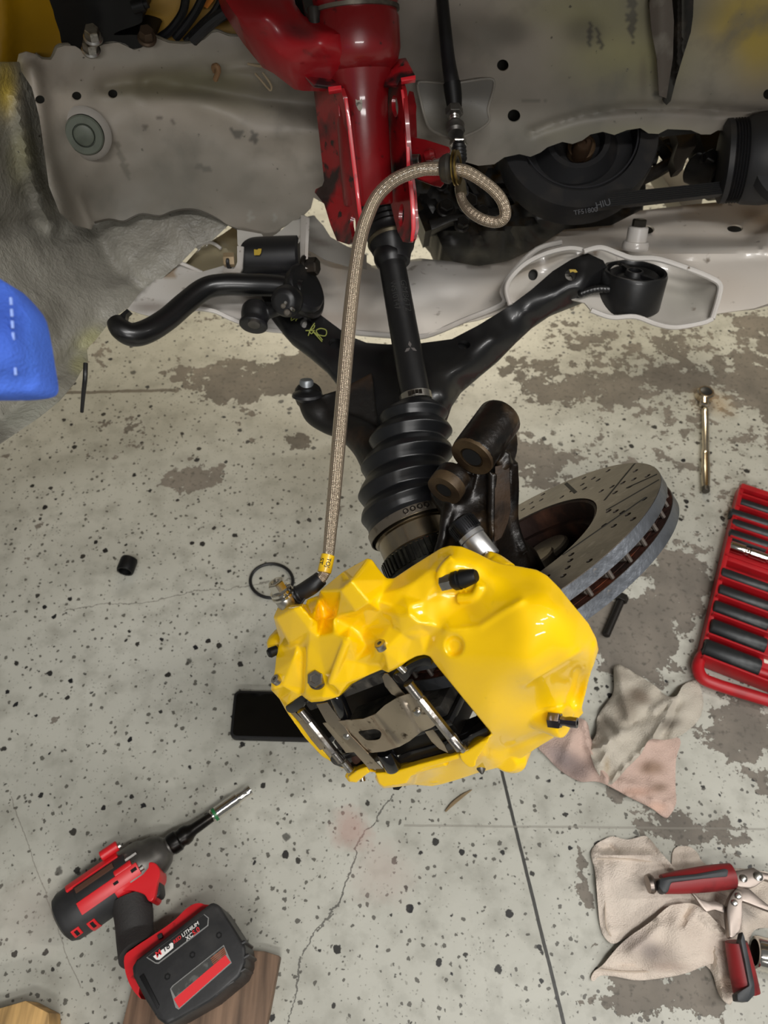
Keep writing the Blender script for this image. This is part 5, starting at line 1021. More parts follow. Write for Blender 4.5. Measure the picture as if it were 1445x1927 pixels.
# coarse facets first, then a fine fill: crisp planes on the cast blocks, a smooth swell on the big cover
_c = MB(); CVt = sheet(_c, [p[:2] for p in outl], calfn, calback, grid=False, holes=[[p[:2] for p in wind]], extra=[p[:2] for p in inn], edges=cedges)
nV = len(CVt); ctri = np.array([t for t in _c.f if len(t) == 3 and max(t) < nV]); ch = np.array([allh[int(np.argmin(((allp-q_)**2).sum(1)))] for q_ in CVt])
cover = [(p[0], p[1], p[2]) for p in outl+wind+inn if p[0] > 800 and not (p[1] > 1410 and p[0] < 900)]
ctps = TPS(cover, .0015)
def calh(V):
    h = np.zeros(len(V)); done = np.zeros(len(V), bool); A_, B_, C_ = CVt[ctri[:, 0]], CVt[ctri[:, 1]], CVt[ctri[:, 2]]
    den = (B_[:, 1]-C_[:, 1])*(A_[:, 0]-C_[:, 0])+(C_[:, 0]-B_[:, 0])*(A_[:, 1]-C_[:, 1])
    for i, (x, y) in enumerate(V):
        w0 = ((B_[:, 1]-C_[:, 1])*(x-C_[:, 0])+(C_[:, 0]-B_[:, 0])*(y-C_[:, 1]))/den
        w1 = ((C_[:, 1]-A_[:, 1])*(x-C_[:, 0])+(A_[:, 0]-C_[:, 0])*(y-C_[:, 1]))/den; w2 = 1-w0-w1
        k = int(np.argmax(np.minimum(np.minimum(w0, w1), w2))); h[i] = w0[k]*ch[ctri[k, 0]]+w1[k]*ch[ctri[k, 1]]+w2[k]*ch[ctri[k, 2]]
    w = np.clip((V[:, 0]-800)/50, 0, 1); w = w*w*(3-2*w); hs = ctps(V)
    h = h*(1-w)+hs*w
    h = relief(V, h, [([(838, 1186), (870, 1184), (903, 1179), (940, 1154), (982, 1130)], 6, 1.6), ([(1092, 1226), (1040, 1258), (985, 1290)], 5, 1.5)])
    h = relief(V, h, [([(1122, 1212), (1108, 1285), (1094, 1332)], 6, 3), ([(1090, 1268), (1084, 1300), (1072, 1325)], 10, -5), ([(960, 1405), (1010, 1385), (1050, 1370)], 8, -3)]); h -= 5*np.exp(-((((V[:, 0]-855)/16)**2+((V[:, 1]-1215)/18)**2))**4)
    return h
K = MB(); sheet(K, [p[:2] for p in outl], lambda V: [cp(a, b, q_) for (a, b), q_ in zip(V, calh(V))], calback, 4, [[p[:2] for p in wind]])
def wedge(pts, hs, depth=.03):
    q = [cp(a, b, h) for (a, b), h in zip(pts, hs)]; prism(K, q, FW*depth)
# round bosses and seats
def boss(u, v, h, r, L, ax=CN, taper=.9): lathe(K, cp(u, v, h)-ax*L, ax, [(0, r), (L*.55, r*.98), (L*.8, r*.82), (L*.95, r*.5), (L, r*.2)], 36)
boss(769, 1178, 9, .0175, .02, (CN+CT*.1).normalized(), .75)
boss(512, 1222, -22, .010, .02)
lathe(K, cp(1046, 1352, -22), CV(.7, -.1, .6).normalized(), [(-.02, .012), (.004, .0135), (.008, .0125)], 32)
lathe(K, cp(958, 1418, -44), CN, [(-.02, .017), (.006, .016), (.012, .009)], 32)
lathe(K, cp(818, 1448, -44), CN, [(-.02, .013), (.004, .012), (.010, .007)], 32)
tube(K, [cp(855, 1052, -14), cp(832, 1078, -9), cp(832, 1108, -12)], .0045, 10, 4)
tube(K, [cp(862, 1126, -8), cp(893, 1122, -7), cp(905, 1100, -9)], .004, 10, 4)
tube(K, [cp(652, 1205, 9), cp(623, 1284, 8)], .0034, 10, 0)
tube(K, [cp(840, 1432, -13), cp(790, 1445, -14), cp(752, 1461, -12)], .0042, 10, 3)
for pts, h_, th_ in (([(864, 1419), (880, 1413), (905, 1396), (922, 1390), (912, 1410), (900, 1425), (893, 1446), (880, 1444), (868, 1432)], -3, .02), ([(655, 1462), (672, 1450), (690, 1443), (697, 1454), (685, 1461), (672, 1472), (657, 1472)], -5, .014),
                     ([(706, 1455), (740, 1453), (790, 1438), (840, 1425), (860, 1420), (863, 1429), (845, 1434), (800, 1447), (774, 1462), (765, 1475), (722, 1482), (712, 1474)], -5, .012)):
    prism(K, [cp(a, b, h_) for a, b in pts], FW*th_)
body = K.fuse('caliper_body', YEL, cal, .0011, 4, .5)
# cast-in lower body around the disc (both halves), behind the visible skin
for dn, w in ():
    mb = MB(); c = RC+n_in*dn+(CO-RC-n_in*(CO-RC).dot(n_in)).normalized()*.150; rd = (CO-RC-n_in*(CO-RC).dot(n_in)).normalized(); box(mb, c, CT*.070, n_in*w, rd*.020)
    mb.build('piston_housing', YEL, cal, bevel=.006, seg=3)
RD = (CO-RC-n_in*(CO-RC).dot(n_in)).normalized(); TD = n_in.cross(RD); TD = TD if TD.dot(RT) > 0 else -TD
# shallow round recess ring on the big cover
# pads and their ears
PAD = mat('pad_backplate_black', '101012', .25, coat=.4, noise=[(14, '2a2725', .5, .7)], bump=[(60, .15)])
FRI = mat('brake_pad_lining', '3a3835', .7, .2, noise=[(90, '57534d', .5, .65), (60, '1e1c1b', .5, .6)], bump=[(120, .4)])
for dn, sgn in ((.001, 1), (-.033, -1)):
    c = cp(752, 1340, -44); c = c-n_in*(c-RC).dot(n_in)
    mb = MB(); box(mb, c+n_in*(dn+sgn*.006), CT*.062, n_in*.0055, CN*.026); lin_ = mb.build('brake_pad_lining', FRI, cal, bevel=.002)
    mb = MB(); box(mb, c+n_in*(dn+sgn*.0145)+CN*.003, CT*.066, n_in*.003, CN*.029); mb.build('brake_pad_plate', PAD, cal, bevel=.0015)
mb = MB(); c = cp(752, 1340, -78); c = c-n_in*(c-RC).dot(n_in)-n_in*.016; box(mb, c, CT*.066, n_in*.045, CN*.003); mb.build('window_shade_plate', mat('dark_window_shade', '0f0e0d', .6, .2), cal, bevel=.001)  # added dark plate standing in for the shade inside the caliper window
for dn in (.030, -.058):
    mb = MB(); c2_ = cp(752, 1340, -44); c2_ = c2_-n_in*(c2_-RC).dot(n_in)+n_in*dn; box(mb, c2_, CT*.062, n_in*.008, CN*.026); mb.build('piston_face', mat('oily_piston', '1d1b19', .3, .5) if 'oily_piston' not in MATS else MATS['oily_piston'], cal, bevel=.003)
def ear(name, pts, h, th=.012, m=PAD, parent=cal, bv=.0018):
    mb = MB(); prism(mb, [cp(a, b, h) for a, b in smooth2(pts, 3)], -CN*th); return mb.build(name, m, parent, bevel=bv)
ear('pad_ear', [(738, 1272), (752, 1264), (766, 1252), (786, 1242), (800, 1238), (809, 1240), (812, 1250), (808, 1255), (795, 1254), (782, 1260), (772, 1272), (762, 1285), (748, 1286)], -3)
ear('pad_ear', [(836, 1408), (845, 1396), (858, 1398), (872, 1392), (884, 1384), (900, 1376), (914, 1370), (918, 1378), (914, 1386), (900, 1386), (890, 1392), (880, 1404), (866, 1410), (852, 1418), (842, 1418)], -9)
ear('pad_ear', [(537, 1330), (548, 1324), (560, 1312), (572, 1308), (580, 1314), (574, 1326), (566, 1336), (552, 1342), (541, 1340)], -10)
ear('pad_ear', [(620, 1428), (632, 1418), (648, 1424), (662, 1420), (676, 1416), (684, 1424), (676, 1432), (662, 1438), (650, 1446), (634, 1442), (626, 1438)], -16)
ear('pad_edge_plate', [(742, 1441), (756, 1420), (800, 1407), (840, 1394), (880, 1377), (915, 1372), (880, 1412), (838, 1421), (800, 1431), (765, 1436)], -17, .02)
ear('pad_wear_tab', [(660, 1428), (670, 1420), (684, 1420), (680, 1432), (668, 1440)], -13, .004, mat('brown_tab', '4a322a', .5, .4))
# retaining pins with turned ends
def pin(pts, hs, rs):
    q = [cp(a, b, h) for (a, b), h in zip(pts, hs)]; D = (q[-1]-q[0]); L = D.length; d = D.normalized()
    o = MB(); lathe(o, q[0], d, [(0, rs*1.15), (L*.20, rs*1.15), (L*.21, rs*.9), (L*.23, rs*.9)], 24); lathe(o, q[0]+d*L*.22, d, [(0, rs), (L*.03, rs*1.08), (L*.58, rs*1.08), (L*.61, rs)], 8); lathe(o, q[0]+d*L*.80, d, [(0, rs*.9), (L*.02, rs*1.15), (L*.20, rs*1.1)], 24)
    return o.build('retaining_pin', mat('pin_steel', 'a5a09a', .25, 1.0, noise=[(80, '6b5f52', .55, .7)], bump=[(200, .1)]) if 'pin_steel' not in MATS else MATS['pin_steel'], cal)
pin([(768, 1285), (866, 1408)], [4, -1], .0038); pin([(566, 1336), (642, 1432)], [-2, -6], .0034)
mb = MB(); cyl(mb, cp(868, 1404, -6), cp(881, 1420, -8), .0036, 20); mb.build('pin_end', STEEL, cal)
mb = MB(); cyl(mb, cp(646, 1432, -8), cp(660, 1450, -9), .0036, 20); mb.build('pin_end', STEEL, cal)
mb = MB(); cyl(mb, cp(748, 1250, -2), cp(762, 1264, -3), .0030, 20); mb.build('pin_end', STEEL, cal)
# stainless spring plate: bent band with slot, strips and rivets
hp2 = TPS([(607, 1361, -4), (645, 1385, -4), (668, 1415, -5), (665, 1352, 2), (690, 1352, 1), (720, 1415, 0), (712, 1340, 4), (745, 1405, 4), (747, 1313, 5), (785, 1340, 5), (827, 1360, 0), (795, 1377, 2), (780, 1306, 4)])
plo = [(607, 1361), (645, 1356), (683, 1353), (706, 1344), (723, 1328), (747, 1313), (767, 1306), (793, 1306), (827, 1360), (811, 1370), (793, 1377), (770, 1395), (752, 1405), (724, 1414), (697, 1417), (671, 1415), (651, 1417), (645, 1409)]
mb = MB(); sheet(mb, plo, lambda V: [cp(a, b, h) for (a, b), h in zip(V, relief(V, hp2(V), [([(706, 1350), (748, 1402)], 5, 1.6), ([(764, 1318), (790, 1372)], 5, -1.6), ([(653, 1362), (690, 1412)], 3, 1.2)]))], -CN*.0009, 5,
                 [smooth2([(674, 1377), (690, 1374), (706, 1372), (716, 1377), (717, 1385), (711, 1392), (692, 1393), (684, 1388)], 3)])
spr = mb.build('pad_spring', DULLSTEEL, cal, 40)
for pts, h0, h1 in (([(595, 1326), (616, 1322), (640, 1356), (660, 1385), (720, 1447), (694, 1447), (652, 1400), (613, 1358)], -2, 1), ([(719, 1274), (723, 1268), (729, 1268), (762, 1308), (750, 1314), (736, 1306), (724, 1291)], 0, 3), ([(799, 1377), (814, 1373), (826, 1388), (836, 1402), (843, 1417), (836, 1414), (826, 1409), (812, 1396)], -2, -4)):
    mb = MB(); prism(mb, [cp(a, b, h0+(h1-h0)*(k/len(pts))) for k, (a, b) in enumerate(pts)], -CN*.0009); mb.build('spring_strip', DULLSTEEL, spr, bevel=.0003)
mb = MB(); prism(mb, [cp(a, b, -14) for a, b in [(563, 1361), (571, 1352), (578, 1356), (608, 1398), (611, 1410), (602, 1412), (585, 1392)]], -CN*.002); mb.build('shim_plate', DULLSTEEL, cal, bevel=.0004)
for u, v, h in ((652, 1386, -1), (785, 1341, 6)):
    mb = MB(); lathe(mb, cp(u, v, h), CN, [(-.001, .0030), (.0004, .0034), (.0016, .0026), (.0022, .001)], 20); mb.build('rivet', STEEL, spr)
# black guide sleeves
for (a, b, h0), (c, d, h1), r in (((632, 1306, -6), (651, 1352, -8), .0062), ((724, 1414, -6), (742, 1448, -8), .0076)):
    mb = MB(); A_ = cp(a, b, h0); B_ = cp(c, d, h1); L = (B_-A_).length; lathe(mb, A_, B_-A_, [(0, r*.9), (.002, r), (L-.003, r), (L-.001, r*.85), (L, r*.6)], 28); mb.build('guide_sleeve', mat('glossy_black_sleeve', '0c0c0e', .16, coat=.6) if 'glossy_black_sleeve' not in MATS else MATS['glossy_black_sleeve'], cal)
# screws, hex bolt, bleed nipples
def screw(u, v, h, ax, r):
    mb = MB(); lathe(mb, cp(u, v, h), ax, [(-.004, r), (.0008, r), (.0012, r*.9), (.0012, r*.4), (-.001, r*.35), (-.001, .0001)], 24); mb.build('grub_screw', STEEL, cal)
screw(715, 1212, 12, CV(-.45, .75, .5).normalized(), .0046); screw(518, 1278, 0, CV(-.6, .6, .5).normalized(), .0042)
hx = CV(-.25, .28, .95).normalized()
mb = MB(); lathe(mb, cp(597, 1280, 2), hx, [(-.006, .0075), (.001, .0078), (.002, .0072)], 28); lathe(mb, cp(597, 1278, 3), hx, [(0, .0072), (.006, .0072), (.0068, .0062), (.0068, .0042), (.0058, .0038)], 6); mb.build('bridge_bolt', mat('greasy_plated_bolt', '8f8a82', .3, .9, noise=[(50, '55504a', .5, .7)]), cal)
nx = CV(.80, .25, .52).normalized()
def nip(u, v, h, ax, m1, m2, s=1.0, cap=True):
    a = cp(u, v, h); mb = MB(); lathe(mb, a-ax*.004, ax, [(0, .0062*s), (.008*s, .0062*s), (.009*s, .0055*s)], 6); mb.build('nipple_hex', m1, cal)
    mb = MB()
    lathe(mb, a+ax*.004*s, ax, [(0, .0055*s), (.002*s, .0070*s), (.006*s, .0072*s), (.0065*s, .0062*s), (.008*s, .0062*s), (.0085*s, .0070*s), (.010*s, .0066*s), (.018*s, .0050*s), (.0195*s, .004*s)] if cap else [(0, .004*s), (.004*s, .0032*s), (.008*s, .0040*s), (.013*s, .0038*s), (.013*s, .0018*s), (.010*s, .0016*s)], 30)
    mb.build('nipple_cap' if cap else 'nipple_tip', m2, cal)
nip(842, 1096, -6, nx, STEEL, BLACKP, 1.0)
nip(1043, 1355, -10, CV(.85, .02, .5).normalized(), GUNMETAL, GUNMETAL, 1.0, False)
mb = MB(); lathe(mb, cp(514, 1226, -14), CV(-.8, -.3, .4).normalized(), [(-.004, .004), (.003, .0045), (.005, .003)], 20); mb.build('nipple_cap', BLACKP, cal)
mb = MB(); lathe(mb, cp(905, 1443, -30), CV(.1, -.8, .4).normalized(), [(-.004, .0042), (.002, .0038), (.006, .0008)], 18); mb.build('grub_screw', GREYMET, cal)
mb = MB(); lathe(mb, cp(681, 1462, -30), CV(.2, -.9, .3).normalized(), [(-.006, .003), (.004, .0028)], 18); mb.build('grub_screw', STEEL, cal)
mb = MB(); prism(mb, [cp(a, b, -34) for a, b in ((738, 1480), (758, 1479), (750, 1487), (740, 1486))], -CN*.006); mb.build('dust_plug', BLACKP, cal)
# lug behind, up to the knuckle
mb = MB(); tube(mb, [P(912, 1050, .60), P(925, 1060, .60), P(945, 1085, .59)], [.006, .010, .014], 16, 4); prism(mb, [P(915, 1045, .60), P(924, 1036, .60), P(944, 1062, .59), P(925, 1075, .58)], FW*.02); mb.fuse('mounting_lug', YEL, cal, .0016, 3)
# ------------------------------------------------------------------ things lying on the floor
def fz(pts, z): return [PZ(a, b, z) for a, b in pts]
ZU = Vector((0, 0, 1))
# phone
ph = thing('phone', 'black phone lying face up on the floor, half hidden by the yellow caliper', 'phone', PZ(560, 1355, 0))
c4 = [(443, 1304), (640, 1309), (640, 1400), (434, 1394)]
A, B, Cc, Dd = fz(c4, .0); ux = (B-A).normalized(); uy = (Dd-A).normalized(); wy = (Dd-A).length; A2 = A; corn = [A2, A2+ux*.150, A2+ux*.150+uy*wy, A2+uy*wy]
def rrect(c, ux, uy, w, h, r, n=6, z=0):
    out = []
    for (sx, sy, a0) in ((1, 1, 0), (-1, 1, PI/2), (-1, -1, PI), (1, -1, 3*PI/2)):
        for k in range(n+1): a = a0+PI/2*k/n; out.append(c+ux*(sx*(w/2-r)+r*math.cos(a))+uy*(sy*(h/2-r)+r*math.sin(a))+ZU*z)
    return out
pc = A+ux*.075+uy*wy/2
mb = MB(); prism(mb, rrect(pc, ux, uy, .150, wy, .009, z=.0005), ZU*.010); mb.build('case', mat('matt_phone_case', '0d0d0e', .55), ph, bevel=.0018)
mb = MB(); prism(mb, rrect(pc, ux, uy, .142, wy-.008, .006, z=.0095), ZU*.0013); mb.build('screen', mat('black_glass', '040404', .06, coat=.5), ph)
# o-ring, cap, twig, loose bolt
mb = MB(); q = [PZ(511+40*math.cos(a), 1093-32*math.sin(a), .003) for a in [2*PI*k/48 for k in range(48)]]
v = []; f = []
for i in range(48):
    d = (q[(i+1) % 48]-q[i-1]).normalized(); s_ = d.cross(ZU)
    for k in range(10): a = 2*PI*k/10; v.append(q[i]+(s_*math.cos(a)+ZU*math.sin(a))*.0027)
for i in range(48):
    for k in range(10): f.append((i*10+k, i*10+(k+1) % 10, ((i+1) % 48)*10+(k+1) % 10, ((i+1) % 48)*10+k))
mb.add(v, f); tag(mb.build('rubber_ring', RUBBER), 'thin black rubber ring lying flat on the floor left of the caliper hose end', 'ring')
cp_ = thing('plastic_cap', 'small black plastic cap lying on its side alone on the left floor', 'cap', PZ(240, 1062, 0))
c = PZ(240, 1062, .014); dx = (PZ(236, 1072, .014)-PZ(246, 1046, .014)).normalized()
mb = MB(); ring(mb, c-dx*.010, dx, [(0, .0085), (0, .0130), (.003, .0138), (.022, .0138), (.024, .0130), (.024, .0105), (.004, .0105)], 36); mb.build('cap_wall', BLACKP, cp_)
mb = MB(); lathe(mb, c-dx*.010, dx, [(0, .0128), (.003, .0128)], 30); mb.build('cap_end', BLACKP, cp_)
mb = MB(); tube(mb, fz([(838, 1527), (852, 1512), (872, 1496), (888, 1486)], .003), [.0012, .0026, .0022, .0006], 6, 4); tag(mb.build('twig', mat('dry_twig', '7d6a4e', .8)), 'small brown dry twig on the floor right below the yellow caliper', 'twig')
lb = thing('loose_bolt', 'dark long bolt lying on the floor beneath the rim of the brake disc', 'bolt', PZ(1150, 1170, 0))
a, b = PZ(1168, 1132, .009), PZ(1140, 1196, .007)
mb = MB(); cyl(mb, a, b, .006, 18); mb.build('shank', mat('black_bolt', '25221f', .45, .5), lb); mb = MB(); cyl(mb, a, a+(a-b).normalized()*.012, .0095, 6); mb.build('head', MATS['black_bolt'], lb)
# ratchet
rt = thing('ratchet', 'chrome flexible-head ratchet lying on the floor behind the brake disc', 'ratchet', PZ(1327, 830, 0))
CH2 = mat('satin_chrome', 'c9bba4', .22, 1.0, noise=[(50, '8d7f6c', .6, .8)])
def zt(pts, z, r, seg=16, sm=5): m_ = MB(); tube(m_, fz(pts, z) if not isinstance(z, list) else [PZ(a, b, c) for (a, b), c in zip(pts, z)], r, seg, sm); return m_
h0, h1 = PZ(1327, 770, .010), PZ(1328, 920, .010); hd = (h1-h0).normalized(); L = (h1-h0).length
mb = MB(); lathe(mb, h0, hd, [(0, .0055), (.004, .0068), (.012, .0062), (L*.55, .0064), (L*.56, .0074), (L*.60, .0074), (L*.62, .0068), (L*.78, .0078), (L*.94, .0070), (L, .0055)], 28); mb.build('handle', CH2, rt)
mb = MB(); cyl(mb, h1-hd*.004, h1+hd*.006, .0068, 20); mb.build('end_cap', mat('dark_end_cap', '4a453d', .4, .5), rt)
hc = PZ(1326, 742, .011)
mb = MB(); lathe(mb, hc-ZU*.009, ZU, [(0, .015), (.002, .0165), (.015, .0165), (.018, .014), (.018, .0115), (.0165, .0110)], 36); tube(mb, [hc+hd*.012, hc+hd*.030], .0085, 14, 0); mb.build('head', CH2, rt)
mb = MB(); lathe(mb, hc+ZU*.006, ZU, [(0, .0110), (.0035, .0110), (.005, .008)], 30); mb.build('dial', mat('black_dial', '1d1d1d', .45), rt)
mb = MB(); cyl(mb, hc+hd*.026-RT*.009, hc+hd*.026+RT*.009, .0055, 18); mb.build('pivot_pin', CHROME, rt)
# ------------------------------------------------------------------ red socket tray and its sockets
TO = PZ(1311, 1232, 0); TU = (PZ(1384, 926, 0)-TO); TLn = TU.length; TU.normalize(); TV = (PZ(1445, 1290, 0)-PZ(1322, 1255, 0)); TV = (TV-TU*TV.dot(TU)); TV.z = 0; TV.normalize()
def tp(a, b, z=0.0): return TO+TU*a+TV*b+ZU*z
tray = thing('socket_tray', 'red plastic socket tray with a loop handle at the right edge', 'tray', TO)
def tco(u, v, z): p = PZ(u, v, z)-TO; return p.dot(TU), p.dot(TV)
mb = MB(); box(mb, tp(TLn/2, .105, .004), TU*(TLn/2), TV*.105, ZU*.003); mb.build('base', REDT, tray, bevel=.002)
mb = MB(); box(mb, tp(TLn/2, .003, .012), TU*(TLn/2), TV*.004, ZU*.012); mb.build('side_wall', REDT, tray, bevel=.002)
mb = MB(); box(mb, tp(TLn-.006, .105, .014), TU*.006, TV*.105, ZU*.014); mb.build('end_wall', REDT, tray, bevel=.003)
rows = [((1390, 1445), (940, 956), .010), ((1372, 1445), (959, 977), .0115), ((1374, 1445), (977, 997), .0115), ((1369, 1445), (996, 1020), .013), None, ((1354, 1445), (1070, 1096), .0125), ((1349, 1445), (1099, 1131), .0135), ((1340, 1441), (1130, 1163), .0145), ((1334, 1436), (1163, 1203), .016), ((1321, 1431), (1200, 1245), .0175)]
GUN = mat('black_phosphate_socket', '2c2e2f', .42, .45, noise=[(50, '3c3e3e', .5, .7)], bump=[(150, .1)])
mids = []
socks = ['topmost', 'second from the top', 'third from the top', 'fourth from the top', '', 'first below the chrome adapter', 'second below the chrome adapter', 'middle one of the five lower', 'second nearest the tray handle', 'largest, nearest the tray handle']
for i, r in enumerate(rows):
    if r is None:
        a, b = tco(1404, 1033, .014); mids.append((a, .010)); continue
    (u0, u1), (v0, v1), rad = r
    rad *= .86; a, b = tco(u0, (v0+v1)/2-(2 if i < 5 else 4), rad+.006); mids.append((a, rad))
    c = tp(a, b, rad+.0065); L = .082 if i > 4 else .062
    s = thing('deep_socket', 'black deep impact socket in the red tray, '+socks[i], 'socket', c-ZU*rad, 'impact sockets in the red tray')
    mb = MB(); lathe(mb, c, TV, [(0, rad*.72), (.001, rad*.92), (.003, rad), (L-.002, rad), (L, rad*.95)], 36); mb.build('barrel', GUN, s)
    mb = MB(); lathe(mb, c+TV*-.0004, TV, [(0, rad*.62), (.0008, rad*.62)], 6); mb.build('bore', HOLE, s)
for i in range(len(mids)+1):
    if i == 0: a = mids[0][0]+mids[0][1]+.003
    elif i == len(mids): a = mids[-1][0]-mids[-1][1]-.004
    else: a = (mids[i-1][0]-mids[i-1][1]+mids[i][0]+mids[i][1])/2
    mb = MB(); box(mb, tp(a, .080, .015 if i < 6 else .0175), TU*.0016, TV*.078, ZU*(.012 if i < 6 else .0155)); mb.build('divider', REDT, tray, bevel=.0008)
a5, b5 = tco(1400, 1058, .022); mb = MB(); box(mb, tp(a5, .09, .014), TU*.009, TV*.085, ZU*.010); mb.build('bridge', REDT, tray, bevel=.004)
ad = thing('chrome_adapter', 'chrome stepped socket adapter lying across the red tray', 'adapter', PZ(1400, 1033, .010))
c = PZ(1372, 1026, .016)
mb = MB(); lathe(mb, c, TV, [(0, .0085), (.002, .0095), (.024, .0095), (.026, .0070), (.032, .0065), (.034, .0080), (.060, .0080), (.062, .006), (.075, .006)], 28); mb.build('adapter_body', CHROME, ad)
mb = MB(); lathe(mb, c+TV*.027, TV, [(0, .0072), (.004, .0072)], 6); mb.build('adapter_neck', STEEL, ad)
# handle loop (rounded bar) around the slot
hz = .016
hpts = [(1460, 1275), (1420, 1262), (1380, 1250), (1345, 1238), (1326, 1232), (1317, 1240), (1313, 1258), (1322, 1276), (1345, 1287), (1385, 1300), (1425, 1312), (1470, 1326)]
mb = MB(); tube(mb, fz(hpts, hz), [.008, .008, .008, .0085, .0085, .0085, .009, .009, .009, .009, .009, .009], 16, 6); mb.build('loop_handle', REDT, tray)
# raised panel at the right of the lower sockets, with two pale letters
mb = MB(); pts = [(1436, 1205), (1441, 1165), (1470, 1170), (1470, 1275), (1425, 1258)]; prism(mb, fz(pts, .022), -ZU*.018); mb.build('label_panel', REDT, tray, bevel=.003)
mb = MB(); prism(mb, fz([(1437, 1237), (1452, 1240), (1452, 1251), (1438, 1247)], .0225), -ZU*.001); mb.build('pale_letter_mark', mat('cream_paint', 'e3dccb', .6), tray)
# ------------------------------------------------------------------ rags
def rag_mat(n, base, st): return mat(n, base, .95, spec=.1, attr=True, bump=[(620, .8, 2), (60, .3)])
RAG1 = rag_mat('cream_rag_cloth', 'd8cbbd', 1); RAG2 = rag_mat('pinkish_rag_cloth', 'd2bcb0', 1)
def cloth(name, ol, ctl, m, parent, base, marks, grooves, nz=.006, sm=4, sp_=7, label=None):
    t = TPS(ctl)
    def fn(V):
        h = relief(V, t(V), grooves)
        h = h+np.array([mnoise.noise(Vector((a/38, b/38, hash(name) % 7*0+len(ol)*.37)))*nz+mnoise.noise(Vector((a/14, b/14, 9.1)))*nz*.22 for a, b in V])
        return [PZ(a, b, max(.0022, q)) for (a, b), q in zip(V, h)]
    mb = MB(); V = sheet(mb, smooth2(ol, sm), fn, lambda V, top: [q-ZU*.0014 for q in top], sp_); marks = [mk[:5]+(min(mk[5], .69),)+mk[6:] for mk in marks]; o = mb.build(name, m, parent, 70, label=label); paint(o, V, base, marks); return o
r1 = thing('shop_rag', 'crumpled stained cream rag right of the yellow caliper', 'rag', PZ(1170, 1400, 0))
cloth('cloth_layer', [(1012, 1400), (1050, 1372), (1085, 1352), (1105, 1360), (1112, 1390), (1130, 1400), (1180, 1380), (1230, 1384), (1279, 1390), (1272, 1430), (1271, 1480), (1272, 1512), (1260, 1535), (1250, 1538), (1225, 1520), (1185, 1500), (1140, 1476), (1118, 1470), (1090, 1470), (1055, 1450), (1030, 1425)],
      [(1012, 1400, .004), (1090, 1465, .004), (1250, 1530, .005), (1275, 1395, .006), (1180, 1420, .016), (1100, 1400, .014), (1060, 1400, .012), (1200, 1480, .010)], RAG2, r1, 'cdb3a6',
      [(1080, 1445, 40, 26, '5d5658', .8, .4), (1050, 1420, 30, 20, '80787a', .6, .5), (1225, 1445, 26, 14, '7a6048', .7), (1240, 1482, 18, 10, '7a6452', .7), (1200, 1490, 30, 10, 'a8795f', .4), (1235, 1520, 20, 12, 'd9b09a', .5), (1160, 1440, 40, 30, 'bfa79c', .4)],
      [([(1100, 1360), (1108, 1410), (1140, 1465)], 7, .010), ([(1080, 1380), (1060, 1440)], 10, .006), ([(1225, 1400), (1235, 1500)], 18, .004), ([(1180, 1495), (1225, 1505), (1262, 1512)], 5, .005), ([(1140, 1470), (1190, 1478)], 6, .004)], nz=.009)
cloth('cloth_layer', [(1155, 1258), (1162, 1250), (1172, 1253), (1200, 1270), (1232, 1290), (1252, 1308), (1272, 1310), (1285, 1290), (1302, 1281), (1314, 1284), (1322, 1310), (1323, 1330), (1316, 1352), (1300, 1370), (1276, 1386), (1250, 1392), (1222, 1392), (1205, 1420), (1180, 1445), (1152, 1475), (1135, 1468), (1118, 1440), (1110, 1405), (1122, 1380), (1124, 1350), (1142, 1322), (1155, 1300)],
      [(1158, 1255, .008), (1250, 1308, .022), (1310, 1284, .012), (1320, 1340, .010), (1180, 1300, .022), (1220, 1350, .034), (1150, 1400, .030), (1145, 1468, .012), (1275, 1340, .030), (1200, 1400, .030), (1118, 1440, .014), (1130, 1350, .014)], RAG1, r1, 'c4bcae',
      [(1205, 1310, 22, 16, '5f4a36', .7, .5), (1178, 1330, 24, 30, '6b5d4c', .6), (1262, 1362, 22, 12, '3f352a', .8, -.3), (1165, 1270, 20, 16, '8a7f70', .5), (1142, 1440, 5, 16, '8f7340', .5), (1150, 1362, 30, 16, '6f6659', .5), (1130, 1370, 18, 18, '7f756a', .5), (1240, 1300, 26, 12, 'b7ae9f', .4)],
      [([(1128, 1405), (1200, 1360), (1255, 1318), (1275, 1310)], 7, .012), ([(1150, 1470), (1200, 1420), (1248, 1360), (1268, 1318)], 5, .012), ([(1165, 1260), (1172, 1310), (1185, 1350)], 9, .010), ([(1180, 1370), (1220, 1345)], 8, -.016), ([(1275, 1310), (1265, 1350), (1245, 1385)], 8, -.010), ([(1130, 1350), (1160, 1385)], 8, -.012), ([(1118, 1408), (1145, 1405), (1130, 1440)], 6, .007)], nz=.010)
r2 = thing('shop_rag', 'folded cream rag under the locking pliers at the lower right', 'rag', PZ(1250, 1730, 0))
cloth('cloth_layer', [(1265, 1606), (1290, 1592), (1310, 1602), (1336, 1630), (1440, 1640), (1475, 1680), (1460, 1740), (1420, 1750), (1405, 1790), (1380, 1880), (1368, 1888), (1352, 1868), (1340, 1830), (1320, 1812), (1290, 1800), (1270, 1700)],
      [(1270, 1610, .003), (1330, 1630, .008), (1460, 1700, .008), (1375, 1885, .004), (1330, 1720, .012), (1400, 1720, .016), (1350, 1820, .010)], RAG1, r2, 'd3c6b8', [(1370, 1850, 16, 20, 'a5876c', .5), (1400, 1720, 24, 18, '8f8a86', .5)],
      [([(1345, 1780), (1362, 1880)], 5, .007), ([(1390, 1680), (1400, 1750)], 10, .010), ([(1330, 1800), (1350, 1870)], 4, -.004)], nz=.006)
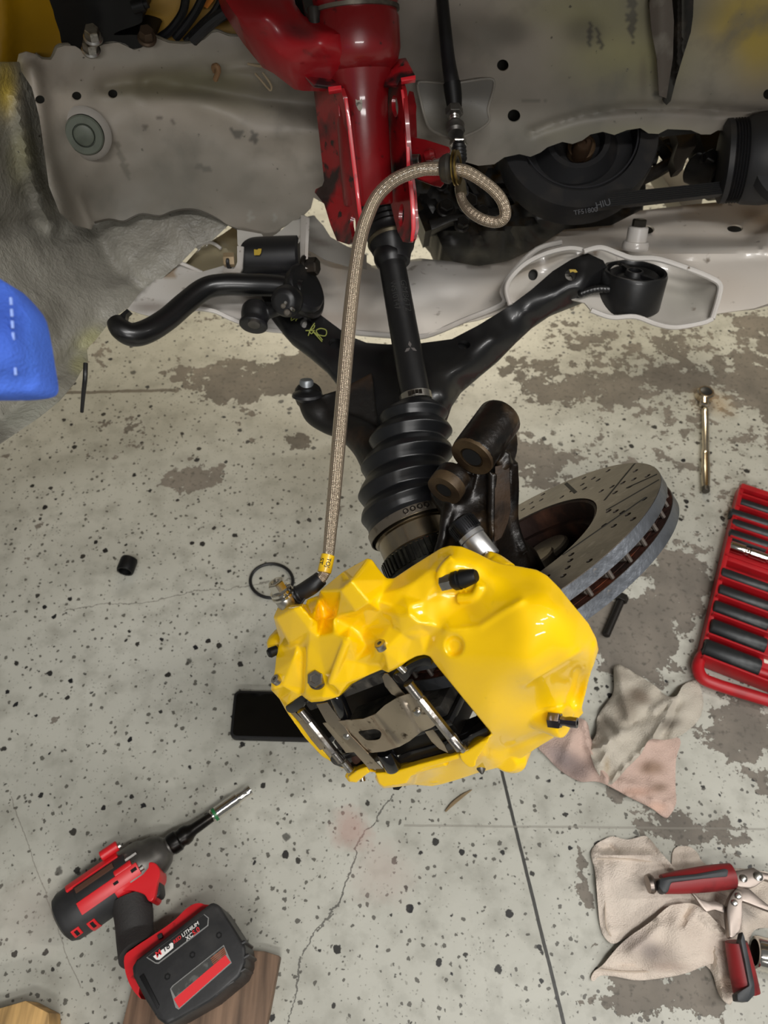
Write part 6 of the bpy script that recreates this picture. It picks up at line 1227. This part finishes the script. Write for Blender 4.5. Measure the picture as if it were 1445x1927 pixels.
cloth('cloth_layer', [(1112, 1607), (1120, 1590), (1140, 1578), (1155, 1574), (1180, 1580), (1212, 1573), (1224, 1580), (1240, 1600), (1262, 1625), (1280, 1645), (1300, 1680), (1290, 1720), (1250, 1745), (1215, 1750), (1182, 1762), (1155, 1776), (1138, 1764), (1129, 1740), (1124, 1690), (1120, 1640)],
      [(1115, 1605, .006), (1180, 1580, .010), (1224, 1580, .012), (1290, 1690, .020), (1155, 1772, .006), (1128, 1720, .006), (1190, 1680, .016), (1240, 1640, .020), (1160, 1625, .018)], RAG1, r2, 'dccfc2',
      [(1252, 1630, 16, 8, '9a8a78', .5, .4), (1180, 1600, 60, 8, 'c5b7a8', .5), (1170, 1700, 30, 30, 'd5cabd', .4)],
      [([(1118, 1606), (1160, 1608), (1225, 1608), (1258, 1628), (1285, 1655)], 5, .008), ([(1132, 1596), (1150, 1592), (1160, 1604)], 5, -.010), ([(1134, 1612), (1136, 1680), (1150, 1760)], 4, .003), ([(1225, 1580), (1250, 1612), (1285, 1648)], 5, .008), ([(1140, 1750), (1180, 1752)], 4, .003)], nz=.004)
cloth('cloth_layer', [(1112, 1842), (1118, 1828), (1135, 1815), (1160, 1785), (1185, 1762), (1220, 1738), (1255, 1708), (1270, 1702), (1300, 1700), (1325, 1712), (1348, 1735), (1366, 1752), (1372, 1775), (1370, 1795), (1355, 1808), (1320, 1820), (1290, 1832), (1250, 1840), (1200, 1845), (1160, 1838), (1130, 1836), (1118, 1846)],
      [(1115, 1840, .004), (1180, 1770, .018), (1255, 1710, .030), (1320, 1715, .034), (1368, 1775, .018), (1355, 1806, .010), (1250, 1838, .007), (1160, 1836, .006), (1230, 1780, .028), (1300, 1770, .034)], RAG1, r2, 'dccec0',
      [(1240, 1800, 40, 24, '8d8078', .65), (1190, 1770, 40, 24, 'ab9c98', .5), (1260, 1820, 40, 10, '9a8478', .5), (1225, 1790, 20, 16, '77706e', .5), (1300, 1760, 30, 30, 'cbbcae', .4)],
      [([(1282, 1740), (1290, 1722), (1300, 1706)], 5, -.009), ([(1160, 1815), (1250, 1818), (1350, 1790)], 4, -.003), ([(1366, 1760), (1340, 1745), (1322, 1728)], 5, .007), ([(1190, 1790), (1215, 1770), (1240, 1745)], 8, .006)], nz=.005)
for pts, z in (([(1134, 1612), (1138, 1680), (1140, 1740), (1150, 1762)], .012), ([(1122, 1616), (1180, 1617), (1240, 1624)], .019), ([(1128, 1824), (1180, 1829), (1250, 1826), (1310, 1808), (1358, 1788)], .012)):
    mb = MB(); tube(mb, fz(pts, [0][0]+z), .0009, 6, 5); mb.build('hem_seam', RAG1 if 0 else mat('hem_thread', 'c9b9a8', .9) if 'hem_thread' not in MATS else MATS['hem_thread'], r2)
# ------------------------------------------------------------------ locking pliers
lp = thing('locking_pliers', 'locking pliers with red and black grips lying on the folded rag', 'pliers', PZ(1380, 1720, .02))
NK = mat('nickel_plier_steel', '8b817a', .38, 1.0, noise=[(40, '7b7068', .55, .75)], bump=[(90, .08)])
def zpl(name, pts, z, th, m, bv=.002, sm=0, parent=lp, label=None):
    mb = MB(); p = smooth2(pts, sm) if sm else pts; prism(mb, fz(p, z), -ZU*th); return mb.build(name, m, parent, bevel=bv, label=label)
RG = mat('dark_red_grip', '8c1f22', .5, noise=[(30, '5e1417', .5, .7)]); BG = mat('black_grip', '2a2d30', .5, noise=[(30, '3b3e41', .5, .7)])
zz = .046
mb = MB(); g0, g1 = PZ(1247, 1664, zz), PZ(1377, 1648, zz); gd = (g1-g0).normalized()
gm = MB(); tube(gm, [g0, g0.lerp(g1, .3), g0.lerp(g1, .7), g1], [.011, .0135, .0150, .0145], 24, 6); gm.build('grip', RG, lp, label='red grip with black back')
zpl('grip_back', [(1241, 1653), (1260, 1649), (1310, 1644), (1364, 1634), (1372, 1636), (1370, 1650), (1320, 1654), (1264, 1660), (1258, 1679), (1248, 1680), (1240, 1668)], zz+.0165, .018, BG, .003)
mb = MB(); lathe(mb, PZ(1217, 1664, zz), gd, [(0, .006), (.001, .0105), (.005, .0115), (.008, .010), (.009, .006), (.011, .0055), (.035, .0055)], 28); mb.build('adjusting_screw', NK, lp)
zpl('upper_jaw_plate', [(1376, 1640), (1400, 1636), (1418, 1632), (1430, 1640), (1445, 1643), (1470, 1640), (1470, 1665), (1440, 1655), (1422, 1668), (1412, 1671), (1395, 1669), (1376, 1664)], zz+.006, .010, NK, .0015)
zpl('lower_jaw_plate', [(1385, 1668), (1410, 1672), (1430, 1690), (1445, 1702), (1470, 1712), (1470, 1722), (1440, 1712), (1410, 1700), (1388, 1692)], zz+.001, .009, NK, .0018)
zpl('jaw_arm', [(1386, 1672), (1396, 1680), (1397, 1700), (1395, 1740), (1388, 1758), (1374, 1764), (1370, 1740), (1368, 1710), (1374, 1688)], zz+.004, .012, NK, .003, 3)
zpl('release_lever', [(1295, 1674), (1306, 1680), (1318, 1692), (1332, 1696), (1345, 1695), (1362, 1702), (1368, 1712), (1362, 1718), (1345, 1712), (1330, 1716), (1320, 1706), (1308, 1688)], zz-.002, .004, NK, .001)
for u, v, z, r in ((1399, 1653, zz+.007, .0042), (1389, 1686, zz+.005, .0034), (1382, 1699, zz+.005, .0034), (1427, 1649, zz+.007, .005)):
    mb = MB(); lathe(mb, PZ(u, v, z), ZU, [(-.004, r), (.0004, r*1.1), (.0016, r*.8), (.002, r*.3)], 18); mb.build('rivet', STEEL, lp)
g0, g1 = PZ(1385, 1772, .040), PZ(1405, 1868, .026)
gm = MB(); tube(gm, [g0, g0.lerp(g1, .3), g0.lerp(g1, .7), g1], [.0125, .0140, .0150, .0150], 24, 6); gm.build('grip', RG, lp, label='red grip with black back')
mb = MB(); prism(mb, [PZ(a, b, z) for a, b, z in [(1398, 1752, .060), (1402, 1765, .058), (1412, 1810, .053), (1420, 1850, .046), (1421, 1872, .044), (1408, 1886, .043), (1388, 1884, .043), (1386, 1870, .044), (1398, 1862, .046), (1410, 1855, .047), (1402, 1810, .054), (1394, 1770, .059)]], -ZU*.016); mb.build('grip_back', BG, lp, bevel=.002)
# chrome socket at the right edge
cs = thing('chrome_socket', 'large chrome socket at the right edge beside the plier grip', 'socket', PZ(1430, 1800, 0))
mb = MB(); ring(mb, PZ(1420, 1792, .019), (PZ(1470, 1805, .019)-PZ(1420, 1792, .019)), [(0, .0145), (0, .0180), (.002, .0190), (.05, .0190), (.05, .0145)], 48); mb.build('barrel', CHROME, cs)
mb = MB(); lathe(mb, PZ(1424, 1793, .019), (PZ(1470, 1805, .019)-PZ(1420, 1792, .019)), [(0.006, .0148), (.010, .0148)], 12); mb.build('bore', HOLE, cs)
# ------------------------------------------------------------------ impact wrench
iw = thing('impact_wrench', 'red and black cordless impact wrench with a chrome socket, lying at the lower left', 'impact wrench', PZ(260, 1740, .0))
BKT = mat('wrench_black_plastic', '232324', .5, noise=[(24, '343333', .5, .72)], bump=[(80, .12)]); REDW = mat('wrench_red_plastic', 'd01f26', .38, noise=[(16, 'a5161c', .52, .75), (60, '6a1216', .66, .74)])
OV = mat('wrench_rubber_overmould', '2a2827', .75, bump=[(400, .3)])
zc = .040
m0, m1 = PZ(132, 1722, zc), PZ(322, 1590, zc); md = (m1-m0).normalized(); ML = (m1-m0).length; sd = md.cross(ZU).normalized()   # sd: towards lower right
if sd.y > 0: sd = -sd
def wp(a, s, z=0.0): return m0+md*a+sd*s+ZU*z
mb = MB(); lathe(mb, m0-md*.012, md, [(0, .021), (.003, .027), (.010, .0305), (.035, .0315), (.060, .0315), (.075, .029)], 48); mb.build('motor_cap', BKT, iw)
mb = MB(); lathe(mb, m0+md*.058, md, [(0, .0300), (.004, .0310), (.018, .0310), (.022, .0290)], 40); mb.build('motor_housing', REDW, iw)
nl = ML-.052
mb = MB(); lathe(mb, m0+md*(ML-.070), md, [(0, .0285), (.004, .0300), (.030, .0300), (.038, .0285), (.042, .0255), (.052, .0235), (.062, .0180), (.066, .0125), (.068, .012)], 48)
for an in (.4, 1.1, -.3): tube(mb, [m0+md*(ML-.064)+(ZU*math.cos(an)+sd*math.sin(an))*.0285, m0+md*(ML-.036)+(ZU*math.cos(an)+sd*math.sin(an))*.0285], .0035, 8, 0)
mb.build('gear_case', GREYMET, iw)
# black window between red ribs on the body's top
def strip(name, a0, a1, an0, an1, r, th, m, parent=iw, taper=0):
    mb = MB(); n = 14; v = []
    for i in range(n+1):
        an = an0+(an1-an0)*i/n
        for (a, rr) in ((a0, r), (a1+taper*(i/n), r)): v.append(m0+md*a+(ZU*math.cos(an)+sd*math.sin(an))*rr)
        for (a, rr) in ((a1+taper*(i/n), r-th), (a0, r-th)): v.append(m0+md*a+(ZU*math.cos(an)+sd*math.sin(an))*rr)
    f = []
    for i in range(n):
        for k in range(4): f.append((i*4+k, i*4+(k+1) % 4, i*4+4+(k+1) % 4, i*4+4+k))
    f += [(0, 1, 2, 3), tuple(n*4+k for k in (3, 2, 1, 0))]; mb.add(v, f); return mb.build(name, m, parent, 40, bevel=.0006)
strip('side_panel', .020, .084, -.55, .10, .0325, .004, BKT)
strip('red_rib', .012, .078, -.85, -.55, .0345, .006, REDW); strip('red_rib', .018, .094, .10, .55, .0345, .006, REDW)
strip('tool_rib', .022, .070, -.42, -.22, .0345, .003, mat('brown_smoked_strip', '5f4236', .4, .2))
strip('vent_frame', .016, .026, .95, 1.75, .0325, .002, REDW); strip('vent_frame', -.002, .008, .85, 1.25, .0318, .002, REDW)
strip('vent_slot', .019, .023, 1.0, 1.35, .0331, .0016, HOLE); strip('vent_slot', .001, .005, .92, 1.18, .0324, .0016, HOLE)
strip('vent_slot', .085, .092, .22, .34, .0350, .0016, HOLE); strip('vent_slot', .062, .068, .25, .35, .0350, .0016, HOLE)
for (u, v) in ((243, 1634), (216, 1598)):
    a = PZ(u-8, v+5, .068); mb = MB(); cyl(mb, a, a+md*.014, .0040, 18); mb.build('case_screw', STEEL, iw)
    a = PZ(u-26, v+14, .068); mb = MB(); cyl(mb, a, a+md*.022, .0062, 18); mb.build('screw_post', REDW, iw)
# red collar with trigger, grip and foot
def wz(name, pts, z0, z1, m, bv=.004, sm=3, lab=None):
    mb = MB(); p = smooth2(pts, sm) if sm else pts; prism(mb, fz(p, z1), -ZU*(z1-z0)); return mb.build(name, m, iw, bevel=bv, label=lab, seg=3)
wz('red_collar', [(196, 1692), (190, 1680), (215, 1655), (240, 1642), (270, 1625), (290, 1623), (300, 1636), (300, 1650), (296, 1660), (290, 1690), (280, 1696), (272, 1684), (258, 1678), (240, 1676), (215, 1680)], .028, .064, REDW)
wz('trigger', [(276, 1650), (284, 1644), (296, 1646), (300, 1660), (302, 1678), (296, 1688), (286, 1684), (280, 1670), (271, 1662)], .030, .056, BKT)
mb = MB(); tube(mb, [PZ(246, 1690, .042), PZ(252, 1725, .042), PZ(254, 1760, .042), (PZ(262, 1795, .052))], [.0235, .0225, .0215, .0235], 28, 6, sx=1.0); mb.build('grip', OV, iw)
wz('foot', [(234, 1800), (250, 1785), (275, 1768), (310, 1745), (332, 1728), (350, 1710), (368, 1700), (385, 1702), (402, 1716), (300, 1812), (262, 1860), (266, 1880), (248, 1860), (236, 1830)], .026, .074, REDW, .006)
wz('foot_button', [(295, 1760), (304, 1755), (306, 1764), (298, 1768)], .06, .078, BKT, .001, 0)
# battery pack resting on the wood block
bt_ = [(256, 1806), (398, 1697), (412, 1702), (440, 1745), (462, 1780), (462, 1812), (452, 1838), (395, 1885), (330, 1922), (312, 1930), (296, 1918), (272, 1880), (250, 1838), (247, 1820)]
mb = MB(); prism(mb, fz(bt_, .100), -ZU*.075); bat = mb.build('battery_pack', mat('battery_black', '1f1f20', .48, noise=[(20, '343332', .5, .7)], bump=[(70, .15)]), iw, bevel=.007, seg=3)
BO, BX_ = PZ(284, 1812, .1008), (PZ(398, 1728, .1008)-PZ(284, 1812, .1008)); BL = BX_.length; BX_ = BX_.normalized(); BY_ = ZU.cross(BX_)
def bpt(a, b, z=0): return BO+BX_*a+BY_*b+ZU*z
def bq(u, v): p = PZ(u, v, .1008)-BO; return p.dot(BX_), p.dot(BY_)
SIL = mat('silver_line', 'b9b9b6', .35, .8); LW = mat('white_label', 'e6e3df', .5); LR = mat('red_label', 'e02a30', .5); LB = mat('black_label', '101010', .5)
def bl(name, pts, m, z=.0, th=.0006, bv=0):
    mb = MB(); prism(mb, [PZ(a, b, .1006+z) for a, b in pts], -ZU*th); return mb.build(name, m, bat, bevel=bv)
bl('label_border', [(275, 1802), (384, 1720), (393, 1727), (392, 1742), (374, 1756), (298, 1814), (292, 1813)], SIL, .0002)
bl('label_ground', [(277, 1801), (383, 1721), (391, 1728), (390, 1741), (298, 1811), (293, 1811)], LB, .0005)
bl('white_badge', [(288, 1800), (322, 1774), (326, 1775), (326, 1784), (300, 1806), (294, 1806)], LW, .0009)
tx = (PZ(322, 1781, .1)-PZ(294, 1803, .1)).normalized(); ty = ZU.cross(tx)
text_obj('M', 'label_print', PZ(295, 1803, .1022), tx, ty, .0085, LR, bat, bold=.012, shear=.1)
text_obj('18', 'label_print', PZ(308, 1793, .1022), tx, ty, .0085, LB, bat, bold=.012, shear=.1)
text_obj('RED', 'label_print', PZ(327.5, 1776.5, .1022), tx, ty, .0052, LR, bat, bold=.012, shear=.1)
text_obj('LITHIUM', 'label_print', PZ(343.5, 1764, .1022), tx, ty, .0056, LW, bat, bold=.012, shear=.1)
text_obj('XC', 'label_print', PZ(351, 1771, .1022), tx, ty, .0062, LW, bat, bold=.012, shear=.1)
text_obj('5.0', 'label_print', PZ(364, 1761, .1022), tx, ty, .0070, LR, bat, bold=.012, shear=.1)
bl('label_border', [(320, 1861), (324, 1855), (421, 1778), (436, 1812), (336, 1900), (330, 1896)], SIL, .0002)
bl('rating_label', [(322, 1861), (326, 1856), (420, 1781), (426, 1796), (330, 1876)], mat('dark_grey_label', '3a3a38', .6, noise=[(90, '5a5a57', .5, .6)]), .0006)
bl('red_stripe', [(327, 1880), (424, 1797), (434, 1811), (337, 1897)], LR, .0006)
for k in range(4): bl('orange_print_line', [(396+k*1.5, 1807-k*0+k*3.2-3), (422+k*1.0, 1786+k*3.2-3), (422.5+k, 1787.2+k*3.2-3), (396.5+k*1.5, 1808.2+k*3.2-3)], mat('orange_ink', 'a8562c', .6) if 'orange_ink' not in MATS else MATS['orange_ink'], .0010, .0003)
for u, v in ((315, 1838), (412, 1760), (362, 1797)):
    mb = MB(); lathe(mb, PZ(u, v, .1004), ZU, [(-.002, .0034), (.0004, .0034), (.0004, .0022), (-.0006, .002)], 6); mb.build('case_screw', BLACKP, bat)
for k in range(7):
    u, v = [(452, 1775), (459, 1800), (452, 1826), (430, 1850), (400, 1872), (370, 1892), (300, 1905)][k]
    mb = MB(); prism(mb, fz([(u-10, v+3), (u+8, v-8), (u+12, v-2), (u-6, v+9)], .0995), -ZU*.06); mb.build('grip_ridge', bat.data.materials[0], bat, bevel=.002)
bl('battery_side_rib', [(262, 1838), (270, 1832), (300, 1892), (296, 1900)], BLACKP, .0008, .002, .0006)
# anvil, extension and chrome socket
s0 = m1-md*.002
mb = MB(); lathe(mb, s0, md, [(0, .0120), (.003, .0135), (.012, .0135), (.014, .0115), (.017, .0112), (.020, .0125), (.026, .0115), (.030, .0090), (.034, .0075), (.062, .0065), (.064, .0060)], 32); mb.build('extension', mat('black_oxide_steel', '1b1917', .32, .7, noise=[(40, '3a322a', .5, .7)]), iw)
mb = MB(); lathe(mb, s0+md*.060, md, [(0, .0072), (.001, .0085), (.038, .0085), (.039, .0068), (.050, .0066), (.051, .0072), (.058, .0068)], 32); mb.build('drive_socket', CHROME, iw)
mb = MB(); ring(mb, s0+md*.063, md, [(0, .0085), (0, .0088), (.004, .0088), (.004, .0085)], 32); mb.build('green_band', mat('green_band', '1f6a3a', .4), iw)
# wood blocks
def wood(name, base):
    m = mat(name, base, .7, bump=[(60, .3)]); nt = m.node_tree; N = nt.nodes; L = nt.links
    tc = N.new('ShaderNodeTexCoord'); mp = N.new('ShaderNodeMapping'); mp.inputs['Scale'].default_value = (60, 4, 20); mp.inputs['Rotation'].default_value = (0, 0, -.25); L.new(tc.outputs['Object'], mp.inputs[0])
    t = N.new('ShaderNodeTexNoise'); t.inputs['Scale'].default_value = 1.6; t.inputs['Detail'].default_value = 6; L.new(mp.outputs[0], t.inputs['Vector'])
    r = N.new('ShaderNodeValToRGB'); r.color_ramp.elements[0].position = .35; r.color_ramp.elements[1].position = .68; c = lin(base)
    r.color_ramp.elements[0].color = tuple(x*.45 for x in c[:3])+(1,); r.color_ramp.elements[1].color = tuple(min(1, x*1.25) for x in c[:3])+(1,); L.new(t.outputs[0], r.inputs[0]); L.new(r.outputs[0], N['Principled BSDF'].inputs['Base Color']); return m
W1 = wood('brown_weathered_wood', '7d6450'); W2 = wood('pale_yellow_wood', 'c9a267')
mb = MB(); prism(mb, fz([(268, 1776), (498, 1790), (526, 1799), (500, 1935), (498, 1990), (205, 1990), (228, 1935)], .022), -ZU*.0215); o = mb.build('wood_block', W1, bevel=.0015); tag(o, 'brown weathered wood board under the battery of the impact wrench', 'wood block')
mb = MB(); prism(mb, fz([(-60, 1910), (0, 1897), (48, 1883), (92, 1906), (96, 1990), (-60, 1990)], .038), -ZU*.0375); o = mb.build('wood_block', W2, bevel=.0015); tag(o, 'pale yellow wood offcut in the bottom left corner', 'wood block')
# blue garment of somebody standing at the left, close to the lens
bg = thing('blue_work_sleeve', 'blue cloth work sleeve with pale stitching, blurred at the left edge', 'garment', P(0, 640, .36))
BLU = mat('bright_blue_denim', '3a5fc0', .85, attr=True, bump=[(600, .4, 2), (90, .2)])
t_ = TPS([(-150, 520, .40), (0, 530, .37), (60, 600, .36), (75, 720, .36), (0, 740, .35), (-150, 740, .35), (-20, 640, .335), (-400, 600, .26), (-400, 440, .31), (-400, 760, .30), (-700, 600, .22), (-700, 430, .28), (-700, 780, .27)])
mb = MB(); V = sheet(mb, smooth2([(-700, 420), (-400, 440), (-160, 470), (-40, 505), (-5, 522), (12, 534), (36, 560), (52, 585), (62, 630), (70, 680), (76, 715), (73, 730), (60, 737), (30, 741), (-10, 742), (-160, 744), (-400, 760), (-700, 780)], 4), lambda V: [P(a, b, d+mnoise.noise(Vector((a/50, b/50, 2)))*.003) for (a, b), d in zip(V, t_(V))], FW*.02, 8)
o = mb.build('cloth', BLU, bg, 60); paint(o, V, '3f65c8', [(10, 725, 80, 16, '4a74e0', .6), (60, 640, 14, 80, '4470d8', .6), (0, 600, 50, 60, '2f54c0', .4)])
ST = mat('pale_stitch', '8fa8e6', .8)
for k in range(7):
    y = 560+k*22; mb = MB(); tube(mb, [P(20+k*1.4, y, .343+.002*abs(3-k)*.5), P(21+k*1.4, y+14, .343+.002*abs(3-k)*.5)], .0007, 6, 0); mb.build('stitch', ST, o)
for k in range(3):
    x = -8+k*13; mb = MB(); tube(mb, [P(x, 700-k, .349), P(x+8, 699-k, .349)], .0007, 6, 0); mb.build('stitch', ST, o)
